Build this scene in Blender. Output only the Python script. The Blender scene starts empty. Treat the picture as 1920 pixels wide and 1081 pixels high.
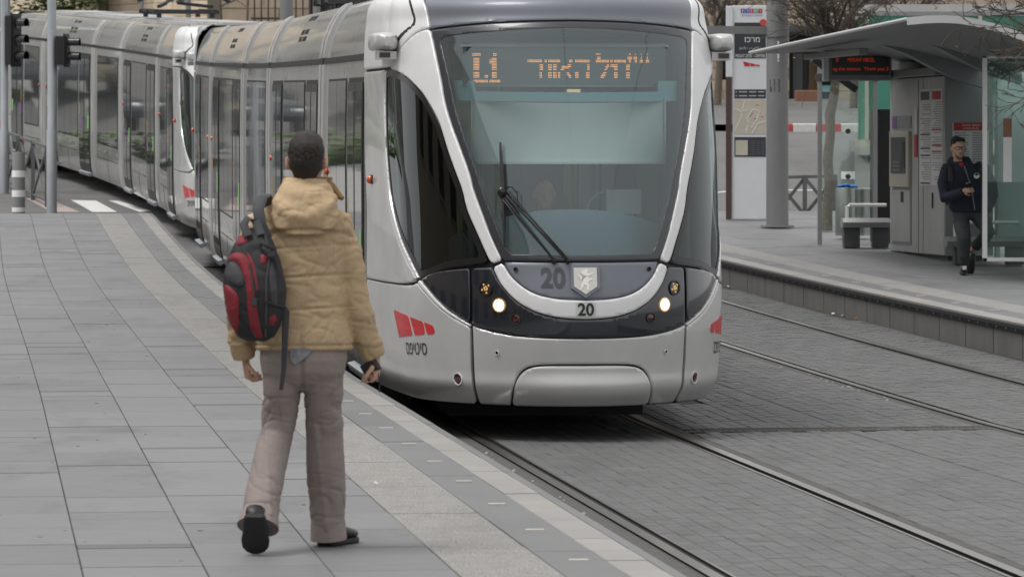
import bpy, bmesh, math, random
import numpy as np
from mathutils import Vector, Matrix

random.seed(7)
R = random.Random(11)
SC = bpy.context.scene
COL = SC.collection
PI = math.pi

# ------------------------------------------------------------------ camera
cam_data = bpy.data.cameras.new('camera')
cam = bpy.data.objects.new('camera', cam_data)
COL.objects.link(cam)
cam.location = (0, 0, 2.08)
cam.rotation_euler = (PI / 2, 0, 0)
cam_data.sensor_width = 36.0
cam_data.lens = 146.25
cam_data.shift_y = -255.5 / 1920
cam_data.clip_start = 0.5
cam_data.clip_end = 2000
cam_data.dof.use_dof = True
cam_data.dof.focus_distance = 30.6
cam_data.dof.aperture_fstop = 9.0
SC.camera = cam

# ------------------------------------------------------------------ sky and sun (overcast)
SUN_EL, SUN_AZ = math.radians(66), math.radians(250)
world = bpy.data.worlds.new('World')
SC.world = world
world.use_nodes = True
wn = world.node_tree
for n in list(wn.nodes):
    wn.nodes.remove(n)
w_out = wn.nodes.new('ShaderNodeOutputWorld')
w_bg = wn.nodes.new('ShaderNodeBackground')
w_sky = wn.nodes.new('ShaderNodeTexSky')
w_sky.sky_type = 'NISHITA'
w_sky.sun_disc = False
w_sky.sun_elevation = SUN_EL
w_sky.sun_rotation = SUN_AZ
w_sky.air_density = 2.0
w_sky.dust_density = 3.0
w_sky.ozone_density = 1.0
w_hs = wn.nodes.new('ShaderNodeHueSaturation')
w_hs.inputs['Saturation'].default_value = 0.14
wn.links.new(w_sky.outputs[0], w_hs.inputs['Color'])
w_mix = wn.nodes.new('ShaderNodeMixRGB')          # an even layer of cloud veils the sky
w_mix.inputs['Fac'].default_value = 0.82
w_mix.inputs['Color2'].default_value = (5.2, 5.2, 5.2, 1)
wn.links.new(w_hs.outputs[0], w_mix.inputs['Color1'])
wn.links.new(w_mix.outputs[0], w_bg.inputs['Color'])
w_bg.inputs['Strength'].default_value = 0.12
wn.links.new(w_bg.outputs[0], w_out.inputs['Surface'])

sun_data = bpy.data.lights.new('sun', 'SUN')
sun_data.energy = 1.5
sun_data.angle = math.radians(22)
sun_data.color = (1.0, 0.985, 0.965)
sun = bpy.data.objects.new('sun', sun_data)
COL.objects.link(sun)
sun.location = (0, 0, 60)
sun.rotation_euler = (PI / 2 - SUN_EL, 0, PI - SUN_AZ)

vs = SC.view_settings
vs.view_transform = 'Standard'
vs.look = 'None'
vs.exposure = 0.6
vs.gamma = 1.0
vs.use_curve_mapping = False
SC.cycles.max_bounces = 8
SC.cycles.transparent_max_bounces = 12
SC.cycles.caustics_reflective = False
SC.cycles.caustics_refractive = False
try:
    SC.cycles.use_denoising = True
    SC.cycles.denoiser = 'OPENIMAGEDENOISE'
except Exception:
    pass

# ------------------------------------------------------------------ materials
M = {}


def mat(name, col, rough=0.5, metal=0.0, var=0.0, vscale=4.0, stretch=(1, 1, 1), bump=0.0, bscale=60.0,
        coat=0.0, emit=None, estr=1.0, spec=0.5, tone=0.0, rvar=0.0, world=False, speck=0.0, sscale=200.0, streak=0.0, stain=0.0, rust=0.0):
    m = bpy.data.materials.new(name)
    m.use_nodes = True
    nt = m.node_tree
    b = nt.nodes['Principled BSDF']
    b.inputs['Base Color'].default_value = (*col, 1)
    b.inputs['Roughness'].default_value = rough
    b.inputs['Metallic'].default_value = metal
    b.inputs['Specular IOR Level'].default_value = spec
    if coat:
        b.inputs['Coat Weight'].default_value = coat
        b.inputs['Coat Roughness'].default_value = 0.04
    if emit:
        b.inputs['Emission Color'].default_value = (*emit, 1)
        b.inputs['Emission Strength'].default_value = estr
    L = nt.links.new
    vec = None
    if var or bump or rvar or speck or streak or stain or rust:
        if world:
            g = nt.nodes.new('ShaderNodeNewGeometry')
            src = g.outputs['Position']
        else:
            g = nt.nodes.new('ShaderNodeTexCoord')
            src = g.outputs['Object']
        mp = nt.nodes.new('ShaderNodeMapping')
        mp.inputs['Scale'].default_value = stretch
        L(src, mp.inputs['Vector'])
        vec = mp.outputs['Vector']
    val = None
    if var:
        n1 = nt.nodes.new('ShaderNodeTexNoise')
        n1.inputs['Scale'].default_value = vscale
        n1.inputs['Detail'].default_value = 6
        n1.inputs['Roughness'].default_value = 0.62
        L(vec, n1.inputs['Vector'])
        mr = nt.nodes.new('ShaderNodeMapRange')
        mr.inputs['From Min'].default_value = 0.25
        mr.inputs['From Max'].default_value = 0.75
        mr.inputs['To Min'].default_value = 1 - var
        mr.inputs['To Max'].default_value = 1 + var
        L(n1.outputs['Fac'], mr.inputs['Value'])
        val = mr.outputs['Result']
    if speck:
        n3 = nt.nodes.new('ShaderNodeTexNoise')
        n3.inputs['Scale'].default_value = sscale
        n3.inputs['Detail'].default_value = 2
        L(vec, n3.inputs['Vector'])
        mr = nt.nodes.new('ShaderNodeMapRange')
        mr.inputs['From Min'].default_value = 0.3
        mr.inputs['From Max'].default_value = 0.7
        mr.inputs['To Min'].default_value = 1 - speck
        mr.inputs['To Max'].default_value = 1 + speck
        L(n3.outputs['Fac'], mr.inputs['Value'])
        if val is None:
            val = mr.outputs['Result']
        else:
            mm = nt.nodes.new('ShaderNodeMath')
            mm.operation = 'MULTIPLY'
            L(val, mm.inputs[0])
            L(mr.outputs['Result'], mm.inputs[1])
            val = mm.outputs[0]
    if tone:
        at = nt.nodes.new('ShaderNodeAttribute')
        at.attribute_name = 'tone'
        ma = nt.nodes.new('ShaderNodeMath')
        ma.operation = 'MULTIPLY_ADD'
        L(at.outputs['Fac'], ma.inputs[0])
        ma.inputs[1].default_value = tone
        ma.inputs[2].default_value = 1 - tone / 2
        if val is None:
            val = ma.outputs[0]
        else:
            mm = nt.nodes.new('ShaderNodeMath')
            mm.operation = 'MULTIPLY'
            L(val, mm.inputs[0])
            L(ma.outputs[0], mm.inputs[1])
            val = mm.outputs[0]
    for amt, scl, lo, hi, st in ((streak, 1.0, .56, .70, (2.2, 42, 1)), (stain, 1.0, .52, .72, (1.3, .5, 1))):
        if not amt:
            continue
        gg = nt.nodes.new('ShaderNodeNewGeometry')
        m2 = nt.nodes.new('ShaderNodeMapping')
        m2.inputs['Scale'].default_value = st
        L(gg.outputs['Position'], m2.inputs['Vector'])
        n5 = nt.nodes.new('ShaderNodeTexNoise')
        n5.inputs['Scale'].default_value = scl
        n5.inputs['Detail'].default_value = 5
        n5.inputs['Roughness'].default_value = .7
        L(m2.outputs['Vector'], n5.inputs['Vector'])
        mr = nt.nodes.new('ShaderNodeMapRange')
        mr.inputs['From Min'].default_value = lo
        mr.inputs['From Max'].default_value = hi
        mr.inputs['To Min'].default_value = 1
        mr.inputs['To Max'].default_value = 1 - amt
        L(n5.outputs['Fac'], mr.inputs['Value'])
        if val is None:
            val = mr.outputs['Result']
        else:
            mm = nt.nodes.new('ShaderNodeMath')
            mm.operation = 'MULTIPLY'
            L(val, mm.inputs[0])
            L(mr.outputs['Result'], mm.inputs[1])
            val = mm.outputs[0]
    if val is not None:
        mx = nt.nodes.new('ShaderNodeVectorMath')
        mx.operation = 'SCALE'
        mx.inputs[0].default_value = col
        L(val, mx.inputs['Scale'])
        L(mx.outputs['Vector'], b.inputs['Base Color'])
        if rust:
            gg = nt.nodes.new('ShaderNodeNewGeometry')
            m2 = nt.nodes.new('ShaderNodeMapping')
            m2.inputs['Scale'].default_value = (3, 16, 1)
            L(gg.outputs['Position'], m2.inputs['Vector'])
            n6 = nt.nodes.new('ShaderNodeTexNoise')
            n6.inputs['Scale'].default_value = 1.0
            n6.inputs['Detail'].default_value = 4
            L(m2.outputs['Vector'], n6.inputs['Vector'])
            mr = nt.nodes.new('ShaderNodeMapRange')
            mr.inputs['From Min'].default_value = .60
            mr.inputs['From Max'].default_value = .74
            mr.inputs['To Max'].default_value = rust
            L(n6.outputs['Fac'], mr.inputs['Value'])
            mc = nt.nodes.new('ShaderNodeMixRGB')
            mc.inputs['Color2'].default_value = (.42, .23, .12, 1)
            L(mr.outputs['Result'], mc.inputs['Fac'])
            L(mx.outputs['Vector'], mc.inputs['Color1'])
            L(mc.outputs[0], b.inputs['Base Color'])
    if rvar:
        n4 = nt.nodes.new('ShaderNodeTexNoise')
        n4.inputs['Scale'].default_value = vscale * 1.7
        n4.inputs['Detail'].default_value = 5
        L(vec, n4.inputs['Vector'])
        mr = nt.nodes.new('ShaderNodeMapRange')
        mr.inputs['From Min'].default_value = 0.3
        mr.inputs['From Max'].default_value = 0.7
        mr.inputs['To Min'].default_value = max(0.02, rough - rvar)
        mr.inputs['To Max'].default_value = min(1, rough + rvar)
        L(n4.outputs['Fac'], mr.inputs['Value'])
        L(mr.outputs['Result'], b.inputs['Roughness'])
    if bump:
        n2 = nt.nodes.new('ShaderNodeTexNoise')
        n2.inputs['Scale'].default_value = bscale
        n2.inputs['Detail'].default_value = 4
        L(vec, n2.inputs['Vector'])
        bp = nt.nodes.new('ShaderNodeBump')
        bp.inputs['Strength'].default_value = bump
        bp.inputs['Distance'].default_value = 0.01
        L(n2.outputs['Fac'], bp.inputs['Height'])
        L(bp.outputs['Normal'], b.inputs['Normal'])
    M[name] = m
    return m


def glass(name, tint, ior=1.5, rough=0.0, dark=0.0, haze=0.25):
    """thin pane: tinted see-through plus a Fresnel reflection"""
    m = bpy.data.materials.new(name)
    m.use_nodes = True
    nt = m.node_tree
    for n in list(nt.nodes):
        nt.nodes.remove(n)
    o = nt.nodes.new('ShaderNodeOutputMaterial')
    mix = nt.nodes.new('ShaderNodeMixShader')
    fr = nt.nodes.new('ShaderNodeFresnel')
    fr.inputs['IOR'].default_value = ior
    tr = nt.nodes.new('ShaderNodeBsdfTransparent')
    tr.inputs['Color'].default_value = (*tint, 1)
    gl = nt.nodes.new('ShaderNodeBsdfGlossy')
    gl.inputs['Roughness'].default_value = rough
    gl.inputs['Color'].default_value = (0.90, 0.97, 1, 1)
    nt.links.new(fr.outputs[0], mix.inputs[0])
    last = tr.outputs[0]
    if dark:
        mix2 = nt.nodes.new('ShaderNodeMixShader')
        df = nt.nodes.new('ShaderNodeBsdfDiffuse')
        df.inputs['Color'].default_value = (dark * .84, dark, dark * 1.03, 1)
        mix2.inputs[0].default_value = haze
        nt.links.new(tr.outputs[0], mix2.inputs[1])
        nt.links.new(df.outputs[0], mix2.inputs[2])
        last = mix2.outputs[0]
    nt.links.new(last, mix.inputs[1])
    nt.links.new(gl.outputs[0], mix.inputs[2])
    nt.links.new(mix.outputs[0], o.inputs['Surface'])
    M[name] = m
    return m


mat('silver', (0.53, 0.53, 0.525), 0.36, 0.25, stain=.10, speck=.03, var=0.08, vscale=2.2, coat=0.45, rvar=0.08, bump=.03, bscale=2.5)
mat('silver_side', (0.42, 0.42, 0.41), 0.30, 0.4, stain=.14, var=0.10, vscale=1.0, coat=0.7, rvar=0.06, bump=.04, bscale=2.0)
mat('silver_bright', (0.70, 0.70, 0.705), 0.45, 0.15, coat=0.2, var=0.05, rvar=.06)
mat('silver_pale', (0.75, 0.75, 0.77), 0.25, 0.4, coat=0.4)
mat('grey_paint', (0.16, 0.172, 0.20), 0.48, 0.2, coat=0.25, var=0.06, vscale=2)
mat('dark_panel', (0.014, 0.017, 0.024), 0.16, 0.0, coat=0.9, var=0.1)
mat('frit', (0.034, 0.036, 0.044), 0.3, 0.0, coat=0.3)
mat('black', (0.008, 0.008, 0.009), 0.6)
mat('black_gloss', (0.012, 0.012, 0.013), 0.25)
mat('rubber', (0.02, 0.02, 0.021), 0.8)
mat('dark_metal', (0.05, 0.05, 0.052), 0.5, 0.6, var=0.3, vscale=12)
mat('side_glass', (0.065, 0.072, 0.070), 0.03, 0.0, spec=0.9, bump=.05, bscale=1.6)
glass('wind_glass', (0.80, 0.90, 0.90), 1.66, dark=.75, haze=.085)  # diffuse haze paints the veil of sky reflected in the windscreen
glass('cab_glass', (0.30, 0.34, 0.33), 1.55)
glass('shelter_glass', (0.82, 0.93, 0.88), 1.5)
glass('clear_glass', (0.9, 0.95, 0.93), 1.45)
glass('back_glass', (0.66, 0.84, 0.74), 1.2, dark=.8, haze=.6)
mat('interior', (0.26, 0.29, 0.30), 0.7)
mat('interior_dark', (0.05, 0.06, 0.065), 0.7)
mat('interior_light', (0.50, 0.56, 0.56), 0.7)
mat('teal', (0.26, 0.52, 0.56), 0.5)
mat('blind', (0.84, 0.92, 0.89), 0.7, var=0.04)
mat('dash', (0.22, 0.31, 0.37), 0.5, var=0.1)
mat('led_back', (0.10, 0.13, 0.135), 0.4)
mat('led', (0.5, 0.12, 0.02), 0.5, emit=(1.0, 0.38, 0.10), estr=1.7)
mat('led_red', (0.3, 0.01, 0.0), 0.5, emit=(1.0, 0.07, 0.02), estr=0.16)
mat('screen_black', (0.004, 0.004, 0.004), 0.25)
mat('yellow_pole', (0.5, 0.55, 0.12), 0.4)
mat('lens_amber', (0.030, 0.016, 0.008), 0.12, coat=1.0)
mat('lens_red', (0.045, 0.004, 0.005), 0.12, coat=1.0)
mat('lens_orange', (0.62, 0.10, 0.015), 0.2, coat=0.8)
mat('headlight_on', (1, 0.9, 0.7), 0.3, emit=(1.0, 0.86, 0.62), estr=9.0)
mat('warm_glow', (0.5, 0.35, 0.15), 0.15, 0.9, emit=(1.0, 0.6, 0.25), estr=0.25)  # warm metal with lamp bloom put in as a faint glow
mat('chrome', (0.6, 0.6, 0.6), 0.12, 1.0)
mat('logo_red', (0.52, 0.02, 0.025), 0.4, var=0.25, vscale=6, stretch=(.3, .3, 5))
mat('ink', (0.02, 0.02, 0.022), 0.6)
mat('ghost_ink', (0.065, 0.07, 0.085), 0.5)
mat('plate', (0.55, 0.58, 0.55), 0.5)
mat('white_paint', (0.78, 0.78, 0.77), 0.5, var=0.06)
mat('crest', (0.60, 0.585, 0.54), 0.4, 0.2)
mat('crest_white', (0.8, 0.79, 0.75), 0.45)
mat('sticker_green', (0.22, 0.50, 0.16), 0.5)
mat('sticker_purple', (0.22, 0.10, 0.28), 0.5)
mat('sticker_yellow', (0.65, 0.42, 0.03), 0.5)

mat('tile', (0.170, 0.170, 0.173), 0.62, streak=.32, stain=.30, var=0.10, vscale=5, stretch=(1, 9, 1), tone=0.16, world=True, bump=0.12, bscale=40, speck=0.05, sscale=160, rvar=.08)
mat('tile_band', (0.125, 0.122, 0.118), 0.75, var=0.14, vscale=14, stretch=(1, 9, 1), tone=0.1, world=True, speck=0.2, sscale=120)
mat('tile_dark', (0.150, 0.150, 0.151), 0.6, streak=.2, stain=.15, var=0.10, vscale=6, stretch=(1, 7, 1), tone=0.18, world=True, bump=0.1, bscale=40)
mat('granite', (0.262, 0.253, 0.24), 0.62, rust=.55, stain=.15, var=0.12, vscale=7, stretch=(1, 8, 1), tone=0.16, world=True, speck=0.12, sscale=140)
mat('aggregate', (0.245, 0.238, 0.225), 0.85, stain=.2, var=0.16, vscale=9, world=True, bump=0.9, bscale=70, speck=0.45, sscale=85)
mat('joint', (0.09, 0.083, 0.073), 0.9, var=0.2, vscale=6, world=True)
mat('brick', (0.102, 0.1015, 0.1015), 0.66, stain=.28, var=0.12, vscale=6, tone=0.17, world=True, bump=0.35, bscale=90, speck=0.18, sscale=180, rvar=.1)
mat('brick_joint', (0.036, 0.034, 0.032), 0.9, var=0.2, world=True)
mat('asphalt', (0.125, 0.122, 0.12), 0.85, stain=.2, var=0.15, vscale=0.8, world=True, bump=0.3, bscale=80, speck=0.2, sscale=60)
mat('ground', (0.13, 0.125, 0.12), 0.9, var=0.2, vscale=0.3, world=True)
mat('rail', (0.30, 0.29, 0.28), 0.28, 0.9, var=0.12, vscale=8, world=True)
mat('rail_dark', (0.028, 0.026, 0.024), 0.75, var=0.3, world=True)
mat('mortar', (0.075, 0.073, 0.07), 0.9, var=0.25, vscale=10, world=True, bump=.6, bscale=50)
mat('kerb_face', (0.135, 0.132, 0.125), 0.8, var=0.18, vscale=4, stretch=(1, 1, .3), world=True, speck=0.12)
mat('marker_white', (0.55, 0.53, 0.49), 0.4)
mat('paint_white', (0.62, 0.62, 0.60), 0.7, var=0.15, vscale=8, world=True)
mat('paint_pink', (0.36, 0.29, 0.27), 0.8, var=0.12, vscale=8, world=True)
mat('kerb_red', (0.50, 0.07, 0.06), 0.7, var=0.2, vscale=8, world=True)

mat('jacket', (0.43, 0.312, 0.185), 0.75, var=0.14, vscale=5, bump=0.5, bscale=28, speck=.10, sscale=350)
mat('jacket_dark', (0.22, 0.12, 0.04), 0.75)
mat('trousers', (0.245, 0.204, 0.190), 0.85, var=0.12, vscale=6, bump=0.4, bscale=26, speck=.10, sscale=350)
mat('skin', (0.50, 0.29, 0.21), 0.5, var=0.08, vscale=8)
mat('hair', (0.019, 0.013, 0.009), 0.75, var=0.4, vscale=25, bump=0.35, bscale=120)
mat('shoe', (0.011, 0.011, 0.012), 0.45, var=0.3, bump=.2)
mat('sole', (0.016, 0.016, 0.017), 0.75)
mat('bag_black', (0.014, 0.014, 0.016), 0.7, var=0.25, bump=0.3, bscale=120)
mat('bag_grey', (0.045, 0.045, 0.05), 0.75, var=0.2)
mat('bag_red', (0.19, 0.012, 0.022), 0.7, var=0.2, vscale=8, bump=0.3, bscale=90)
mat('shirt_blue', (0.25, 0.29, 0.34), 0.8, var=0.15)
mat('navy', (0.013, 0.016, 0.032), 0.85, var=0.2, bump=0.2)
mat('dark_pants', (0.040, 0.044, 0.046), 0.85, var=0.15, bump=0.2)
mat('red_shirt', (0.45, 0.02, 0.03), 0.8)
mat('white_shirt', (0.62, 0.66, 0.70), 0.8)
mat('white_plain', (0.75, 0.75, 0.75), 0.6)
mat('zip_grey', (0.30, 0.30, 0.31), 0.4, 0.4)
mat('lens_glass', (0.02, 0.02, 0.02), 0.1)
mat('lip', (0.35, 0.13, 0.11), 0.5)
mat('eye_white', (0.7, 0.68, 0.65), 0.3)

mat('galv', (0.36, 0.38, 0.40), 0.5, 0.45, var=0.14, vscale=5, stretch=(1, 1, .4))
mat('pole_grey', (0.20, 0.203, 0.203), 0.6, 0.1, var=0.12, vscale=3, stretch=(1, 1, .3))
mat('shelter_grey', (0.25, 0.252, 0.255), 0.5, 0.25, var=0.08, vscale=2, stretch=(1, 1, .4))
mat('shelter_dark', (0.07, 0.073, 0.077), 0.5, 0.2, var=0.08)
mat('shelter_panel', (0.43, 0.425, 0.42), 0.5, 0.25, var=0.13, vscale=3, stretch=(1, 1, .25))
mat('canopy', (0.25, 0.255, 0.255), 0.5, 0.15, var=0.08)
mat('canopy_edge', (0.62, 0.62, 0.62), 0.35, 0.3)
mat('beige_metal', (0.46, 0.43, 0.37), 0.5, 0.2)
mat('paper', (0.60, 0.595, 0.59), 0.7, var=0.06)
mat('paper_line', (0.20, 0.20, 0.21), 0.7)
mat('paper_red', (0.38, 0.03, 0.035), 0.6)
mat('map_beige', (0.50, 0.46, 0.38), 0.7, var=0.08, vscale=6)
mat('map_road', (0.68, 0.67, 0.63), 0.7)
mat('sign_dark', (0.035, 0.037, 0.045), 0.5)
mat('sign_white', (0.66, 0.67, 0.69), 0.45, var=0.04)
mat('brown_metal', (0.085, 0.055, 0.05), 0.5, 0.3)
mat('logo_blue', (0.03, 0.12, 0.42), 0.5)
mat('logo_pink', (0.55, 0.03, 0.20), 0.5)
mat('logo_green', (0.06, 0.35, 0.06), 0.5)
mat('logo_purple', (0.20, 0.05, 0.30), 0.5)
mat('steel', (0.34, 0.335, 0.325), 0.4, 0.85, var=0.12, vscale=6, stretch=(4, 4, .3))
mat('bag_blue', (0.02, 0.16, 0.55), 0.4)
mat('truck_green', (0.04, 0.20, 0.14), 0.45, var=0.06)
mat('bark', (0.14, 0.115, 0.09), 0.9, var=0.35, vscale=14, bump=0.9, bscale=30)
mat('twig', (0.075, 0.06, 0.048), 0.9, var=0.25)
mat('leaf', (0.060, 0.105, 0.022), 0.6, tone=0.9)
mat('leaf_dry', (0.24, 0.23, 0.04), 0.6, tone=0.6)
mat('hedge', (0.115, 0.175, 0.045), 0.7, tone=0.8)
mat('stone_pale', (0.66, 0.54, 0.40), 0.85, var=0.12, vscale=3, tone=0.14, world=True, bump=0.5, bscale=14)
mat('stone_warm', (0.30, 0.295, 0.262), 0.9, var=.25, vscale=.35, world=True)
mat('pale_paving', (0.30, 0.295, 0.285), 0.8, var=.12, vscale=1.5, world=True)
mat('stubble', (0.16, 0.085, 0.06), 0.7)
mat('stone', (0.44, 0.36, 0.27), 0.85, var=0.16, vscale=3, tone=0.22, world=True, bump=0.6, bscale=14)
mat('stone_joint', (0.22, 0.19, 0.15), 0.9, var=0.15, world=True)
mat('opening', (0.020, 0.020, 0.022), 0.6)
mat('wood_brown', (0.10, 0.055, 0.02), 0.6)
mat('terracotta', (0.22, 0.11, 0.07), 0.8)
mat('car_dark', (0.04, 0.05, 0.065), 0.25, 0.3, coat=1.0)
mat('car_red', (0.16, 0.015, 0.015), 0.25, 0.1, coat=1.0)
mat('car_white', (0.6, 0.6, 0.6), 0.25, 0.0, coat=1.0)
mat('car_black', (0.02, 0.02, 0.022), 0.25, 0.1, coat=1.0)
mat('plaid', (0.20, 0.20, 0.22), 0.8, var=.5, vscale=40)
mat('rail_paint', (0.115, 0.118, 0.12), 0.5, 0.3, var=.15)
mat('tyre', (0.015, 0.015, 0.015), 0.8)
mat('wire', (0.02, 0.02, 0.02), 0.5, 0.5)
mat('litter_orange', (0.45, 0.14, 0.03), 0.7)
mat('door_green', (0.02, 0.12, 0.06), 0.5)

# ------------------------------------------------------------------ mesh helpers


class MB:
    """collects faces; build() links them as ONE mesh object"""

    def __init__(s):
        s.v, s.f, s.m, s.t = [], [], [], []

    def add(s, verts, faces, mi=0, tone=0.5):
        o = len(s.v)
        s.v += [tuple(p) for p in verts]
        for f in faces:
            s.f.append(tuple(o + i for i in f))
            s.m.append(mi)
            s.t.append(tone)
        return s

    def box(s, x0, x1, y0, y1, z0, z1, mi=0, tone=0.5):
        return s.add([(x0, y0, z0), (x1, y0, z0), (x1, y1, z0), (x0, y1, z0), (x0, y0, z1), (x1, y0, z1), (x1, y1, z1), (x0, y1, z1)],
                     [(0, 3, 2, 1), (4, 5, 6, 7), (0, 1, 5, 4), (1, 2, 6, 5), (2, 3, 7, 6), (3, 0, 4, 7)], mi, tone)

    def obox(s, c, ax, ay, az, mi=0):
        c, ax, ay, az = Vector(c), Vector(ax), Vector(ay), Vector(az)
        v = [c + i * ax + j * ay + k * az for k in (-1, 1) for (i, j) in ((-1, -1), (1, -1), (1, 1), (-1, 1))]
        return s.add(v, [(0, 3, 2, 1), (4, 5, 6, 7), (0, 1, 5, 4), (1, 2, 6, 5), (2, 3, 7, 6), (3, 0, 4, 7)], mi)

    def bar(s, a, b, w, h=None, mi=0):
        a, b = Vector(a), Vector(b)
        h = h or w
        t = (b - a).normalized()
        u = t.cross(Vector((0, 0, 1)))
        if u.length < 1e-3:
            u = Vector((1, 0, 0))
        u.normalize()
        v = u.cross(t)
        return s.obox((a + b) / 2, u * w / 2, (b - a) / 2, v * h / 2, mi)

    def tube(s, pts, rad, n=12, mi=0, caps=True, ref=(1, 0, 0)):
        pts = [Vector(p) for p in pts]
        rings = []
        for i, p in enumerate(pts):
            a = pts[max(0, i - 1)]
            b = pts[min(len(pts) - 1, i + 1)]
            t = (b - a).normalized()
            x = Vector(ref)
            u = x - x.dot(t) * t
            if u.length < 0.25:
                x = Vector((0, 1, 0)) if abs(t.y) < .9 else Vector((0, 0, 1))
                u = x - x.dot(t) * t
            u.normalize()
            w = t.cross(u)
            r = rad[i] if isinstance(rad, (list, tuple)) else rad
            ra, rb = r if isinstance(r, (list, tuple)) else (r, r)
            rings.append([p + u * ra * math.cos(2 * PI * k / n) + w * rb * math.sin(2 * PI * k / n) for k in range(n)])
        return s.loft(rings, mi, caps)

    def loft(s, rings, mi=0, caps=True, tone=0.5):
        n = len(rings[0])
        v = [p for r in rings for p in r]
        f = []
        for i in range(len(rings) - 1):
            for k in range(n):
                f.append((i * n + k, i * n + (k + 1) % n, (i + 1) * n + (k + 1) % n, (i + 1) * n + k))
        if caps:
            f.append(tuple(reversed(range(n))))
            f.append(tuple((len(rings) - 1) * n + k for k in range(n)))
        return s.add(v, f, mi, tone)

    def rings_z(s, lst, n=20, mi=0, caps=True, power=2.0):
        """horizontal ellipses: (cx, cy, z, rx, ry)"""
        rings = []
        for cx, cy, z, rx, ry in lst:
            r = []
            for k in range(n):
                c, q = math.cos(2 * PI * k / n), math.sin(2 * PI * k / n)
                r.append((cx + rx * math.copysign(abs(c) ** (2 / power), c), cy + ry * math.copysign(abs(q) ** (2 / power), q), z))
            rings.append(r)
        return s.loft(rings, mi, caps)

    def ball(s, c, r, n=14, m=9, mi=0):
        rx, ry, rz = r if isinstance(r, (list, tuple)) else (r, r, r)
        rings = []
        for i in range(1, m):
            th = PI * i / m
            rings.append([(c[0] + rx * math.sin(th) * math.cos(2 * PI * k / n), c[1] + ry * math.sin(th) * math.sin(2 * PI * k / n), c[2] - rz * math.cos(th)) for k in range(n)])
        return s.loft(rings, mi, True)

    def prism(s, poly, y0, y1, mi=0, plane='xz'):
        """2-D outline extruded along the third axis"""
        n = len(poly)
        if plane == 'xz':
            v = [(p[0], y0, p[1]) for p in poly] + [(p[0], y1, p[1]) for p in poly]
        elif plane == 'yz':
            v = [(y0, p[0], p[1]) for p in poly] + [(y1, p[0], p[1]) for p in poly]
        else:
            v = [(p[0], p[1], y0) for p in poly] + [(p[0], p[1], y1) for p in poly]
        f = [tuple(range(n)), tuple(reversed(range(n, 2 * n)))]
        f += [(i, i + n, (i + 1) % n + n, (i + 1) % n) for i in range(n)]
        return s.add(v, f, mi)

    def mesh(s, name, mats, smooth=True, tones=False):
        me = bpy.data.meshes.new(name)
        me.from_pydata([tuple(p) for p in s.v], [], s.f)
        for m in mats:
            me.materials.append(M[m])
        me.polygons.foreach_set('material_index', s.m)
        if tones:
            at = me.attributes.new('tone', 'FLOAT', 'FACE')
            at.data.foreach_set('value', s.t)
        me.validate()
        if smooth:
            me.polygons.foreach_set('use_smooth', [True] * len(me.polygons))
        me.update()
        return me

    def build(s, name, mats, parent=None, loc=None, mtx=None, smooth=False, bevel=0.0, fix=True, sharp=40, tones=False):
        if isinstance(mats, str):
            mats = [mats]
        me = s.mesh(name, mats, smooth, tones)
        if fix:
            bm = bmesh.new()
            bm.from_mesh(me)
            bmesh.ops.recalc_face_normals(bm, faces=bm.faces)
            bm.to_mesh(me)
            bm.free()
        if smooth and sharp:
            me.set_sharp_from_angle(angle=math.radians(sharp))
        return link(name, me, parent, loc, mtx, bevel)


def link(name, me, parent=None, loc=None, mtx=None, bevel=0.0):
    o = bpy.data.objects.new(name, me)
    COL.objects.link(o)
    if parent is not None:
        o.parent = parent
    if mtx is not None:
        o.matrix_basis = mtx
    elif loc is not None:
        o.location = loc
    if bevel:
        b = o.modifiers.new('bevel', 'BEVEL')
        b.width = bevel
        b.segments = 2
        b.limit_method = 'ANGLE'
        b.angle_limit = math.radians(40)
        b.harden_normals = False
    return o


def tag(o, label=None, cat=None, group=None, kind=None):
    if label:
        o['label'] = label
    if cat:
        o['category'] = cat
    if group:
        o['group'] = group
    if kind:
        o['kind'] = kind
    return o


def empty(name, loc=(0, 0, 0), rz=0.0, label=None, cat=None, group=None):
    o = bpy.data.objects.new(name, None)
    COL.objects.link(o)
    o.location = loc
    o.rotation_euler = (0, 0, rz)
    o.empty_display_size = 0.2
    return tag(o, label, cat, group)


def copy_tree(o, parent, mtx=None):
    c = o.copy()
    COL.objects.link(c)
    c.parent = parent
    if mtx is not None:
        c.matrix_basis = mtx
    for ch in o.children:
        copy_tree(ch, c)
    return c


def text_geo(body, size=1.0, extrude=0.0, bold=0.0):
    cu = bpy.data.curves.new('lettering', 'FONT')
    cu.body = body
    cu.size = size
    cu.extrude = extrude
    cu.offset = bold
    cu.align_x = 'CENTER'
    cu.align_y = 'CENTER'
    o = bpy.data.objects.new('lettering', cu)
    COL.objects.link(o)
    dg = bpy.context.evaluated_depsgraph_get()
    me = bpy.data.meshes.new_from_object(o.evaluated_get(dg))
    v = [tuple(q.co) for q in me.vertices]
    f = [tuple(p.vertices) for p in me.polygons]
    bpy.data.objects.remove(o)
    bpy.data.curves.remove(cu)
    bpy.data.meshes.remove(me)
    return v, f


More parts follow.
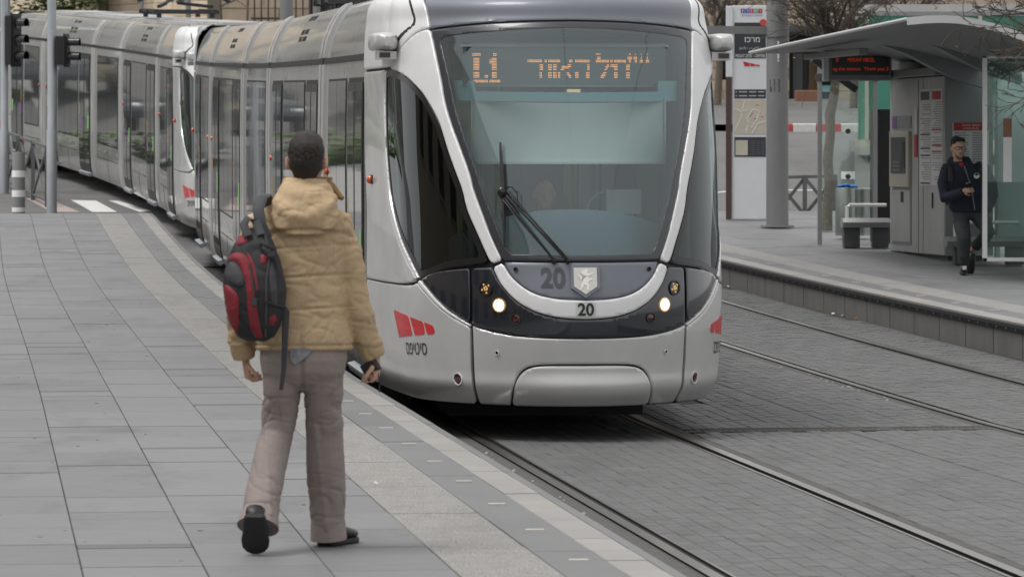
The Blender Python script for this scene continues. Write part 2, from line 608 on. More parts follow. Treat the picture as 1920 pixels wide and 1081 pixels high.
def text_obj(name, body, m, parent, height, width=None, origin=(0, 0, 0), right=(1, 0, 0), up=(0, 0, 1)):
    """flat print placed with its centre at origin"""
    v, f = text_geo(body, 1.0)
    if not v:
        return None
    a = np.array(v)
    lo, hi = a.min(0), a.max(0)
    sy = height / max(1e-6, hi[1] - lo[1])
    sx = sy if width is None else width / max(1e-6, hi[0] - lo[0])
    c = (lo + hi) / 2
    o, r, u = Vector(origin), Vector(right).normalized(), Vector(up).normalized()
    mb = MB()
    mb.add([o + r * (p[0] - c[0]) * sx + u * (p[1] - c[1]) * sy for p in v], f)
    return mb.build(name, m, parent, fix=False)


def organic(name, mb, m, parent, voxel=0.012, smooth_it=4, disp=None, mtx=None, loc=None):
    """fuse overlapping closed shapes into one continuous skin"""
    me0 = mb.mesh(name + '_src', [])
    bm = bmesh.new()
    bm.from_mesh(me0)
    bmesh.ops.recalc_face_normals(bm, faces=bm.faces)
    bm.to_mesh(me0)
    bm.free()
    o = bpy.data.objects.new(name + '_src', me0)
    COL.objects.link(o)
    rm = o.modifiers.new('r', 'REMESH')
    rm.mode = 'VOXEL'
    rm.voxel_size = voxel
    sm = o.modifiers.new('s', 'SMOOTH')
    sm.factor = 0.5
    sm.iterations = smooth_it
    dg = bpy.context.evaluated_depsgraph_get()
    me = bpy.data.meshes.new_from_object(o.evaluated_get(dg))
    bpy.data.objects.remove(o)
    bpy.data.meshes.remove(me0)
    me.name = name
    if disp is not None:
        n = len(me.vertices)
        co = np.empty(n * 3)
        me.vertices.foreach_get('co', co)
        co = co.reshape(-1, 3)
        no = np.empty(n * 3)
        me.vertices.foreach_get('normal', no)
        no = no.reshape(-1, 3)
        co = co + no * disp(co, no)[:, None]
        me.vertices.foreach_set('co', co.ravel())
    me.polygons.foreach_set('use_smooth', [True] * len(me.polygons))
    me.materials.clear()
    for q in ([m] if isinstance(m, str) else m):
        me.materials.append(M[q])
    me.update()
    return link(name, me, parent, loc, mtx)


def vnoise(p, scale, seed=0):
    """cheap smooth 3-D noise for wrinkles"""
    rs = np.random.RandomState(seed)
    out = np.zeros(len(p))
    for i in range(7):
        k = rs.normal(size=3)
        k = k / np.linalg.norm(k) * scale * rs.uniform(.6, 1.6)
        out += np.sin(p @ k + rs.uniform(0, 6.28)) * np.sin(p @ rs.normal(size=3) * scale * .35 + rs.uniform(0, 6.28))
    return out / 4


# ------------------------------------------------------------------ the lie of the land


def sm(t):
    t = min(1.0, max(0.0, t))
    return t * t * (3 - 2 * t)


def E(y):
    """rise of the street along the line of sight"""
    t = max(0.0, min(y, 100.0) - 32.0)
    r = .010 * t + .00034 * t * t
    if y > 100:
        r += .05 * (min(y, 150) - 100)
    return r


def Xc(y):
    """centre of the near track"""
    return .41 - .127 * (y - 31) - .0034 * max(0.0, y - 65) ** 2


def Xr(y):
    """centre of the far track"""
    return 4.55 - .146 * (y - 30.8)


def Xk(y):
    """edge of the far platform"""
    return 4.92 - .164 * (y - 40)


def Xe(y):
    """edge of the near platform"""
    return Xc(y) - 1.44 - .18 * sm((y - 29) / 25)


PH = 0.33


def G(x, y):
    g = E(y)
    if y > 62:
        g += sm((x - Xk(y) - 2) / 3) * .8 * sm((y - 62) / 28)
        d = Xc(min(y, 100)) - x
        g += sm((d - 3.5) / 3) * (.85 * sm((y - 84) / 16) + .45 * sm((y - 100) / 15))
    return g


def nd(fx, y):
    """unit tangent (away from the viewer) and unit normal (to +x) of a line x = fx(y)"""
    s = (fx(y + .05) - fx(y - .05)) / .1
    t = Vector((s, 1, 0)).normalized()
    return t, Vector((t.y, -t.x, 0))


def ribbon(mb, fx, o0, o1, y0, y1, step, zf, mi=0, tone=.5):
    ys = np.arange(y0, y1 + step * .5, step)
    v, f = [], []
    for i, y in enumerate(ys):
        t, n = nd(fx, y)
        for o in (o0, o1):
            p = Vector((fx(y), y, 0)) + n * o
            v.append((p.x, p.y, zf(p.x, p.y)))
        if i:
            f.append((2 * i - 2, 2 * i - 1, 2 * i + 1, 2 * i))
    mb.add(v, f, mi, tone)


def px(x, y, d):
    """a point seen at photo pixel x,y standing d metres away (used only to note positions measured from the photo)"""
    return Vector(((x - 960) * d / 7800, d, 2.08 + (285 - y) * d / 7800))

# ================================================================== THE SETTING
def build_ground():
    xs = sorted(set([-400, -250, -150, -100, -70] + list(np.arange(-50, 31, 2.0)) + [40, 60, 90, 150, 250, 400]))
    ys = sorted(set([-200, -100, -50, -20] + list(np.arange(-5, 160, 2.5)) + [180, 220, 300, 450, 700]))
    v = [(x, y, G(x, y) - .06) for y in ys for x in xs]
    n = len(xs)
    f = [(j * n + i, j * n + i + 1, (j + 1) * n + i + 1, (j + 1) * n + i) for j in range(len(ys) - 1) for i in range(n - 1)]
    mb = MB().add(v, f)
    tag(mb.build('ground', 'ground', smooth=True, sharp=0), kind='structure')
    # the asphalt street behind both platforms
    xs = list(np.arange(-60, 41, 1.0))
    ys = list(np.arange(58, 141, 1.0))
    v = [(x, y, G(x, y)) for y in ys for x in xs]
    n = len(xs)
    f = [(j * n + i, j * n + i + 1, (j + 1) * n + i + 1, (j + 1) * n + i) for j in range(len(ys) - 1) for i in range(n - 1)]
    road = MB().add(v, f).build('road', 'asphalt', smooth=True, sharp=0)
    tag(road, kind='structure')
    for name, m, q in (('crossing_stripe', 'paint_white', [(133, 375.5), (180, 376.5), (220, 398), (174, 398)]),
                       ('crossing_stripe', 'paint_white', [(203, 376), (222, 377), (285, 396), (262, 398)]),
                       ('crossing_stripe', 'paint_pink', [(48, 372), (92, 373), (150, 398), (96, 398)])):
        pts = []
        for (a, b) in q:
            lo, hi = 66.0, 95.0
            for _ in range(40):
                mid = (lo + hi) / 2
                yy = 285 + (2.08 - G((a - 960) * mid / 7800, mid)) * 7800 / mid
                if yy > b:
                    lo = mid
                else:
                    hi = mid
            pts.append(((a - 960) * lo / 7800, lo, G((a - 960) * lo / 7800, lo) + .006))
        MB().add(pts, [(0, 1, 2, 3)]).build(name, m, road)
    # long white edge lines on the street behind the far platform
    for (ya, yb) in ((74.6, 74.75),):
        mb = MB()
        for x in np.arange(3.0, 20, 1.0):
            mb.add([(x, ya, G(x, ya) + .008), (x + 1, ya, G(x + 1, ya) + .008), (x + 1, yb, G(x + 1, yb) + .008), (x, yb, G(x, yb) + .008)], [(0, 1, 2, 3)])
        mb.build('road_line', 'paint_white', road)


build_ground()


# ---- paved track bed -------------------------------------------------------
def brick_mesh(w, l, tone, name='paving_brick'):
    c = .004
    hw, hl = w / 2, l / 2
    v = [(-hw, -hl, -.02), (hw, -hl, -.02), (hw, hl, -.02), (-hw, hl, -.02),
         (-hw, -hl, -c), (hw, -hl, -c), (hw, hl, -c), (-hw, hl, -c),
         (-hw + c, -hl + c, 0), (hw - c, -hl + c, 0), (hw - c, hl - c, 0), (-hw + c, hl - c, 0)]
    f = [(8, 9, 10, 11)] + [(i, (i + 1) % 4, (i + 1) % 4 + 4, i + 4) for i in range(4)] + [(i + 4, (i + 1) % 4 + 4, (i + 1) % 4 + 8, i + 8) for i in range(4)]
    return v, f


def build_track():
    y0, y1 = 6.0, 60.0
    bed = MB()
    ys = np.arange(y0, y1 + .1, 1.0)
    v = []
    for y in ys:
        v += [(Xe(y) - .1, y, E(y) - .014), (Xk(y) + .1, y, E(y) - .014)]
    bed.add(v, [(2 * i, 2 * i + 1, 2 * i + 3, 2 * i + 2) for i in range(len(ys) - 1)])
    bed = bed.build('track_bed', 'brick_joint')
    tag(bed, kind='structure')
    bw, bl, gap = .112, .225, .0045
    lst = []

    def rails_at(y):
        return [Xc(y) - .7575, Xc(y) + .7575, Xr(y) - .7575, Xr(y) + .7575]
    # columns follow the near track left of the gap between the tracks and the far track right of it
    for fx, lo, hi in ((Xc, -1.30, 2.05), (Xr, -2.05, 1.62)):
        k0, k1 = int(lo / bw) - 1, int(hi / bw) + 2
        for k in range(k0, k1):
            off = (k + .5) * bw
            if not lo < off < hi:
                continue
            st = (k % 2) * .5 * bl + R.uniform(-.05, .05)
            y = y0 + st
            while y < y1:
                x = fx(y) + off
                mid = (Xc(y) + Xr(y)) / 2
                ok = (x < mid + .02) if fx is Xc else (x > mid + .085)
                ok = ok and Xe(y) + .06 < x < Xk(y) - .09
                if ok:
                    for r in rails_at(y):
                        if abs(x - r) < .135:
                            ok = False
                # leave the drain channel free
                if ok and 1.30 < x < 3.64 and abs(y - (31.15 + (x - 1.3) * .12)) < .22:
                    ok = False
                if ok and abs(x - 960 * 0) < 99:
                    sx = 960 + 7800 * x / y
                    sy = 285 + 7800 * 2.08 / y
                    hide = (y > 33.5 and x < Xc(y) + 1.6 - (y - 33) * .02 and y > 34)
                    if not hide:
                        lst.append((x, y, math.atan2(-(fx(y + .1) - fx(y - .1)), .2)))
                y += bl
    lst.sort(key=lambda p: p[1])
    near = [p for p in lst if 880 < 960 + 7800 * p[0] / p[1] < 1920 and 285 + 7800 * 2.08 / p[1] < 1075]
    single = near[:300]
    ss = set(single)
    variants = []
    for i in range(8):
        v, f = brick_mesh(bw - gap, bl - gap, 0)
        mb = MB().add(v, f, 0, i / 7)
        variants.append(mb.mesh('paving_brick', ['brick'], False, True))
    for (x, y, rz) in single:
        o = link('paving_brick', R.choice(variants), bed)
        o.location = (x, y, E(y) + R.uniform(-.002, .0015))
        o.rotation_euler = (R.uniform(-.006, .006), R.uniform(-.012, .012), -rz if False else rz)
    mb = MB()
    v0, f0 = brick_mesh(bw - gap, bl - gap, 0)
    for (x, y, rz) in lst:
        if (x, y, rz) in ss:
            continue
        c, s = math.cos(rz), math.sin(rz)
        dz = E(y) + R.uniform(-.002, .0015)
        sl = R.uniform(-.012, .012)
        st = R.uniform(-.006, .006)
        mb.add([(x + p[0] * c - p[1] * s, y + p[0] * s + p[1] * c, dz + p[2] + p[0] * sl + p[1] * st) for p in v0], f0, 0, R.random())
    o = mb.build('paving_bricks', 'brick', bed, fix=False, tones=True)
    o['kind'] = 'stuff'
    # rails
    for fx in (Xc, Xr):
        for s in (-1, 1):
            g = -s   # groove lies on the inner side of the running head
            c = s * .7575
            rb = MB()
            zz = lambda h: (lambda x, y: E(y) + h)
            for a, b, h, mi in ((c - .034, c + .034, .008, 0),):
                ribbon(rb, fx, a, b, y0, y1, 1.0, zz(h), mi)
            lip0, lip1 = (c + g * .080, c + g * .098)
            ribbon(rb, fx, min(lip0, lip1), max(lip0, lip1), y0, y1, 1.0, zz(.006), 0)
            ga, gb = (c + g * .034, c + g * .080)
            ribbon(rb, fx, min(ga, gb), max(ga, gb), y0, y1, 1.0, zz(-.012), 1)
            # head sides
            rb2 = MB()
            o = rb.build('rail', ['rail', 'rail_dark'], bed)
            bd = MB()
            ribbon(bd, fx, min(c - s * -.034, c - s * -.13), max(c - s * -.034, c - s * -.13), y0, y1, 1.0, zz(-.004), 0)
            ribbon(bd, fx, min(lip1, lip1 + g * .045), max(lip1, lip1 + g * .045), y0, y1, 1.0, zz(-.003), 0)
            bd.build('rail_bedding', 'mortar', bed)
    mb = MB()
    ribbon(mb, lambda y: (Xc(y) + Xr(y)) / 2, -.12, .16, y0, y1, 1.0, lambda x, y: E(y) - .006)
    mb.build('joint_strip', 'brick', bed, fix=False)
    # pale chips of mortar along the nearest rail
    mb = MB()
    for i in range(45):
        y = R.choice([R.uniform(23, 29.5), R.uniform(34, 40)])
        x = Xc(y) - .7575 - R.uniform(.09, .2) if y < 31 else Xr(y) - .7575 - R.uniform(.09, .15)
        r = R.uniform(.005, .017)
        mb.rings_z([(x, y, E(y) - .003, r, r * 2.5), (x + .003, y, E(y) + .006, r * .6, r * 1.4)], 7)
    o = mb.build('mortar_chips', 'granite', bed)
    o['kind'] = 'stuff'
    mb = MB()
    mb.add([(1.30, 30.99, -.006), (3.64, 31.27, -.006), (3.64, 31.59, -.006), (1.30, 31.31, -.006)], [(0, 1, 2, 3)])
    mb.build('drain_channel', 'brick', bed, fix=False)
    # slotted drain across the space between the tracks
    mb = MB()
    for i in range(46):
        x = 1.34 + i * .05
        y = 31.15 + (x - 1.3) * .12
        mb.obox((x, y, E(y) - .003), (.006, 0, 0), (-.03, .13, 0), (0, 0, .003))
    d = Vector((1, .12, 0)).normalized()
    for w in (-.16, .16):
        mb.obox((2.46, 31.29 + w, -.001), d * 1.16, (0, .012, 0), (0, 0, .005))
    mb.build('drain_grate', 'kerb_face', bed)


build_track()


# ---- near platform ---------------------------------------------------------
def strip_pieces(parent, name, m, fx, o0, o1, y0, y1, lens, zf, gap=.006, thick=.03, singles=None, bucket=None, raise_=0.0):
    """paving pieces laid along a line, each with its own edges"""
    y = y0
    while y < y1:
        L = R.uniform(*lens)
        e = min(y + L, y1)
        if e - y > .08:
            v = []
            nn = max(2, int((e - y) / .6) + 1)
            yy = np.linspace(y + gap / 2, e - gap / 2, nn)
            dz = R.uniform(-.0015, .0015) + raise_
            tone = R.random()
            c = .003
            for q in yy:
                t, n = nd(fx, q)
                base = Vector((fx(q), q, 0))
                for (o, h) in ((o0 + gap / 2, -thick), (o0 + gap / 2, -c), (o0 + gap / 2 + c, 0), (o1 - gap / 2 - c, 0), (o1 - gap / 2, -c), (o1 - gap / 2, -thick)):
                    p = base + n * o
                    v.append((p.x, p.y, zf(q) + h + dz))
            f = []
            for i in range(nn - 1):
                for k in range(5):
                    f.append((i * 6 + k, i * 6 + k + 1, i * 6 + 7 + k, i * 6 + 6 + k))
            f.append((0, 1, 2, 3, 4, 5))
            f.append(tuple(reversed([(nn - 1) * 6 + k for k in range(6)])))
            singles.append((y, name, m, v, f, tone))
        y = e


def emit_pieces(parent, pieces, first, limit=300):
    pieces.sort(key=lambda p: (0 if p[0] >= first else 1, p[0]))
    rest = {}
    cnt = {}
    for (y, name, m, v, f, tone) in pieces:
        cnt[name] = cnt.get(name, 0) + 1
        if cnt[name] <= limit:
            MB().add(v, f, 0, tone).build(name, m, parent, fix=False, tones=True)
        else:
            rest.setdefault((name, m), MB()).add(v, f, 0, tone)
    for (name, m), mb in rest.items():
        o = mb.build(name + 's', m, parent, fix=False, tones=True)
        o['kind'] = 'stuff'


def build_near_platform():
    y0, y1 = 6.0, 67.0
    zf = lambda y: E(y) + PH
    base = MB()
    ys = np.arange(y0, y1 + .01, .75)
    rings = []
    v, f = [], []
    for i, y in enumerate(ys):
        t, n = nd(Xe, y)
        b = Vector((Xe(y), y, 0))
        for (o, z) in ((-.02, E(y) - .1), (-.02, zf(y) - .014), (-4.95, zf(y) - .014), (-4.95, E(y) - .1)):
            p = b + n * o
            v.append((p.x, p.y, z))
        if i:
            q = 4 * i
            for k in range(3):
                f.append((q - 4 + k, q - 3 + k, q + 1 + k, q + k))
    n4 = len(v)
    f.append((0, 1, 2, 3))
    f.append((n4 - 1, n4 - 2, n4 - 3, n4 - 4))
    base.add(v, f)
    plat = base.build('near_platform', 'joint')
    tag(plat, kind='structure')
    P = []
    strip_pieces(plat, 'edge_nosing', 'tile_dark', Xe, -.055, 0.0, y0, y1, (1.6, 2.4), zf, thick=.30, singles=P, gap=.004)
    strip_pieces(plat, 'kerb_stone', 'granite', Xe, -.235, -.055, y0, y1, (.42, .62), zf, singles=P, gap=.003)
    strip_pieces(plat, 'marker_slab', 'tile_dark', Xe, -.50, -.235, y0, y1, (1.2, 1.6), zf, singles=P, gap=.004)
    strip_pieces(plat, 'tactile_slab', 'aggregate', Xe, -.93, -.50, y0, y1, (1.6, 2.0), zf, singles=P, gap=.005)
    T = []
    for k in range(8):
        o1 = -.93 - .515 * k
        y = y0 - R.uniform(0, .9)
        col = []
        while y < y1:
            L = R.choice([.42, .55, .72, .86, 1.02])
            if R.random() < .07:
                strip_pieces(plat, 'paving_slab', 'tile_band', Xe, o1 - .515, o1, max(y, y0), min(y + .16, y1), (5, 5), zf, singles=T, gap=.007)
                y += .16
                continue
            if y + L > y0:
                strip_pieces(plat, 'paving_slab', 'tile', Xe, o1 - .515, o1, max(y, y0), min(y + L, y1), (5, 5), zf, singles=T, gap=.0048)
            y += L
    emit_pieces(plat, P, 16.2)
    emit_pieces(plat, T, 16.2)
    # trodden-in gum and dirt
    gm = MB()
    for _ in range(70):
        y = R.uniform(17, 60) if R.random() < .6 else R.uniform(17, 28)
        t, n = nd(Xe, y)
        p = Vector((Xe(y), y, 0)) + n * -R.uniform(.95, 4.6)
        r = R.uniform(.006, .017)
        gm.rings_z([(p.x, p.y, zf(y) - .002, r, r * 1.2), (p.x, p.y, zf(y) + .0022, r * .7, r * .8)], 8)
    o = gm.build('gum_spots', 'mortar', plat)
    o['kind'] = 'stuff'
    # white tactile markers let into the slabs
    y = 6.51
    while y < 66:
        t, n = nd(Xe, y)
        p = Vector((Xe(y), y, 0)) + n * -.355
        mb = MB()
        mb.obox((p.x, p.y, zf(y) + .004), (.042, .004, 0), (-.002, .018, 0), (0, 0, .004))
        mb.build('edge_marker', 'marker_white', plat)
        y += 1.42


build_near_platform()


# ---- far platform ----------------------------------------------------------
def build_far_platform():
    y0, y1 = 22.0, 67.5
    zf = lambda y: E(y) + PH
    v, f = [], []
    ys = np.arange(y0, y1 + .01, .75)
    for i, y in enumerate(ys):
        t, n = nd(Xk, y)
        b = Vector((Xk(y), y, 0))
        for (o, z) in ((.02, E(y) - .1), (.02, zf(y) - .012), (8.5, zf(y) - .012), (8.5, E(y) - .1)):
            p = b + n * o
            v.append((p.x, p.y, z))
        if i:
            q = 4 * i
            for k in range(3):
                f.append((q - 4 + k, q + k, q + 1 + k, q - 3 + k))
    n4 = len(v)
    f += [(3, 2, 1, 0), (n4 - 4, n4 - 3, n4 - 2, n4 - 1)]
    plat = MB().add(v, f).build('far_platform', 'joint')
    tag(plat, kind='structure')
    P = []
    # face panels, fender and coping
    strip_pieces(plat, 'kerb_stone', 'granite', Xk, 0.0, .23, y0, y1, (.8, 1.1), zf, singles=P, gap=.003, thick=.05)
    strip_pieces(plat, 'marker_slab', 'tile_dark', Xk, .23, .50, y0, y1, (1.2, 1.6), zf, singles=P, gap=.004)
    strip_pieces(plat, 'tactile_slab', 'aggregate', Xk, .50, .93, y0, y1, (1.6, 2.0), zf, singles=P, gap=.005)
    for k in range(14):
        o0 = .93 + .515 * k
        y = y0
        while y < y1:
            L = R.choice([.86, 1.02, 1.22])
            strip_pieces(plat, 'paving_slab', 'tile', Xk, o0, o0 + .515, y, min(y + L, y1), (5, 5), zf, singles=P, gap=.008)
            y += L
    emit_pieces(plat, P, 38.5)
    y = y0
    while y < y1:
        L = 1.0
        t, n = nd(Xk, y)
        a = Vector((Xk(y + .012), y + .012, 0))
        b = Vector((Xk(y + L - .012), y + L - .012, 0))
        mb = MB()
        za, zb = E(y), E(y + L)
        vv = []
        for p, z in ((a, za), (b, zb)):
            for o, h in ((-.012, -.03), (-.012, PH - .085), (.02, PH - .085), (.02, -.03)):
                q = p + n * o
                vv.append((q.x, q.y, z + h))
        mb.add(vv, [(0, 1, 2, 3), (7, 6, 5, 4), (0, 4, 5, 1), (1, 5, 6, 2), (2, 6, 7, 3), (3, 7, 4, 0)])
        mb.build('face_panel', 'kerb_face', plat)
        y += L
    fe = MB()
    for (o0, o1, h0, h1, mi) in ((-.05, .02, PH - .052, PH - .018, 0), (-.03, .02, PH - .085, PH - .052, 1)):
        vv, ff = [], []
        for i, y in enumerate(ys):
            t, n = nd(Xk, y)
            b = Vector((Xk(y), y, 0))
            for o, h in ((o0, h0), (o0, h1), (o1, h1), (o1, h0)):
                q = b + n * o
                vv.append((q.x, q.y, E(y) + h))
            if i:
                q = 4 * i
                for k in range(4):
                    ff.append((q - 4 + k, q + k, q + (k + 1) % 4, q - 4 + (k + 1) % 4))
        fe.add(vv, ff, mi)
    fe.build('fender_strip', ['rubber', 'dark_metal'], plat)
    bo = MB()
    y = y0
    while y < y1:
        t, n = nd(Xk, y)
        q = Vector((Xk(y), y, E(y) + PH - .068)) + n * -.034
        bo.obox(q, t * .012, n * .006, (0, 0, .009))
        y += .33
    o = bo.build('fender_bolts', 'galv', plat)
    o['kind'] = 'stuff'
    y = 22.4
    while y < 66:
        t, n = nd(Xk, y)
        p = Vector((Xk(y), y, 0)) + n * .365
        MB().obox((p.x, p.y, zf(y) + .004), (.05, .004, 0), (-.002, .024, 0), (0, 0, .004)).build('edge_marker', 'marker_white', plat)
        y += 1.42


build_far_platform()

# ================================================================== TRAMS
# shape of the cab front: plan curve x height, in metres from the nose
A_, D_, K_ = 1.14, 1.30, .054
LA, YB = 1.92, 3.0


def table(t):
    zs = np.array([q[0] for q in t])
    vv = np.array([q[1] for q in t])
    m = np.gradient(vv, zs)

    def f(z):
        z = min(max(z, zs[0]), zs[-1])
        i = min(max(int(np.searchsorted(zs, z)) - 1, 0), len(zs) - 2)
        h = zs[i + 1] - zs[i]
        s = (z - zs[i]) / h
        return ((2 * s**3 - 3 * s * s + 1) * vv[i] + (s**3 - 2 * s * s + s) * h * m[i] + (-2 * s**3 + 3 * s * s) * vv[i + 1] + (s**3 - s * s) * h * m[i + 1])
    return f


NZ = table([(.25, .115), (.345, .025), (.375, .005), (.5, .0), (.8, -.02), (1.05, -.01), (1.25, .03), (1.6, .10), (2.0, .22), (2.45, .40), (2.85, .60), (3.05, .72), (3.25, .92), (3.32, 1.22), (3.36, 1.9)])
WZ = table([(.25, .915), (.345, .955), (.375, .965), (.5, .98), (.8, .995), (1.1, 1.0), (1.6, 1.0), (2.1, 1.012), (2.5, 1.014), (2.85, 1.015), (3.05, 1.005), (3.25, .965), (3.32, .91), (3.36, .80)])


def S(a, z):
    s = -1 if a < 0 else 1
    t = abs(a)
    n = NZ(z)
    if t <= LA:
        th = t / LA * PI / 2
        y = D_ * (1 - math.cos(th))
        x = A_ * math.sin(th) + K_ * y
        y += n
    else:
        y0 = D_ + n
        q = t - LA
        full = YB - D_
        y = y0 + q * (YB - y0) / full
        x = A_ + K_ * D_ + (1.30 - A_ - K_ * D_) * (1 - (1 - min(1, q / full)) ** 1.6)
    return Vector((s * x * WZ(z), y, z))


def SF(a, z):
    """point, outward normal, tangent (to +x round the nose), up tangent"""
    h = .004
    p = S(a, z)
    ta = (S(a + h, z) - S(a - h, z)).normalized()
    z0, z1 = max(.25, z - h), min(3.36, z + h)
    tz = (S(a, z1) - S(a, z0)).normalized()
    n = ta.cross(tz).normalized()
    return p, n, ta, tz


AMAX = LA + YB - D_
P = {}
P['wind']=[(0.089,3.038),(0.337,3.034),(0.588,3.025),(0.906,3.006),(1.190,2.981),(1.148,2.838),(1.100,2.610),(1.080,2.452),(1.032,2.303),(0.958,2.127),(0.880,1.933),(0.852,1.798),(0.792,1.648),(0.715,1.457),(0.631,1.301),(0.390,1.297),(0.004,1.296)]
P['clear']=[(0.094,2.990),(0.299,2.982),(0.665,2.962),(1.008,2.935),(1.072,2.917),(1.090,2.889),(1.067,2.809),(1.028,2.641),(1.002,2.491),(0.981,2.392),(0.931,2.243),(0.870,2.072),(0.812,1.918),(0.779,1.798),(0.705,1.618),(0.636,1.454),(0.596,1.378),(0.554,1.344),(0.003,1.340)]
P['side']=[(2.139,2.675),(1.996,2.694),(1.835,2.691),(1.641,2.659),(1.522,2.625),(1.417,2.567),(1.350,2.522),(1.300,2.482),(1.215,2.386),(1.152,2.287),(1.115,2.178),(1.070,2.053),(1.014,1.917),(0.963,1.797),(0.937,1.662),(0.871,1.532),(0.805,1.406),(0.754,1.292),(0.831,1.275),(0.970,1.262),(1.100,1.248),(1.214,1.218),(1.343,1.176),(1.460,1.165),(1.515,1.211),(1.633,1.313),(1.819,1.438),(2.058,1.581),(2.206,1.739),(2.246,1.899),(2.278,2.100),(2.266,2.302),(2.237,2.505)]
P['pillar']=[(1.914,2.701),(1.887,2.712),(1.788,2.755),(1.618,2.848),(1.463,2.918),(1.341,2.967),(1.220,2.988),(1.197,2.978),(1.156,2.838),(1.108,2.610),(1.088,2.452),(1.040,2.303),(0.965,2.127),(0.887,1.933),(0.859,1.798),(0.799,1.648),(0.721,1.457),(0.638,1.305),(0.714,1.277),(0.738,1.300),(0.794,1.410),(0.859,1.536),(0.925,1.666),(0.950,1.801),(1.001,1.921),(1.057,2.057),(1.101,2.182),(1.138,2.291),(1.202,2.390),(1.287,2.486),(1.336,2.530),(1.405,2.575),(1.508,2.632),(1.629,2.669),(1.816,2.699)]
P['trim']=[(2.273,2.698),(2.174,2.696),(2.284,2.506),(2.306,2.303),(2.317,2.100),(2.284,1.899),(2.244,1.734),(2.094,1.576),(1.846,1.434),(1.649,1.309),(1.528,1.206),(1.476,1.157),(1.509,1.152),(1.568,1.201),(1.706,1.303),(1.952,1.428),(2.214,1.570),(2.358,1.729),(2.400,1.898),(2.437,2.100),(2.430,2.303),(2.397,2.507)]  # thin pale strip along the rear edge of the side window
P['sideup']=[None,(2.303,2.694),(2.432,2.507),(2.463,2.303),(2.470,2.100),(2.432,1.898),(2.389,1.729),(2.243,1.570),(1.979,1.425),(1.721,1.299),(1.583,1.197),(1.522,1.150),(1.624,1.100),(3.380,1.088)]
P['wing']=[(1.453,1.144),(1.363,1.182),(1.245,1.206),(1.090,1.223),(0.919,1.238),(0.925,0.848),(1.032,0.895),(1.154,0.950),(1.284,1.033),(1.368,1.090)]
P['wingtrim']=[(1.469,1.138),(1.375,1.084),(1.293,1.027),(1.160,0.942),(1.037,0.885),(0.926,0.836),(0.923,0.823),(1.043,0.870),(1.175,0.926),(1.317,1.011),(1.405,1.066),(1.503,1.121)]
P['sidelow']=[(1.516,1.117),(1.416,1.060),(1.324,1.005),(1.181,0.920),(1.048,0.864),(0.926,0.817),(0.919,0.713),(0.928,0.368),(0.922,0.332),(0.917,0.254)]
P['lampband']=[(0.001,0.879),(0.122,0.881),(0.272,0.898),(0.422,0.941),(0.559,1.024),(0.649,1.121),(0.690,1.190),(0.721,1.248),(0.890,1.240),(0.901,0.837),(0.820,0.814),(0.656,0.782),(0.500,0.766),(0.348,0.757),(0.198,0.754),(0.013,0.752)]
P['uband']=[(0.001,0.887),(0.122,0.890),(0.272,0.906),(0.422,0.949),(0.559,1.031),(0.649,1.129),(0.684,1.193),(0.710,1.250),(0.632,1.280),(0.584,1.200),(0.510,1.131),(0.419,1.075),(0.317,1.041),(0.181,1.022),(0.061,1.019),(-0.000,1.018)]
P['apron']=[(0.004,1.286),(0.391,1.288),(0.621,1.288),(0.577,1.204),(0.504,1.135),(0.415,1.080),(0.314,1.047),(0.179,1.028),(0.061,1.024),(-0.000,1.024)]
P['bumper']=[(0.013,0.740),(0.198,0.742),(0.348,0.745),(0.500,0.753),(0.656,0.770),(0.820,0.801),(0.897,0.824),(0.892,0.629),(0.897,0.369),(0.888,0.255)]
P['tow']=[(0.015,0.548),(0.197,0.549),(0.407,0.541),(0.496,0.500),(0.553,0.418),(0.589,0.274)]
P['towhole']=[(0.015,0.562),(0.197,0.562),(0.415,0.555),(0.508,0.511),(0.567,0.421),(0.620,0.250),(-0.008,0.250)]
P['roofpan']=[(1.280,3.219),(1.219,3.107),(1.185,2.997),(0.906,3.020),(0.588,3.039),(0.336,3.048),(0.088,3.052)]
P['shell']=[(1.860,2.736),(1.762,2.775),(1.607,2.860),(1.456,2.930),(1.341,2.977),(1.230,2.999),(1.203,3.000),(1.235,3.108),(1.301,3.220)]
P['seamgap']=[(1.511,3.253),(1.473,3.226),(1.409,3.140),(1.365,3.065),(1.377,3.025),(1.467,2.987),(1.582,2.941),(1.761,2.844),(1.805,2.865),(1.611,2.958),(1.484,3.003),(1.406,3.032),(1.394,3.066),(1.440,3.141),(1.508,3.227)]
P['logo1']=[(2.178,0.899),(1.718,0.877),(1.671,0.864),(1.602,0.730),(1.972,0.699)]
P['logo2']=[(1.641,0.868),(1.444,0.840),(1.425,0.826),(1.405,0.747),(1.557,0.733)]
P['logo3']=[(1.414,0.837),(1.301,0.815),(1.292,0.806),(1.275,0.755),(1.376,0.748)]
P['textbox']=[(1.752,0.677),(1.385,0.699),(1.384,0.603),(1.728,0.575)]
P['pts']=[(0.773,1.097),(0.666,0.980),(0.536,0.886),(1.051,0.438),(0.689,0.638),(0.528,1.237),(3.146,1.861),(0.008,1.159),(-0.004,0.954),(0.244,1.182),(0.601,2.138),(0.547,1.772),(0.179,1.307),(0.285,1.303),(0.612,1.389)]
P['sideup'] = [(AMAX - .03, 2.694)] + P['sideup'][1:-1] + [(AMAX - .03, 1.088)]
P['sidelow'] = P['sidelow'] + [(.917, .252), (AMAX - .03, .252), (AMAX - .03, 1.075), (1.62, 1.087)]
P['bumper'] = P['bumper'] + [(.888, .252)]
P['tow'] = P['tow'][:-1] + [(.592, .252)]
P['towhole'] = P['towhole'][:-2] + [(.625, .20)]
P['roofpan'] = [(1.36, 3.33), (1.30, 3.26)] + P['roofpan'][1:]
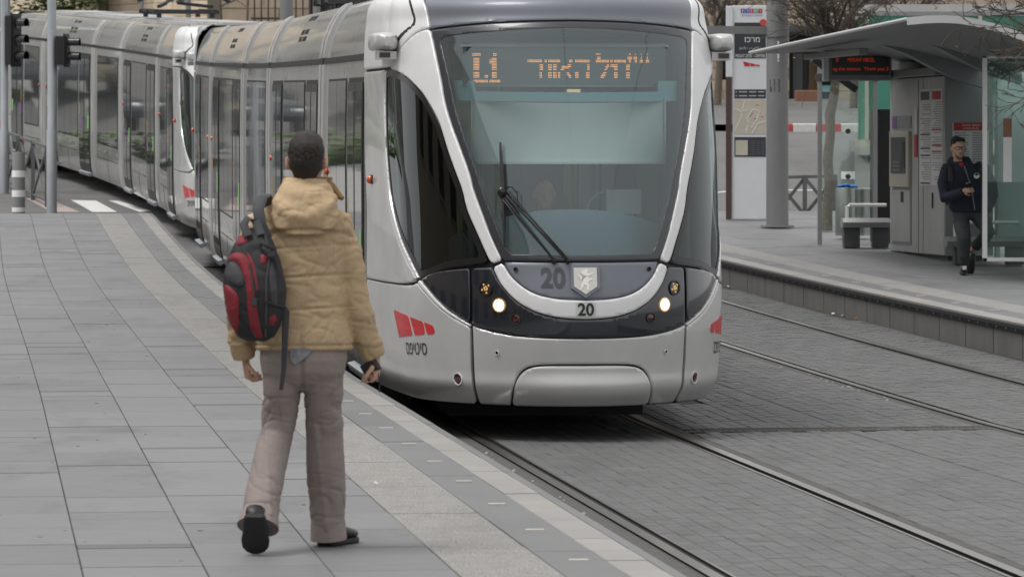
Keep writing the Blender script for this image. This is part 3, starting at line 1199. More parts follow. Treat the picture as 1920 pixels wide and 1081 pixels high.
P['shell'] = [(AMAX - .03, 2.715), (1.90, 2.715)] + P['shell'][:-1] + [(1.315, 3.26), (1.375, 3.33), (AMAX - .03, 3.33)]


def relax(poly, rounds=2, sharp=38, closed=True):
    """round off the small kinks of a measured outline, keep its true corners"""
    p = [Vector((q[0], q[1], 0)) for q in poly]
    for _ in range(rounds):
        n = len(p)
        out = []
        for i in range(n):
            if not closed and i in (0, n - 1):
                out.append(p[i])
                continue
            a, b, c = p[i - 1], p[i], p[(i + 1) % n]
            if (b - a).length < 1e-6 or (c - b).length < 1e-6:
                out.append(b)
                continue
            ang = math.degrees((b - a).angle(c - b))
            if ang > sharp:
                out.append(b)
            else:
                out.append(b.lerp(a, .25))
                out.append(b.lerp(c, .25))
        p = out
    return [(q.x, q.y) for q in p]


for _k in ('side', 'pillar', 'trim', 'wing', 'wingtrim', 'sideup', 'sidelow', 'shell', 'seamgap'):
    P[_k] = relax(P[_k])
for _k in ('wind', 'clear', 'lampband', 'uband', 'apron', 'bumper', 'tow', 'towhole', 'roofpan'):
    P[_k] = relax(P[_k], closed=False)


def whole(half, first_on_axis=True):
    """mirror a half outline that starts and ends on the centre line"""
    h = [(max(0.0, p[0]), p[1]) for p in half]
    h[0] = (0.0, h[0][1])
    h[-1] = (0.0, h[-1][1]) if first_on_axis else h[-1]
    return h + [(-p[0], p[1]) for p in reversed(h)]


def poly_sdf(pts, poly):
    p = np.asarray(poly, float)
    q = np.roll(p, -1, axis=0)
    d2 = np.full(len(pts), 1e9)
    inside = np.zeros(len(pts), bool)
    for a, b in zip(p, q):
        e = b - a
        L = max(1e-12, e @ e)
        w = pts - a
        t = np.clip((w @ e) / L, 0, 1)
        r = w - t[:, None] * e
        d2 = np.minimum(d2, (r * r).sum(1))
        c = (a[1] > pts[:, 1]) != (b[1] > pts[:, 1])
        with np.errstate(divide='ignore', invalid='ignore'):
            xi = a[0] + (pts[:, 1] - a[1]) * e[0] / (e[1] if abs(e[1]) > 1e-12 else 1e-12)
        inside ^= c & (pts[:, 0] < xi)
    d = np.sqrt(d2)
    return np.where(inside, -d, d)


def cut(verts, polys, dist, level, keep):
    """split polygons along dist == level; keep 'in', or 'both'"""
    verts = list(verts)
    dist = list(dist)
    cache = {}
    out = []

    def mid(i, j):
        k = (i, j) if i < j else (j, i)
        if k not in cache:
            a, b = k
            t = (level - dist[a]) / (dist[b] - dist[a])
            verts.append(tuple(verts[a][c] + (verts[b][c] - verts[a][c]) * t for c in range(2)))
            dist.append(level)
            cache[k] = len(verts) - 1
        return cache[k]
    for p in polys:
        s = [dist[i] - level for i in p]
        if all(q <= 1e-9 for q in s):
            out.append(p)
            continue
        if all(q >= -1e-9 for q in s):
            if keep == 'both':
                out.append(p)
            continue
        a, b = [], []
        n = len(p)
        for k in range(n):
            i, j = p[k], p[(k + 1) % n]
            si, sj = s[k], s[(k + 1) % n]
            if si <= 0:
                a.append(i)
            if si >= 0:
                b.append(i)
            if si * sj < 0:
                q = mid(i, j)
                a.append(q)
                b.append(q)
        if len(a) > 2:
            out.append(a)
        if keep == 'both' and len(b) > 2:
            out.append(b)
    return verts, out, dist


def panel(poly, holes=(), cell=.022, inset=.007, off=0.0, rim=.03, bulge=None):
    """part of the cab skin bounded by an outline, with rolled edges and a rim of real depth"""
    pa = np.asarray(poly)
    a0, z0 = pa.min(0) - cell
    a1, z1 = pa.max(0) + cell
    z0, z1 = max(z0, .25), min(z1, 3.36)
    na, nz = max(2, int((a1 - a0) / cell) + 1), max(2, int((z1 - z0) / cell) + 1)
    ga, gz = np.linspace(a0, a1, na), np.linspace(z0, z1, nz)
    verts = [(x, y) for y in gz for x in ga]
    polys = [[j * na + i, j * na + i + 1, (j + 1) * na + i + 1, (j + 1) * na + i] for j in range(nz - 1) for i in range(na - 1)]
    for hole in [None] + list(holes):
        d = poly_sdf(np.array(verts), poly if hole is None else hole)
        if hole is not None:
            d = -d
        verts, polys, d = cut(verts, polys, d, 0.0, 'in')
    used = sorted({i for p in polys for i in p})
    arr = np.array(verts)
    d = poly_sdf(arr, poly)
    for hole in holes:
        d = np.maximum(d, -poly_sdf(arr, hole))
    if inset:
        verts, polys, d = cut(verts, polys, d, -inset, 'both')
    used = sorted({i for p in polys for i in p})
    ren = {i: k for k, i in enumerate(used)}
    V, N = [], []
    for i in used:
        a, z = verts[i]
        p, n, ta, tz = SF(a, min(max(z, .252), 3.358))
        dd = d[i]
        o = off
        if inset and dd > -inset * .5:
            o -= inset * .8
        if bulge:
            o += bulge(a, z)
        V.append(p + n * o)
        N.append(n)
    F = [tuple(ren[i] for i in p) for p in polys]
    if rim:
        cnt = {}
        for f in F:
            for k in range(len(f)):
                e = (f[k], f[(k + 1) % len(f)])
                cnt[e] = cnt.get(e, 0) + 1
        b = [e for e in cnt if (e[1], e[0]) not in cnt]
        low = {}
        for e in b:
            for i in e:
                if i not in low:
                    low[i] = len(V)
                    V.append(V[i] - N[i] * rim)
        F += [(e[1], e[0], low[e[0]], low[e[1]]) for e in b]
    return V, F


def mirror(poly):
    return [(-p[0], p[1]) for p in reversed(poly)]


CAB = []     # (name, mesh, bevel, matrix) pieces of one cab, in cab space


def cab_add(name, V, F, m, smooth=True, fix=False, sharp=50, front=False):
    mb = MB()
    mb.add(V, F)
    me = mb.mesh(name, [m] if isinstance(m, str) else m, smooth)
    if smooth and sharp:
        me.set_sharp_from_angle(angle=math.radians(sharp))
    CAB.append((name, me, front))


def cab_mb(name, mb, m, smooth=True, sharp=40, front=False):
    me = mb.mesh(name, [m] if isinstance(m, str) else m, smooth)
    bm = bmesh.new()
    bm.from_mesh(me)
    bmesh.ops.recalc_face_normals(bm, faces=bm.faces)
    bm.to_mesh(me)
    bm.free()
    if smooth and sharp:
        me.set_sharp_from_angle(angle=math.radians(sharp))
    CAB.append((name, me, front))


def grow(poly, d):
    """offset an outline outward by d (rough, for small d)"""
    p = np.asarray(poly, float)
    n = len(p)
    area = sum(p[i][0] * p[(i + 1) % n][1] - p[(i + 1) % n][0] * p[i][1] for i in range(n))
    sg = 1 if area > 0 else -1
    out = []
    for i in range(n):
        t = p[(i + 1) % n] - p[i - 1]
        t = t / max(1e-9, np.linalg.norm(t))
        out.append(tuple(p[i] + sg * d * np.array([t[1], -t[0]])))
    return out


def build_cab():
    wind, clear = whole(P['wind']), whole(P['clear'])
    side = P['side']
    # inner shell, dark, closes every joint; openings where the panes are
    full = [(-AMAX, .25), (AMAX, .25), (AMAX, 3.335), (-AMAX, 3.335)]
    V, F = panel(full, holes=[clear, side, mirror(side)], cell=.06, inset=0, off=-.028, rim=.0)
    # roof and floor of the shell
    ring = [S(a, .25) - Vector((0, -.03, 0)) for a in np.linspace(-AMAX, AMAX, 41)]
    o = len(V)
    V += ring
    F.append(tuple(o + i for i in reversed(range(41))))
    cab_add('cab', V, F, 'black')
    V, F = panel([(-AMAX, 3.325), (AMAX, 3.325), (AMAX, 3.36), (-AMAX, 3.36)], cell=.03, inset=0, off=-.008, rim=0)
    ring = [S(a, 3.359) for a in np.linspace(-AMAX, AMAX, 41)]
    o = len(V)
    V += ring
    F.append(tuple(o + i for i in range(41)))
    cab_add('cab_roof', V, F, 'silver')
    V, F = panel(wind, holes=[clear], off=-.004, inset=.004)
    cab_add('windscreen_frame', V, F, 'frit')
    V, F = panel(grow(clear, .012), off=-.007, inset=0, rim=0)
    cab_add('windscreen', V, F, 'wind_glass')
    V, F = panel(whole(P['lampband']), off=-.002)
    cab_add('lamp_band', V, F, 'dark_panel')
    V, F = panel(whole(P['uband']), off=.004)
    cab_add('nose_band', V, F, 'silver_bright')
    V, F = panel(whole(P['apron']), off=-.002)
    cab_add('nose_apron', V, F, 'grey_paint')
    V, F = panel(whole(P['bumper'], True)[:-1] if False else [(0, P['bumper'][0][1])] + P['bumper'][1:] + [(-p[0], p[1]) for p in reversed(P['bumper'][1:])],
                 holes=[[(0, P['towhole'][0][1])] + P['towhole'][1:] + [(-p[0], p[1]) for p in reversed(P['towhole'][1:])]])
    cab_add('bumper', V, F, 'silver')
    V, F = panel([(0, P['tow'][0][1])] + P['tow'][1:] + [(-p[0], p[1]) for p in reversed(P['tow'][1:])], off=.004, bulge=lambda a, z: .011 * math.exp(-((z - .37) / .075) ** 2) * max(0.0, 1 - (a / .60) ** 6))
    cab_add('tow_cover', V, F, 'silver')
    rp = [(p[0], p[1]) for p in P['roofpan']]
    rp[-1] = (0.0, rp[-1][1])
    V, F = panel(rp + [(-p[0], p[1]) for p in reversed(rp[:-1])])
    cab_add('roof_panel', V, F, 'grey_paint')
    for s in (1, -1):
        g = (lambda q: q) if s > 0 else mirror
        V, F = panel(grow(side, .01), off=-.008, inset=0, rim=0) if s > 0 else panel(mirror(grow(side, .01)), off=-.008, inset=0, rim=0)
        cab_add('side_window', V, F, 'cab_glass')
        V, F = panel(g(side), holes=[g(grow(side, -.045))], off=-.003, inset=0, rim=.01)
        cab_add('window_frame', V, F, 'black_gloss')
        for nm, key, m, off in (('pillar', 'pillar', 'silver_bright', .004), ('window_edge_strip', 'trim', 'silver_pale', .004), ('side_panel', 'sideup', 'silver', 0),
                                ('lower_panel', 'sidelow', 'silver', 0), ('lamp_wing', 'wing', 'dark_panel', -.002), ('wing_trim', 'wingtrim', 'silver_bright', .002), ('roof_corner', 'shell', 'silver_bright', 0)):
            V, F = panel(g(P[key]), off=off, inset=.006 if 'trim' not in key else .004, cell=.022 if 'trim' not in key else .011)
            cab_add(nm, V, F, m)
        V, F = panel(g(P['seamgap']), off=.003, inset=0, rim=.01)
        cab_add('roof_seam', V, F, 'black')
        for key in ('logo1', 'logo2', 'logo3'):
            if s > 0:
                q = mirror(P[key])      # the photo's side is negative a
                V, F = panel(q, off=.003, inset=0, rim=.004, cell=.02)
            else:
                V, F = panel(P[key], off=.003, inset=0, rim=.004, cell=.02)
            cab_add('emblem_bar', V, F, 'logo_red')
    # name under the emblem, wrapped on the skin
    v, f = text_geo('\u05e1\u05e4\u05d9\u05d8\u05d9\u05e1', 1.0)
    a = np.array(v)
    lo, hi = a.min(0), a.max(0)
    for s in (-1, 1):
        V = []
        for q in v:
            u = (q[0] - lo[0]) / (hi[0] - lo[0])
            w = (q[1] - lo[1]) / (hi[1] - lo[1])
            aa = (-1.745 + u * .36) if s < 0 else (1.385 + u * .36)
            zz = .585 + .012 * (u if s < 0 else 1 - u) + w * .088
            p, n, _, _ = SF(aa, zz)
            V.append(p + n * .004)
        cab_add('lettering', V, f, 'ink', smooth=False)
    # lamps
    for s in (-1, 1):
        def frame(k):
            aa, zz = P['pts'][k]
            p, n, ta, tz = SF(s * aa, zz)
            return p, n, ta, tz

        def disc(mb, fr, r, off, n=20, mi=0, r2=0, dome=0.0):
            p, nn, ta, tz = fr
            c = p + nn * off
            if r2:
                rings = [[c + (ta * math.cos(2 * PI * k / n) + tz * math.sin(2 * PI * k / n)) * q + nn * h for k in range(n)] for q, h in ((r2, .0), (r2, .008), (r, .008), (r, 0))]
                mb.loft(rings, mi, False)
            else:
                rings = [[c + (ta * math.cos(2 * PI * k / n) + tz * math.sin(2 * PI * k / n)) * r * math.cos(t) + nn * dome * math.sin(t) for k in range(n)] for t in (0, .5, 1.0, 1.4)]
                mb.loft(rings, mi, True)
        fr = frame(1)
        mb = MB()
        disc(mb, fr, .052, .0, r2=.040, mi=1)
        disc(mb, fr, .041, .002, mi=0, dome=.010)
        cab_mb('headlight', mb, ['headlight_on', 'warm_glow'], front=True)
        fr = frame(0)
        mb = MB()
        disc(mb, fr, .056, .0, r2=.046, mi=1)
        disc(mb, fr, .047, .001, mi=0, dome=.004)
        for q in range(9):
            an = q * .7
            p, nn, ta, tz = fr
            mb.ball(p + nn * .004 + (ta * math.cos(an) + tz * math.sin(an)) * (.012 + .02 * (q % 2)), .008, 8, 5, 2)  # faintly glowing beads painted in as glints on the unlit lens
        cab_mb('turn_signal', mb, ['lens_amber', 'black_gloss', 'warm_glow'])
        fr = frame(2)
        mb = MB()
        disc(mb, fr, .038, .0, r2=.031, mi=1)
        disc(mb, fr, .032, .001, mi=0, dome=.006)
        cab_mb('tail_lamp', mb, ['lens_red', 'dark_metal'])
        fr = frame(3)
        mb = MB()
        disc(mb, fr, .046, .0, r2=.039, mi=1)
        disc(mb, fr, .040, .0005, mi=0, dome=.002)
        cab_mb('side_reflector', mb, ['lens_red', 'silver_bright'])
        for k in (4, 5):
            fr = frame(k)
            mb = MB()
            disc(mb, fr, .017, .0, r2=.012, mi=1)
            disc(mb, fr, .0125, .0005, mi=0)
            cab_mb('bolt_hole', mb, ['black', 'silver_bright' if k == 4 else 'dark_metal'])
        # amber marker on the side
        p, nn, ta, tz = frame(6)
        mb = MB()
        mb.obox(p + nn * .004, ta * .05, tz * .035, nn * .004, 1)
        mb.ball(p + nn * .012, (.032, .036, .034), 12, 8, 0)
        cab_mb('marker_lamp', mb, ['lens_orange', 'black'])
        # camera pod at the roof corner
        mb = MB()
        rings = []
        for y, w, h in ((1.52, .02, .035), (1.55, .065, .058), (1.62, .090, .068), (2.00, .100, .070), (2.07, .088, .062), (2.10, .04, .04)):
            r = []
            for k in range(16):
                c, q = math.cos(2 * PI * k / 16), math.sin(2 * PI * k / 16)
                r.append((s * (1.28 + w * math.copysign(abs(c) ** .5, c)), y, 2.905 + h * math.copysign(abs(q) ** .5, q)))
            rings.append(r)
        mb.loft(rings)
        cab_mb('camera_pod', mb, 'silver')
        mb = MB()
        mb.box(s * 1.20, s * 1.345, 1.60, 1.78, 2.77, 2.83)
        mb.box(s * 1.25, s * 1.33, 1.585, 1.60, 2.785, 2.822, 1)
        cab_mb('camera_lens', mb, ['silver', 'lens_glass'], smooth=False)
        # bright rear door pillar of the cab
    # crest
    p, nn, ta, tz = SF(0, P['pts'][7][1])

    def flat(pts, off):
        return [p + nn * off + ta * x + tz * y for x, y in pts]
    sh = [(-.105, .115), (.105, .115), (.105, -.055), (0, -.128), (-.105, -.055)]
    mb = MB()
    for q, o, mi in ((1.0, .012, 0), (.80, .017, 1)):
        pts = [(x * q, y * q) for x, y in sh]
        n = len(pts)
        a = flat(pts, -.02)
        b = flat(pts, o)
        mb.add(a + b, [tuple(range(n, 2 * n))] + [(i, (i + 1) % n, n + (i + 1) % n, n + i) for i in range(n)], mi)
    lion = [(-.01, .075), (.012, .082), (.02, .068), (.012, .055), (.03, .048), (.052, .06), (.056, .05), (.034, .034), (.02, .03), (.024, .012), (.046, .018), (.05, .006), (.026, -.004), (.018, -.02),
            (.028, -.04), (.024, -.06), (.036, -.07), (.01, -.07), (.008, -.04), (-.008, -.03), (-.02, -.05), (-.034, -.07), (-.05, -.068), (-.036, -.055), (-.034, -.03), (-.02, -.008), (-.012, .02),
            (-.03, .03), (-.05, .05), (-.056, .04), (-.036, .016), (-.046, .012), (-.03, .002), (-.016, .04), (-.03, .056), (-.026, .07)]
    mb.add(flat(lion, .0195), [tuple(range(len(lion)))], 2)
    cab_mb('crest', mb, ['grey_paint', 'crest', 'crest_white'], smooth=False)
    # number plate and the ghost of an older number
    for body, (aa, zz), h, w, m, off in (('20', (.0, .954), .092, .125, 'ink', .011), ('20', (-.245, 1.180), .145, .185, 'ghost_ink', .003)):
        p, nn, ta, tz = SF(aa, zz)
        v, f = text_geo(body, 1.0, bold=.028)
        q = np.array(v)
        lo, hi = q.min(0), q.max(0)
        c = (lo + hi) / 2
        V = []
        for t in v:
            dx = (t[0] - c[0]) / (hi[0] - lo[0]) * w
            dz = (t[1] - c[1]) / (hi[1] - lo[1]) * h
            pp, n2, _, _ = SF(aa + dx, zz + dz)
            V.append(pp + n2 * off)
        cab_add('fleet_number', V, f, m, smooth=False)
    V, F = panel([(-.078, .902), (.078, .902), (.078, 1.006), (-.078, 1.006)], off=.0075, inset=0, rim=.004)
    cab_add('number_plate', V, F, 'plate', smooth=False)
    # wiper
    mb = MB()

    def sp(aa, zz, o):
        p, n, _, _ = SF(aa, zz)
        return p + n * o
    for a0, z0, a1, z1 in ((-.235, 1.31, -.605, 1.765), (-.13, 1.31, -.575, 1.80), (-.245, 1.32, -.615, 1.745), (-.145, 1.31, -.590, 1.775)):
        mb.tube([sp(a0 + (a1 - a0) * t, z0 + (z1 - z0) * t, .03 + .035 * math.sin(t * PI)) for t in (0, .2, .4, .6, .8, 1)], .0075, 8)
    mb.tube([sp(-.60 - .0 * t, 2.14 - .75 * t, .025) for t in np.linspace(0, 1, 9)], [.008, .012, .014, .015, .016, .015, .013, .011, .008], 8)
    mb.ball(sp(-.60, 1.78, .045), (.035, .03, .04), 10, 7)
    mb.tube([sp(-.575, 1.81, .05), sp(-.52, 1.815, .055), sp(-.485, 1.77, .05), sp(-.48, 1.66, .04)], .005, 6)
    for q in (-.235, -.13):
        mb.ball(sp(q, 1.30, .01), .022, 8, 6)
    cab_mb('wiper', mb, 'black_gloss', front=True)
    # inside of the cab
    V, F = panel([(-AMAX + .3, .7), (AMAX - .3, .7), (AMAX - .3, 3.05), (-AMAX + .3, 3.05)], holes=[grow(clear, .02), grow(side, .02), mirror(grow(side, .02))], cell=.07, inset=0, off=-.075, rim=0)
    cab_add('inner_lining', V, F, 'interior_light')
    mb = MB()
    mb.box(-1.15, 1.15, 2.72, 2.80, .6, 3.0, 1)                                   # partition
    cl = [S(a, 2.95) for a in np.linspace(-1.75, 1.75, 25)]
    cl = [(p.x * .9, p.y + .12, 2.95) for p in cl] + [(1.1, 2.8, 2.95), (-1.1, 2.8, 2.95)]
    mb.prism([(p[0], p[1]) for p in cl], 2.93, 2.96, 1, 'xy')                      # ceiling
    mb.box(-1.05, 1.05, 1.0, 2.8, .62, .66, 1)                                   # floor
    for i, x in enumerate((-.62, -.42, -.1, .22, .34, .52, .80)):
        mb.box(x, x + (.10 if i % 2 else .16), 2.70, 2.72, 1.3, 2.55, 2 if i % 3 else 3)
    for x in (-.30, .44):
        mb.tube([(x, 2.66, 1.2), (x, 2.66, 2.6)], .016, 8, 3)
    mb.box(.30, .56, .98, 1.02, 1.62, 1.80, 0)
    mb.tube([(.36 + .17 * math.cos(q), 1.25 + .05 * math.sin(q), 1.62 + .16 * math.sin(q)) for q in np.linspace(0, 2 * PI, 25)], .013, 6, 0, caps=False)
    cab_mb('cab_lining', mb, ['interior', 'interior_dark', 'white_plain', 'yellow_pole'], smooth=False)
    mb = MB()
    rings = []
    for x in np.linspace(-1, 1, 21):
        q = .52 * x * x
        w = .86 * x
        z = 1.66 - .20 * abs(x) ** 2.2
        rings.append([(w, .30 + q, 1.0), (w, .26 + q, 1.34), (w, .34 + q, 1.40), (w, .62 + q * .6, z), (w, .95 + q * .3, z - .02), (w, 1.0 + q * .3, 1.0)])
    mb.loft(rings)
    cab_mb('dashboard', mb, 'dash', sharp=30)
    mb = MB()
    mb.box(-.78, .73, .90, 1.00, 2.56, 2.88, 0)
    mb.box(-.80, .75, .88, .90, 2.85, 2.87, 1)
    mb.box(-.80, .75, .885, .90, 2.558, 2.567, 1)
    cab_mb('destination_display', mb, ['led_back', 'interior'], smooth=False)
    V, F = panel([(-1.06, 2.485), (1.06, 2.485), (1.075, 2.635), (.80, 2.635), (.80, 2.556), (-.86, 2.556), (-.86, 2.635), (-1.075, 2.635)], off=-.10, inset=0, rim=.02, cell=.03)
    cab_add('header_panel', V, F, 'teal', smooth=False)
    mb = MB()
    mb.box(-.715, .70, .80, .812, 2.005, 2.475, 0)
    mb.box(-.73, .715, .79, .822, 1.99, 2.008, 1)
    mb.box(-.73, -.715, .79, .822, 2.0, 2.475, 1)
    mb.box(.70, .715, .79, .822, 2.0, 2.475, 1)
    cab_mb('sun_blind', mb, ['blind', 'white_plain'], smooth=False)
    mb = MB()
    mb.box(-.01, .09, .88, .90, 2.505, 2.54)  # small glowing box put in for a bright reflection in the windscreen
    cab_mb('bright_spot', mb, 'warm_glow', smooth=False)
    # driver's seat
    mb = MB()
    mb.rings_z([(-.05, 1.98, 1.05, .25, .07), (-.05, 2.0, 1.4, .26, .08), (-.05, 2.03, 1.72, .21, .07), (-.05, 2.05, 1.80, .15, .06), (-.05, 2.05, 1.98, .165, .06), (-.05, 2.05, 2.02, .12, .04)], 20, power=3)
    mb.rings_z([(-.05, 1.75, .95, .26, .26), (-.05, 1.75, 1.08, .27, .27), (-.05, 1.76, 1.12, .22, .22)], 20, power=3)
    mb.rings_z([(-.05, 1.75, .63, .18, .18), (-.05, 1.75, .95, .09, .09)], 12)
    cab_mb('driver_seat', mb, 'interior_dark')
    mb = MB()
    mb.box(-.75, .75, 2.1, 3.0, .06, .26)  # black box added to block light leaking in under the cab
    cab_mb('under_cab_blocker', mb, 'black', smooth=False)
    # lit dots
    Z0 = 4.8
    rects = [(125, 205, 190, 215), (140, 236, 182, 284), (140, 302, 182, 350), (140, 366, 182, 414), (130, 436, 262, 464), (280, 436, 366, 464),
             (312, 205, 338, 215), (298, 236, 342, 246), (275, 252, 342, 284), (303, 302, 342, 350), (303, 366, 342, 414), (235, 400, 258, 412),
             (615, 254, 750, 282), (768, 254, 792, 282), (806, 254, 832, 282), (844, 254, 872, 282), (886, 254, 912, 282), (990, 254, 1016, 282), (1045, 254, 1172, 282),
             (728, 302, 752, 350), (810, 302, 832, 350), (850, 302, 872, 350), (915, 334, 938, 346), (930, 318, 955, 334), (958, 316, 982, 332), (984, 302, 1006, 316), (1154, 302, 1178, 350),
             (724, 366, 750, 414), (810, 366, 832, 414), (850, 366, 872, 414), (890, 366, 914, 414), (974, 370, 992, 382), (984, 384, 1002, 396), (994, 398, 1014, 412), (1045, 366, 1072, 412), (1150, 366, 1176, 414),
             (1240, 200, 1268, 212), (1250, 234, 1272, 246), (1240, 254, 1348, 282), (1364, 254, 1388, 282), (1400, 254, 1508, 282), (1338, 302, 1352, 318), (1322, 318, 1342, 334), (1308, 334, 1330, 348),
             (1368, 300, 1390, 312), (1404, 302, 1432, 350), (1510, 302, 1534, 350), (1306, 366, 1324, 380), (1294, 380, 1312, 396), (1284, 396, 1304, 412), (1404, 366, 1430, 414), (1508, 366, 1534, 414),
             (1536, 200, 1544, 208), (1588, 200, 1596, 208), (1641, 200, 1649, 208), (1693, 200, 1701, 208), (1526, 234, 1556, 246), (1578, 234, 1608, 246), (1641, 234, 1649, 246), (1693, 234, 1701, 246),
             (1530, 258, 1552, 274), (1582, 258, 1604, 274), (1628, 262, 1662, 274), (1682, 262, 1716, 274)]
    mb = MB()
    seen = set()
    for (x0, y0, x1, y1) in rects:
        for j in range(int(y0 // 14), int(y1 // 14) + 1):
            for i in range(int(x0 // 11), int(x1 // 11) + 1):
                cx, cy = i * 11 + 5.5, j * 14 + 7
                if x0 - 3 <= cx <= x1 + 3 and y0 - 4 <= cy <= y1 + 4 and (i, j) not in seen:
                    seen.add((i, j))
                    ppx, ppy = 860 + cx / 4.8, 60 + cy / 4.8
                    xl = ((ppx - 960) / 254.0 - .412) / .992
                    zl = 2.08 + (285 - ppy) / 254.0
                    r = .0031
                    mb.add([(xl - r, .897, zl), (xl, .897, zl + r), (xl + r, .897, zl), (xl, .897, zl - r)], [(0, 3, 2, 1)])
    cab_mb('display_dots', mb, 'led', smooth=False, front=True)


build_cab()


# ---- carriage bodies -------------------------------------------------------
SEC = [(.27, 1.215), (.33, 1.245), (.45, 1.275), (.7, 1.295), (1.1, 1.302), (1.6, 1.302), (2.1, 1.306), (2.6, 1.300), (2.82, 1.292), (2.88, 1.285), (3.0, 1.262), (3.12, 1.215), (3.22, 1.160), (3.29, 1.10), (3.315, 1.06), (3.335, .9), (3.35, .4)]
SZ = np.array([q[0] for q in SEC])
SX = np.array([q[1] for q in SEC])


def sec(z):
    return float(np.interp(z, SZ, SX))


def slab(mb, s, y0, y1, z0, z1, o0, o1, mi=0, rows=None):
    """plate lying on the side of a carriage between offsets o0 (inner) and o1 (outer)"""
    zs = sorted(set([z0, z1] + [float(q) for q in SZ if z0 < q < z1]))
    n = len(zs)
    v = []
    for y in (y0, y1):
        for o in (o0, o1):
            for z in zs:
                dx = sec(z + .01) - sec(z - .01)
                nz = -dx / math.hypot(dx, .02)
                nx = .02 / math.hypot(dx, .02)
                v.append((s * (sec(z) + o * nx), y, z + o * nz))
    f = []
    I = lambda a, b, k: (a * 2 + b) * n + k
    for k in range(n - 1):
        f.append((I(0, 1, k), I(1, 1, k), I(1, 1, k + 1), I(0, 1, k + 1)))
        f.append((I(0, 0, k), I(0, 1, k), I(0, 1, k + 1), I(0, 0, k + 1)))
        f.append((I(1, 0, k), I(1, 0, k + 1), I(1, 1, k + 1), I(1, 1, k)))
    f.append((I(0, 0, 0), I(1, 0, 0), I(1, 1, 0), I(0, 1, 0)))
    f.append((I(0, 0, n - 1), I(0, 1, n - 1), I(1, 1, n - 1), I(1, 0, n - 1)))
    mb.add(v, f, mi)


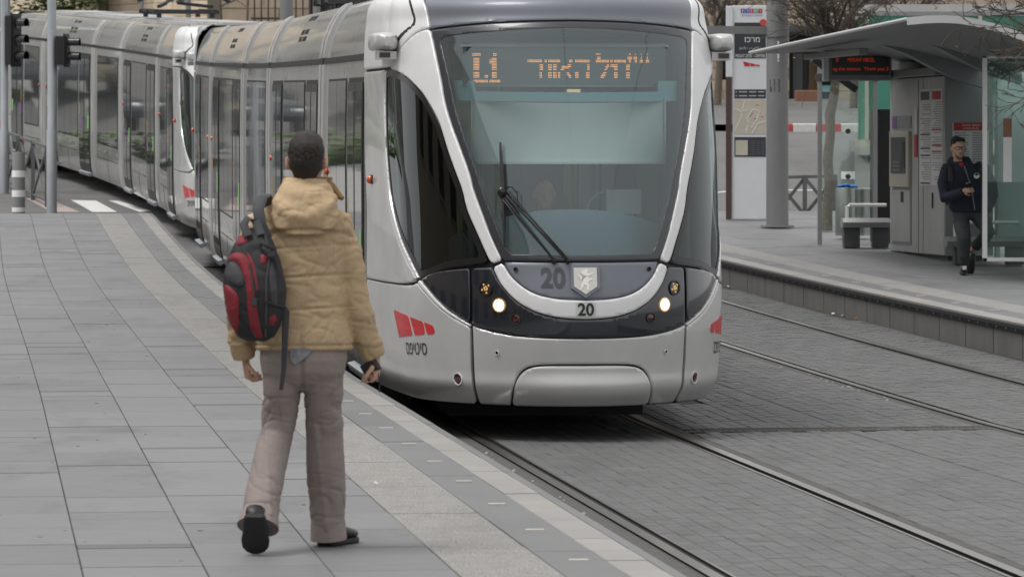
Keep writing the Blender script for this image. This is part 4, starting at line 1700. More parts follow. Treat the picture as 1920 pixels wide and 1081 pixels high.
def carriage(kind):
    """list of (name, mesh) in carriage space: y runs back from the front joint"""
    L = {'M': 4.2, 'C': 6.9, 'N': 4.4}[kind]
    out = []

    def put(name, mb, m, smooth=True):
        me = mb.mesh(name, [m] if isinstance(m, str) else m, smooth)
        bm = bmesh.new()
        bm.from_mesh(me)
        bmesh.ops.recalc_face_normals(bm, faces=bm.faces)
        bm.to_mesh(me)
        bm.free()
        if smooth:
            me.set_sharp_from_angle(angle=math.radians(35))
        out.append((name, me))
    mb = MB()
    prof = [(x, z) for z, x in SEC] + [(-x, z) for z, x in reversed(SEC)]
    mb.loft([[(x, y, z) for x, z in prof] for y in (.05, L - .05)])
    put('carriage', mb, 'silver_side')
    mb = MB()
    mb.box(-.62, .62, .4, L - .4, 3.33, 3.37)
    for q in np.arange(.5, L - .9, 1.1):
        mb.box(-.5, .5, q, q + .9, 3.36, 3.395)
    put('roof_unit', mb, 'shelter_panel', False)
    mb = MB()
    mb.box(-1.12, 1.12, -.06, .06, .4, 3.2)
    put('bellows', mb, 'black', False)
    # where doors, windows and pilasters sit
    if kind == 'M':
        doors, wins, pil = [(.20, 1.55)], [(1.80, 3.55, 2)], [(3.90, 4.14)]
    elif kind == 'C':
        doors, wins, pil = [(.52, 1.87), (5.03, 6.38)], [(2.1, 4.8, 3)], [(.06, .30), (6.60, 6.84)]
    else:
        doors, wins, pil = [], [(.62, 3.78, 2)], [(.06, .30), (4.10, 4.34)]
    for s in (-1, 1):
        for (a, b) in pil:
            mb = MB()
            slab(mb, s, a, b, .30, 2.79, -.01, .022)
            slab(mb, s, a, b, 2.85, 3.312, -.01, .026)
            put('pilaster', mb, 'silver')
        mb = MB()
        slab(mb, s, .05, L - .05, 2.795, 2.845, -.01, .010)
        put('gutter', mb, 'black')
        for (a, b) in doors:
            mb = MB()
            slab(mb, s, a - .02, b + .02, .34, 2.66, -.01, .004, 1)
            m = (a + b) / 2
            for (c, d) in ((a, m - .012), (m + .012, b)):
                slab(mb, s, c, d, .38, 2.62, -.01, .014, 2)
                slab(mb, s, c + .045, d - .045, .52, 2.55, -.01, .017, 0)
            slab(mb, s, a, b, .30, .345, 0, .07, 3)
            put('door', mb, ['side_glass', 'black', 'dark_metal', 'galv'])
            for (c, d, e, f_, mm) in ((a + .06, a + .22, 1.20, 1.45, 'sticker_green'), (b - .30, b - .14, 1.16, 1.41, 'sticker_purple'), (b - .12, b - .08, 1.45, 1.68, 'sticker_yellow')):
                mb = MB()
                slab(mb, s, c, d, e, f_, .017, .0185, 0)
                put('door_sticker', mb, mm, False)
        for (a, b, n) in wins:
            mb = MB()
            slab(mb, s, a - .02, b + .02, .975, 2.66, -.01, .004, 1)
            w = (b - a) / n
            for k in range(n):
                slab(mb, s, a + k * w + .01, a + (k + 1) * w - .01, 1.0, 2.64, -.01, .009, 0)
            put('window', mb, ['side_glass', 'black'])
            mb = MB()
            slab(mb, s, a, b, .705, .717, -.01, .003)
            slab(mb, s, (a + b) / 2 - .006, (a + b) / 2 + .006, .30, .705, -.01, .003)
            put('panel_seam', mb, 'black', False)
            mb = MB()
            for k in range(4):
                y = a + .2 + k * (b - a - .4) / 3
                slab(mb, s, y - .018, y + .018, .84, .876, -.01, .008)
            put('rivet', mb, 'silver_pale', False)
        if kind == 'N':
            continue
        mb = MB()
        y = {'M': 3.66, 'C': 6.47, 'N': .48}[kind]
        mb.ball((s * (sec(1.86) + .010), y, 1.86), (.026, .030, .030), 12, 8, 0)
        slab(mb, s, y - .045, y + .045, 1.82, 1.90, 0, .006, 1)
        put('marker_lamp', mb, ['lens_orange', 'black'])
        if kind != 'M':
            mb = MB()
            for r, z in enumerate((3.03, 3.10, 3.23)):
                for k in range(8):
                    if k == 4:
                        continue
                    y = L * .40 + k * .11 + r * .02
                    slab(mb, s, y, y + .065, z, z + .045, 0, .004)
            put('vent', mb, 'black', False)
        else:
            for pts in (((2.2, .74), (2.56, .70), (2.62, .48), (2.24, .47)), ((2.64, .69), (2.90, .66), (2.94, .50), (2.70, .49)), ((2.97, .65), (3.16, .63), (3.18, .52), (3.0, .51))):
                mb = MB()
                mb.add([(s * (sec(q[1]) + .004), q[0] - 1.5, q[1]) for q in pts], [(0, 1, 2, 3)])
                put('emblem_bar', mb, 'logo_red', False)
    # dark running gear below the skirt
    mb = MB()
    if kind != 'C':
        for y in (L * .32, L * .68):
            for s in (-1, 1):
                mb.tube([(s * .70, y, .30), (s * .82, y, .30)], .29, 20)
            mb.tube([(-.7, y, .30), (.7, y, .30)], .07, 8)
        mb.box(-.95, .95, L * .2, L * .8, .12, .34)
    else:
        mb.box(-1.0, 1.0, .3, L - .3, .2, .34)
    put('underframe', mb, 'black', False)
    return L, out


MODS = {k: carriage(k) for k in 'MCN'}


def along(d, y0=29.8):
    """point on the near track d metres behind the nose"""
    y = y0
    n = max(1, int(d / .25))
    for _ in range(n):
        s = (Xc(y + .05) - Xc(y - .05)) / .1
        y += d / n / math.sqrt(1 + s * s)
    return Vector((Xc(y) - .037, y, E(y)))


def frame_of(p0, p1):
    y = (p1 - p0).normalized()
    x = y.cross(Vector((0, 0, 1))).normalized()
    z = x.cross(y)
    m = Matrix.Identity(4)
    for i in range(3):
        m[i][0], m[i][1], m[i][2], m[i][3] = x[i], y[i], z[i], p0[i]
    return m


def place_parts(root, inv, parts, mtx):
    first = None
    for (name, me) in parts:
        if first is None:
            first = link(name, me, root, mtx=inv @ mtx)
        else:
            o = link(name, me, first)
            if name in ('vent', 'rivet'):
                o['kind'] = 'stuff'
    return first


def build_tram(d0, label, front_lit=True, panto=False):
    base = along(d0)
    root = empty('tram', base, 0, label, 'tram')
    inv = Matrix.Translation(base).inverted()
    bpy.context.view_layer.update()
    total = 32.6
    seq = [('M', 3.0), ('C', 7.2), ('N', 14.1), ('C', 18.5), ('M', 25.4)]
    # front cab
    mt = frame_of(along(d0), along(d0 + 3.0))
    cab = None
    for (name, me, front) in CAB:
        if cab is None:
            cab = link(name, me, root, mtx=inv @ mt)
        else:
            o = link(name, me, cab)
            if name == 'display_dots':
                o['kind'] = 'stuff'
    # rear cab
    mt = frame_of(along(d0 + total), along(d0 + total - 3.0))
    cab = None
    for (name, me, front) in CAB:
        if front:
            continue
        if cab is None:
            cab = link(name, me, root, mtx=inv @ mt)
        else:
            link(name, me, cab)
    for k, (kind, d) in enumerate(seq):
        L, parts = MODS[kind]
        if k == 4:
            mt = frame_of(along(d0 + d + L), along(d0 + d))
        else:
            mt = frame_of(along(d0 + d), along(d0 + d + L))
        first = place_parts(root, inv, parts, mt)
        if kind == 'N' and panto:
            mb = MB()
            for x in (-.55, .55):
                mb.bar((x, .9, 3.54), (x, 2.9, 3.54), .07, .06)
            for y in (.9, 1.9, 2.9):
                mb.bar((-.62, y, 3.52), (.62, y, 3.52), .08, .07)
            mb.bar((-.5, 1.0, 3.62), (-.12, 2.8, 3.68), .06)
            mb.bar((.5, 1.0, 3.62), (.12, 2.8, 3.68), .06)
            mb.bar((-.1, 2.8, 3.70), (-.1, 1.2, 3.80), .05)
            mb.bar((.1, 2.8, 3.70), (.1, 1.2, 3.80), .05)
            for y in (1.1, 1.35):
                mb.tube([(-.86, y, 3.72), (-.66, y, 3.83), (-.4, y, 3.85), (.4, y, 3.85), (.66, y, 3.83), (.86, y, 3.72)], .032, 8)
            for x in (-.5, .5):
                mb.bar((x, 1.0, 3.82), (x, 1.45, 3.82), .05)
                mb.tube([(x, .95, 3.41), (x, .95, 3.54)], [.05, .04], 10)
                mb.tube([(x, 2.85, 3.41), (x, 2.85, 3.54)], [.05, .04], 10)
            me = mb.mesh('pantograph', ['dark_metal'], False)
            link('pantograph', me, first)
    # coupling bar in front of the nose
    return root


tram_a = build_tram(0.0, 'silver tram with lit headlights and number 20 pulling up to the platform', True, True)
tram_b = build_tram(33.3, 'second silver tram coupled behind the leading tram, by the traffic lights', True, True)


# ================================================================== PEOPLE
def hand(mb, wrist, palm_dir, side_dir, curl=.5, scale=1.0, s=1):
    """palm, four fingers of unequal length and a thumb leaving the side of the palm"""
    w, d, q = Vector(wrist), Vector(palm_dir).normalized(), Vector(side_dir).normalized()
    n = d.cross(q).normalized() * s
    k = scale
    c = w + d * .045 * k
    mb.tube([w - d * .03 * k, w, w + d * .03 * k, w + d * .065 * k, w + d * .09 * k], [(.024 * k, .020 * k), (.026 * k, .018 * k), (.036 * k, .017 * k), (.040 * k, .016 * k), (.036 * k, .013 * k)], 12, ref=q)
    for i, (off, L) in enumerate(((-.029, .068), (-.010, .078), (.010, .073), (.028, .058))):
        p = w + d * .085 * k + q * off * k
        pts = [p]
        ang = 0
        for j in range(3):
            ang += curl * (.7 + .12 * i)
            p = p + (d * math.cos(ang) + n * math.sin(ang)) * L / 3 * k
            pts.append(p)
        mb.tube(pts, [.0095 * k, .009 * k, .0085 * k, .007 * k], 8)
    p = w + d * .025 * k - q * .030 * k
    mb.tube([p, p + (d * .6 - q * .7 + n * .3) * .03 * k, p + (d * 1.5 - q * .9 + n * .9) * .035 * k, p + (d * 2.2 - q * .7 + n * 1.5) * .036 * k], [.013 * k, .012 * k, .0105 * k, .008 * k], 8)


def head(mb, c, f, tilt=0.0, k=1.0):
    """skull, jaw, nose, brow, lips and ears; f is the unit facing direction (horizontal)"""
    c = Vector(c)
    f = Vector(f).normalized()
    r = Vector((-f.y, f.x, 0))
    u = Vector((0, 0, 1))

    def at(a, b, z):
        return c + r * a * k + f * b * k + u * z * k

    def ring(z, b0, rx, ry):
        o = c + f * b0 * k + u * z * k
        return [o + r * rx * k * math.cos(t) + f * ry * k * math.sin(t) for t in [2 * PI * i / 20 for i in range(20)]]
    mb.loft([ring(-.118, .045, .022, .026), ring(-.105, .038, .042, .048), ring(-.08, .022, .056, .068), ring(-.045, .008, .066, .084), ring(0, .0, .073, .096), ring(.04, -.005, .076, .099), ring(.075, -.008, .070, .092), ring(.103, -.01, .052, .070), ring(.118, -.01, .026, .036)])
    mb.tube([at(0, .088, .012), at(0, .106, -.018), at(0, .116, -.034), at(0, .098, -.046)], [.008 * k, .011 * k, .015 * k, .010 * k], 8)
    mb.tube([at(-.05, .080, .022), at(-.02, .096, .026), at(.02, .096, .026), at(.05, .080, .022)], .009 * k, 8)
    mb.tube([at(-.024, .088, -.068), at(0, .097, -.067), at(.024, .088, -.068)], [.005 * k, .008 * k, .005 * k], 8)
    for s in (-1, 1):
        mb.ball(at(s * .081, -.004, -.010), (.013 * k, .020 * k, .033 * k), 10, 7)
    mb.tube([at(0, -.018, -.06), at(0, -.022, -.14), at(0, -.028, -.22)], [.052 * k, .052 * k, .062 * k], 14)


def build_walker():
    base = px(560, 285, 18.32)
    base.z = E(18.3) + PH
    t = empty('person', base, 0, 'man in tan hooded jacket and mauve trousers walking away along the platform', 'person')
    q = 425.7
    X = lambda p: (p - 560) / q
    Z = lambda p: (1030 - p) / q
    # ---- body (skin): one continuous figure
    mb = MB()
    head(mb, (.035, .01, 1.712), (.10, 1, 0), k=1.03)
    mb.rings_z([(.023, 0, .86, .16, .10), (.02, 0, 1.0, .15, .095), (.02, 0, 1.2, .165, .10), (.02, 0, 1.4, .175, .10), (.03, -.01, 1.5, .09, .07)])
    armR = [(.165, .0, 1.44), (.215, -.01, 1.28), (.248, .0, 1.12), (.285, .04, .97), (.335, .085, .845)]
    armL = [(-.150, .0, 1.44), (-.205, -.02, 1.28), (-.245, -.02, 1.10), (-.256, .03, .955), (-.243, .065, .845)]
    mb.tube(armR, [.055, .048, .042, .034, .027], 12)
    mb.tube(armL, [.055, .048, .042, .034, .027], 12)
    hand(mb, (.338, .085, .838), (.0, .10, -1), (.2, 1, 0), 1.0, 1.0, -1)
    hand(mb, (-.238, .068, .838), (.12, .15, -1), (-.2, 1, 0), 1.05, 1.0, 1)
    legL = [(-.065, 0, .86), (-.07, .01, .70), (-.095, .03, .52), (-.135, -.10, .33), (-.165, -.24, .17)]
    legR = [(.095, 0, .86), (.105, .03, .70), (.110, .09, .50), (.114, .16, .28), (.125, .20, .07)]
    mb.tube(legL, [.085, .08, .055, .05, .038], 12)
    mb.tube(legR, [.085, .08, .055, .05, .038], 12)
    organic('body', mb, 'skin', t, .0065, 3)
    # ---- hair
    mb = MB()
    for (c, r) in (((.034, -.016, 1.752), (.082, .102, .088)), ((.034, -.046, 1.705), (.075, .068, .075)), ((.034, .035, 1.780), (.077, .088, .066)), ((.034, -.050, 1.660), (.056, .044, .048))):
        mb.ball(c, r, 20, 14)
    organic('hair', mb, 'hair', t, .007, 3, disp=lambda p, n: .0035 * vnoise(p, 110, 3) + .002 * vnoise(p, 260, 4))
    # loose strands over the cap of hair
    rnd = random.Random(9)
    st = MB()
    for _ in range(2600):
        th = rnd.uniform(0, 2 * PI)
        ph = rnd.uniform(-.75, 1.45)
        n = Vector((math.cos(th) * math.cos(ph), math.sin(th) * math.cos(ph), math.sin(ph)))
        if n.y > .35 and n.z < .3:
            continue
        c = Vector((.033, -.022, 1.735)) + Vector((n.x * .081, n.y * .102, n.z * .094))
        if c.z < 1.655:
            continue
        d = (n * .12 + Vector((rnd.gauss(0, .35), rnd.gauss(0, .35), -.8))).normalized()
        w = d.cross(n).normalized() * .0016
        L = rnd.uniform(.008, .018)
        st.add([c - w, c + w, c + d * L + n * .002], [(0, 1, 2)])
    o = st.build('hair_strands', 'hair', t, fix=False)
    o['kind'] = 'stuff'
    # ---- jacket
    mb = MB()
    mb.rings_z([(.024, .0, .880, .212, .140), (.024, .0, .90, .220, .148), (.022, -.002, 1.00, .205, .142), (.020, -.006, 1.10, .196, .138), (.020, -.010, 1.22, .194, .138), (.020, -.012, 1.33, .198, .136), (.020, -.012, 1.41, .196, .130), (.022, -.010, 1.475, .165, .115), (.028, -.004, 1.53, .115, .098), (.032, 0, 1.575, .092, .09)], 32, power=2.4)
    mb.tube([(.11, -.005, 1.455)] + [(.165, -.004, 1.435), (.212, -.012, 1.30), (.232, -.008, 1.19), (.252, .0, 1.08), (.284, .045, .965), (.320, .075, .875), (.332, .083, .845)], [.072, .078, .073, .068, .066, .062, .058, .052], 18)
    mb.tube([(-.09, -.005, 1.455)] + [(-.172, -.004, 1.425), (-.215, -.02, 1.28), (-.236, -.022, 1.18), (-.250, -.018, 1.08), (-.258, .028, .955), (-.248, .055, .872), (-.244, .064, .842)], [.072, .078, .073, .068, .066, .062, .057, .050], 18)
    # hood lying on the back, collar round the neck
    mb.rings_z([(.030, -.135, 1.388, .095, .045), (.032, -.132, 1.415, .135, .058), (.034, -.122, 1.475, .150, .072), (.034, -.100, 1.525, .146, .080), (.034, -.072, 1.575, .128, .080), (.034, -.045, 1.610, .108, .074), (.034, -.03, 1.622, .080, .058)], 28)
    mb.rings_z([(.034, .0, 1.54, .120, .115), (.034, .004, 1.595, .112, .108), (.034, .006, 1.632, .104, .10), (.034, .006, 1.64, .09, .088)], 28)

    def dj(p, n):
        x, y, z = p[:, 0], p[:, 1], p[:, 2]
        w1 = vnoise(p * np.array([.8, .8, 1.5]), 20, 1)
        w2 = vnoise(p * np.array([1, 1, 1.3]), 38, 2)
        w3 = vnoise(p * np.array([1.3, 1, .8]), 30, 23)
        d = .0015 * w1 - .0042 * np.exp(-(w1 / .075) ** 2) - .0032 * np.exp(-(w2 / .065) ** 2) - .003 * np.exp(-(w3 / .055) ** 2) + .0006 * vnoise(p, 90, 21)
        torso = np.clip((.245 - np.abs(x - .02)) / .05, 0, 1) * (z < 1.40)
        for zi in (1.335, 1.205, 1.062):
            d -= torso * .0075 * np.exp(-((z - zi - .010 * np.sin(x * 7)) / .005) ** 2)
            d += torso * .0008 * np.exp(-((z - zi + .06) / .05) ** 2)
        d -= .010 * np.exp(-((z - .905) / .006) ** 2) * (np.abs(x - .02) < .25)
        arm = np.clip((np.abs(x - .02) - .225) / .04, 0, 1)
        for zi in (1.24, 1.16, 1.09, 1.03, .97, .90):
            d += arm * .006 * np.exp(-((z - zi + .35 * (y + .02) * np.sin(zi * 40) + .10 * np.sin(zi * 23) * (np.abs(x) - .3)) / .016) ** 2) * np.sin(zi * 57)
        # folded rim and seam of the hood
        hood = (y < -.06) & (z > 1.38)
        d += np.where(hood, .004 * np.sin(z * 60 - 260 * (x - .03) ** 2 + 1.5), 0)
        d -= .012 * np.exp(-((z - 1.405 + .22 * (x - .03) ** 2 * 2) / .010) ** 2) * (y < -.05)
        return d
    organic('jacket', mb, 'jacket', t, .0065, 4, disp=dj)
    mb = MB()
    mb.rings_z([(.037, .02, 1.60, .110, .10), (.040, .02, 1.638, .108, .098), (.040, .02, 1.641, .094, .084), (.037, .02, 1.60, .094, .084)], 28, caps=False)
    mb.tube([(.115, -.01, 1.63), (.150, -.02, 1.595), (.180, -.02, 1.555), (.195, -.03, 1.545)], [.016, .018, .015, .010], 8)
    mb.build('collar_lining', 'jacket_dark', t, smooth=True)
    # ---- trousers
    mb = MB()
    mb.rings_z([(.022, 0, .955, .185, .125), (.022, 0, .90, .192, .132), (.022, -.004, .84, .193, .136), (.020, -.004, .78, .184, .126), (.018, 0, .735, .160, .100), (.018, 0, .70, .11, .06)], 28, power=2.4)
    mb.tube([(-.072, 0, .82), (-.072, .005, .71), (-.085, .03, .60), (-.102, .03, .50), (-.125, -.05, .38), (-.145, -.13, .27), (-.160, -.205, .175), (-.163, -.235, .135)], [(.092, .110), (.086, .102), (.078, .086), (.076, .082), (.078, .083), (.080, .085), (.082, .088), (.080, .086)], 20)
    mb.tube([(.105, 0, .82), (.108, .02, .71), (.110, .06, .60), (.110, .09, .50), (.112, .125, .38), (.114, .16, .26), (.120, .185, .14), (.124, .192, .055)], [(.094, .112), (.090, .104), (.085, .090), (.084, .086), (.086, .088), (.088, .090), (.082, .092), (.072, .086)], 20)

    def dt(p, n):
        x, y, z = p[:, 0], p[:, 1], p[:, 2]
        left = x < .02
        w = vnoise(p * np.array([1, 1, .7]), 24, 5)
        w2 = vnoise(p * np.array([.7, .7, 1.5]), 26, 6)
        near = np.exp(-((z - .62) / .12) ** 2) + np.exp(-((z - .2) / .14) ** 2)
        w4 = vnoise(p * np.array([.45, .45, 1.7]), 30, 41)
        d = .001 * w - .0045 * np.exp(-(w / .07) ** 2) * (.25 + near) - .0055 * np.exp(-(w2 / .075) ** 2) * near - .0032 * np.exp(-(w4 / .07) ** 2) * (.05 + near)
        d += .004 * np.exp(-((x + .1 * (z - .1) - np.where(left, -.10, .115)) / .010) ** 2) * (z < .55) * (y < .3)
        left = x < .02
        fold = np.sin((z * 34 - np.where(left, 1, -1) * x * 22) + 2.2 * np.sin(x * 9 + z * 5))
        amp = np.exp(-((z - .60) / .08) ** 2) * .0025 + np.exp(-((z - .15) / .07) ** 2) * .003 + .0004
        d += amp * fold
        d -= .012 * np.exp(-((x - .018) / .012) ** 2) * (z > .70) * (y < 0)
        return d
    organic('trousers', mb, 'trousers', t, .007, 4, disp=dt)
    mb = MB()
    mb.tube([(-.155, -.180, .205), (-.160, -.208, .165), (-.165, -.236, .122), (-.164, -.226, .135)], [(.070, .076), (.084, .090), (.092, .097), (.078, .082)], 28)
    mb.build('hem', 'trousers', t, smooth=True, sharp=50)
    mb = MB()
    mb.tube([(.119, .182, .15), (.121, .187, .10), (.124, .192, .030), (.124, .192, .045)], [(.070, .078), (.078, .088), (.081, .091), (.066, .078)], 28)
    mb.build('hem', 'trousers', t, smooth=True, sharp=50)
    # shirt tail and back pocket
    mb = MB()
    mb.add([(X(548), -.146, Z(650)), (X(592), -.142, Z(650)), (X(575), -.150, Z(668)), (X(556), -.154, Z(680)), (X(547), -.151, Z(668))], [(0, 1, 2, 3, 4)])
    mb.build('pocket_lining', 'plaid', t, fix=False)
    # ---- shoes
    def shoe(name, heel, toe, up, w):
        heel, toe, up = Vector(heel), Vector(toe), Vector(up).normalized()
        d = toe - heel
        r = d.normalized().cross(up).normalized()
        up = r.cross(d.normalized())
        rings = []
        sole = []
        for tt, hw, h in ((0, .026, .062), (.05, .036, .078), (.18, .040, .082), (.35, .039, .078), (.5, .044, .066), (.68, .049, .052), (.85, .045, .043), (.96, .030, .034), (1.0, .012, .022)):
            c = heel + d * tt
            rings.append([c + r * hw * w * math.copysign(abs(math.cos(a)) ** .8, math.cos(a)) + up * (.022 + (h - .0) * .5 * (1 + math.sin(a)) * 1.0) for a in [2 * PI * i / 16 for i in range(16)]])
            sole.append([c + r * (hw + .005) * w * math.copysign(abs(math.cos(a)) ** .5, math.cos(a)) + up * (.013 + .015 * math.copysign(abs(math.sin(a)) ** .5, math.sin(a))) for a in [2 * PI * i / 16 for i in range(16)]])
        m1 = MB()
        m1.loft(rings)
        a = m1.build(name, 'shoe', t, smooth=True, sharp=60)
        m2 = MB()
        m2.loft(sole)
        m2.build('sole', 'sole', a, smooth=True, sharp=50)
        return a
    shoe('shoe', (-.172, -.345, .175), (-.176, -.225, .005), (.0, .80, .55), 1.15)
    shoe('shoe', (.105, .165, .0), (.225, .385, .0), (0, 0, 1), 1.1)
    # ---- the things he carries (each a thing of its own)
    bp = empty('backpack', base + Vector((0, 0, 0)), 0, 'red and black backpack slung over the left shoulder of the tan jacket', 'backpack')
    mb = MB()
    body = []
    for (pz, l, r_, d0, d1) in ((636, 470, 503, -.20, -.27), (627, 453, 521, -.165, -.30), (606, 440, 532, -.15, -.325), (575, 430, 541, -.14, -.34), (540, 426, 543, -.14, -.345), (511, 427, 538, -.14, -.335), (483, 434, 531, -.14, -.315), (455, 445, 521, -.14, -.29), (435, 460, 510, -.15, -.26), (424, 476, 500, -.17, -.23)):
        body.append(((X(l) + X(r_)) / 2, (d0 + d1) / 2, Z(pz), (X(r_) - X(l)) / 2, (d0 - d1) / 2))
    mb.rings_z(body, 28, power=3.0)
    organic('pack_body', mb, 'bag_black', bp, .008, 3, disp=lambda p, n: .004 * vnoise(p, 30, 8) - .004 * np.exp(-(vnoise(p, 40, 18) / .15) ** 2))
    bys = [q[2] for q in body]

    def dep(x, z):
        """depth of the pack's back face at x, z"""
        z = min(max(z, bys[0]), bys[-1])
        k = 0
        while k < len(body) - 2 and bys[k + 1] < z:
            k += 1
        u = (z - bys[k]) / (bys[k + 1] - bys[k])
        q = [body[k][c] * (1 - u) + body[k + 1][c] * u for c in range(5)]
        e = min(.985, abs((x - q[0]) / q[3]))
        return q[1] - q[4] * (1 - e ** 3.0) ** (1 / 3.0)

    def patch(name, pts, m, th=.010):
        """soft panel sewn on the back of the pack"""
        pl = relax([(X(a), Z(b)) for a, b in pts], 2, 70)
        n = len(pl)
        cxm = sum(p[0] for p in pl) / n
        czm = sum(p[1] for p in pl) / n
        m2 = MB()
        va, fa = [], []
        # fill the outline on a fine grid so that it follows the curve of the pack
        arr = np.array(pl)
        lo, hi = arr.min(0) - .004, arr.max(0) + .004
        st = .006
        nx, nz = int((hi[0] - lo[0]) / st) + 2, int((hi[1] - lo[1]) / st) + 2
        gx, gz = np.linspace(lo[0], hi[0], nx), np.linspace(lo[1], hi[1], nz)
        verts = [(x, z) for z in gz for x in gx]
        polys = [[b * nx + a, b * nx + a + 1, (b + 1) * nx + a + 1, (b + 1) * nx + a] for b in range(nz - 1) for a in range(nx - 1)]
        d = poly_sdf(np.array(verts), pl)
        verts, polys, d = cut(verts, polys, d, 0.0, 'in')
        use = sorted({i_ for p in polys for i_ in p})
        ren = {i_: k for k, i_ in enumerate(use)}
        for i_ in use:
            x, z = verts[i_]
            o = th * (1 - math.exp(min(0.0, d[i_]) / .008)) - .002
            va.append((x, dep(x, z) - o, z))
        m2.add(va, [tuple(ren[i_] for i_ in p) for p in polys])
        m2.build(name, m, bp, smooth=True, sharp=0, fix=False)
    patch('red_panel', [(450, 451), (454, 439), (470, 440), (472, 451), (462, 456), (451, 457)], 'bag_red')
    patch('red_panel', [(434, 481), (444, 470), (462, 470), (474, 479), (484, 507), (488, 551), (494, 591), (501, 627), (488, 629), (478, 616), (473, 575), (471, 535), (465, 507), (453, 486), (440, 484)], 'bag_red')
    patch('red_panel', [(470, 468), (482, 480), (491, 511), (493, 540), (488, 541), (485, 511), (476, 484)], 'bag_red', .006)
    patch('red_panel', [(429, 529), (438, 530), (453, 544), (458, 553), (457, 591), (454, 626), (441, 606), (433, 579), (429, 551)], 'bag_red')
    patch('red_panel', [(496, 475), (505, 472), (512, 481), (505, 494), (496, 491)], 'bag_red')
    patch('red_panel', [(510, 588), (524, 581), (531, 594), (520, 606), (511, 604)], 'bag_red')
    patch('grey_pocket', [(429, 512), (434, 490), (446, 486), (458, 496), (467, 512), (469, 527), (458, 535), (440, 527)], 'bag_grey', .012)
    patch('side_mesh', [(510, 492), (520, 487), (528, 530), (528, 567), (518, 568), (511, 520)], 'bag_grey', .006)
    mb = MB()
    mb.tube([(X(506), -.19, Z(446)), (X(494), -.20, Z(420)), (X(489), -.18, Z(392)), (X(494), -.125, Z(370)), (X(500), -.03, Z(366)), (X(500), .08, Z(385)), (X(494), .12, Z(430)), (X(486), .14, Z(520))], [(.026, .008)] * 8, 10)
    mb.tube([(X(472), -.28, Z(440)), (X(464), -.26, Z(418)), (X(472), -.24, Z(406)), (X(486), -.24, Z(412)), (X(496), -.27, Z(438))], [(.020, .007)] * 5, 8)
    mb.build('shoulder_strap', 'bag_grey', bp, smooth=True)
    mb = MB()
    mb.tube([(X(528), -.29, Z(560)), (X(542), -.28, Z(580)), (X(540), -.24, Z(630)), (X(537), -.22, Z(690)), (X(532), -.21, Z(725))], [(.016, .003), (.018, .003), (.014, .003), (.011, .003), (.009, .003)], 8)
    mb.tube([(X(505), -.32, Z(470)), (X(525), -.31, Z(482)), (X(532), -.29, Z(520))], [(.012, .004)] * 3, 8)
    mb.obox((X(516), -.33, Z(472)), (.016, 0, 0), (0, .006, 0), (0, 0, .012))
    mb.obox((X(486), -.35, Z(560)), (.012, 0, 0), (0, .006, 0), (0, 0, .016))
    mb.build('dangling_strap', 'bag_grey', bp, smooth=True)
    for pts, rr in (([(476, 490), (482, 520), (484, 560), (486, 625)], .004), ([(502, 436), (514, 470), (508, 520), (508, 575), (505, 625)], .005)):
        zz = MB()
        zz.tube([(X(a), dep(X(a), Z(b_)) - .006, Z(b_)) for a, b_ in pts], rr, 8)
        zz.build('zip', 'bag_grey', bp, smooth=True)
    mb = MB()
    for (a, b_, c, d_) in ((496, 452, 522, 466), (498, 462, 528, 480), (504, 560, 541, 572)):
        mb.tube([(X(a), dep(X(a), Z(b_)) - .008, Z(b_)), (X((a + c) / 2), dep(X((a + c) / 2), Z((b_ + d_) / 2)) - .010, Z((b_ + d_) / 2)), (X(c), dep(X(c) - .006, Z(d_)) - .006, Z(d_))], [(.012, .004)] * 3, 8)
    mb.build('compression_strap', 'bag_grey', bp, smooth=True)
    g = empty('handheld_device', base + Vector((.315, .055, .80)), 0, 'small black gadget held in right hand of the walking man', 'gadget')
    mb = MB()
    mb.obox((0, .01, 0), (.030, -.012, .016), (.01, .016, 0), (-.012, 0, .022))
    mb.build('casing', 'bag_black', g, bevel=.006)
    mb = MB()
    mb.tube([(-.01, 0, -.02), (-.015, .0, -.035)], [.012, .012], 12)
    mb.build('lens', 'chrome', g)
    mb = MB()
    mb.tube([(.03, .02, -.01), (.04, .02, -.07), (.036, .02, -.11)], .003, 6)
    mb.build('wrist_cord', 'bag_black', g)
    return t


build_walker()


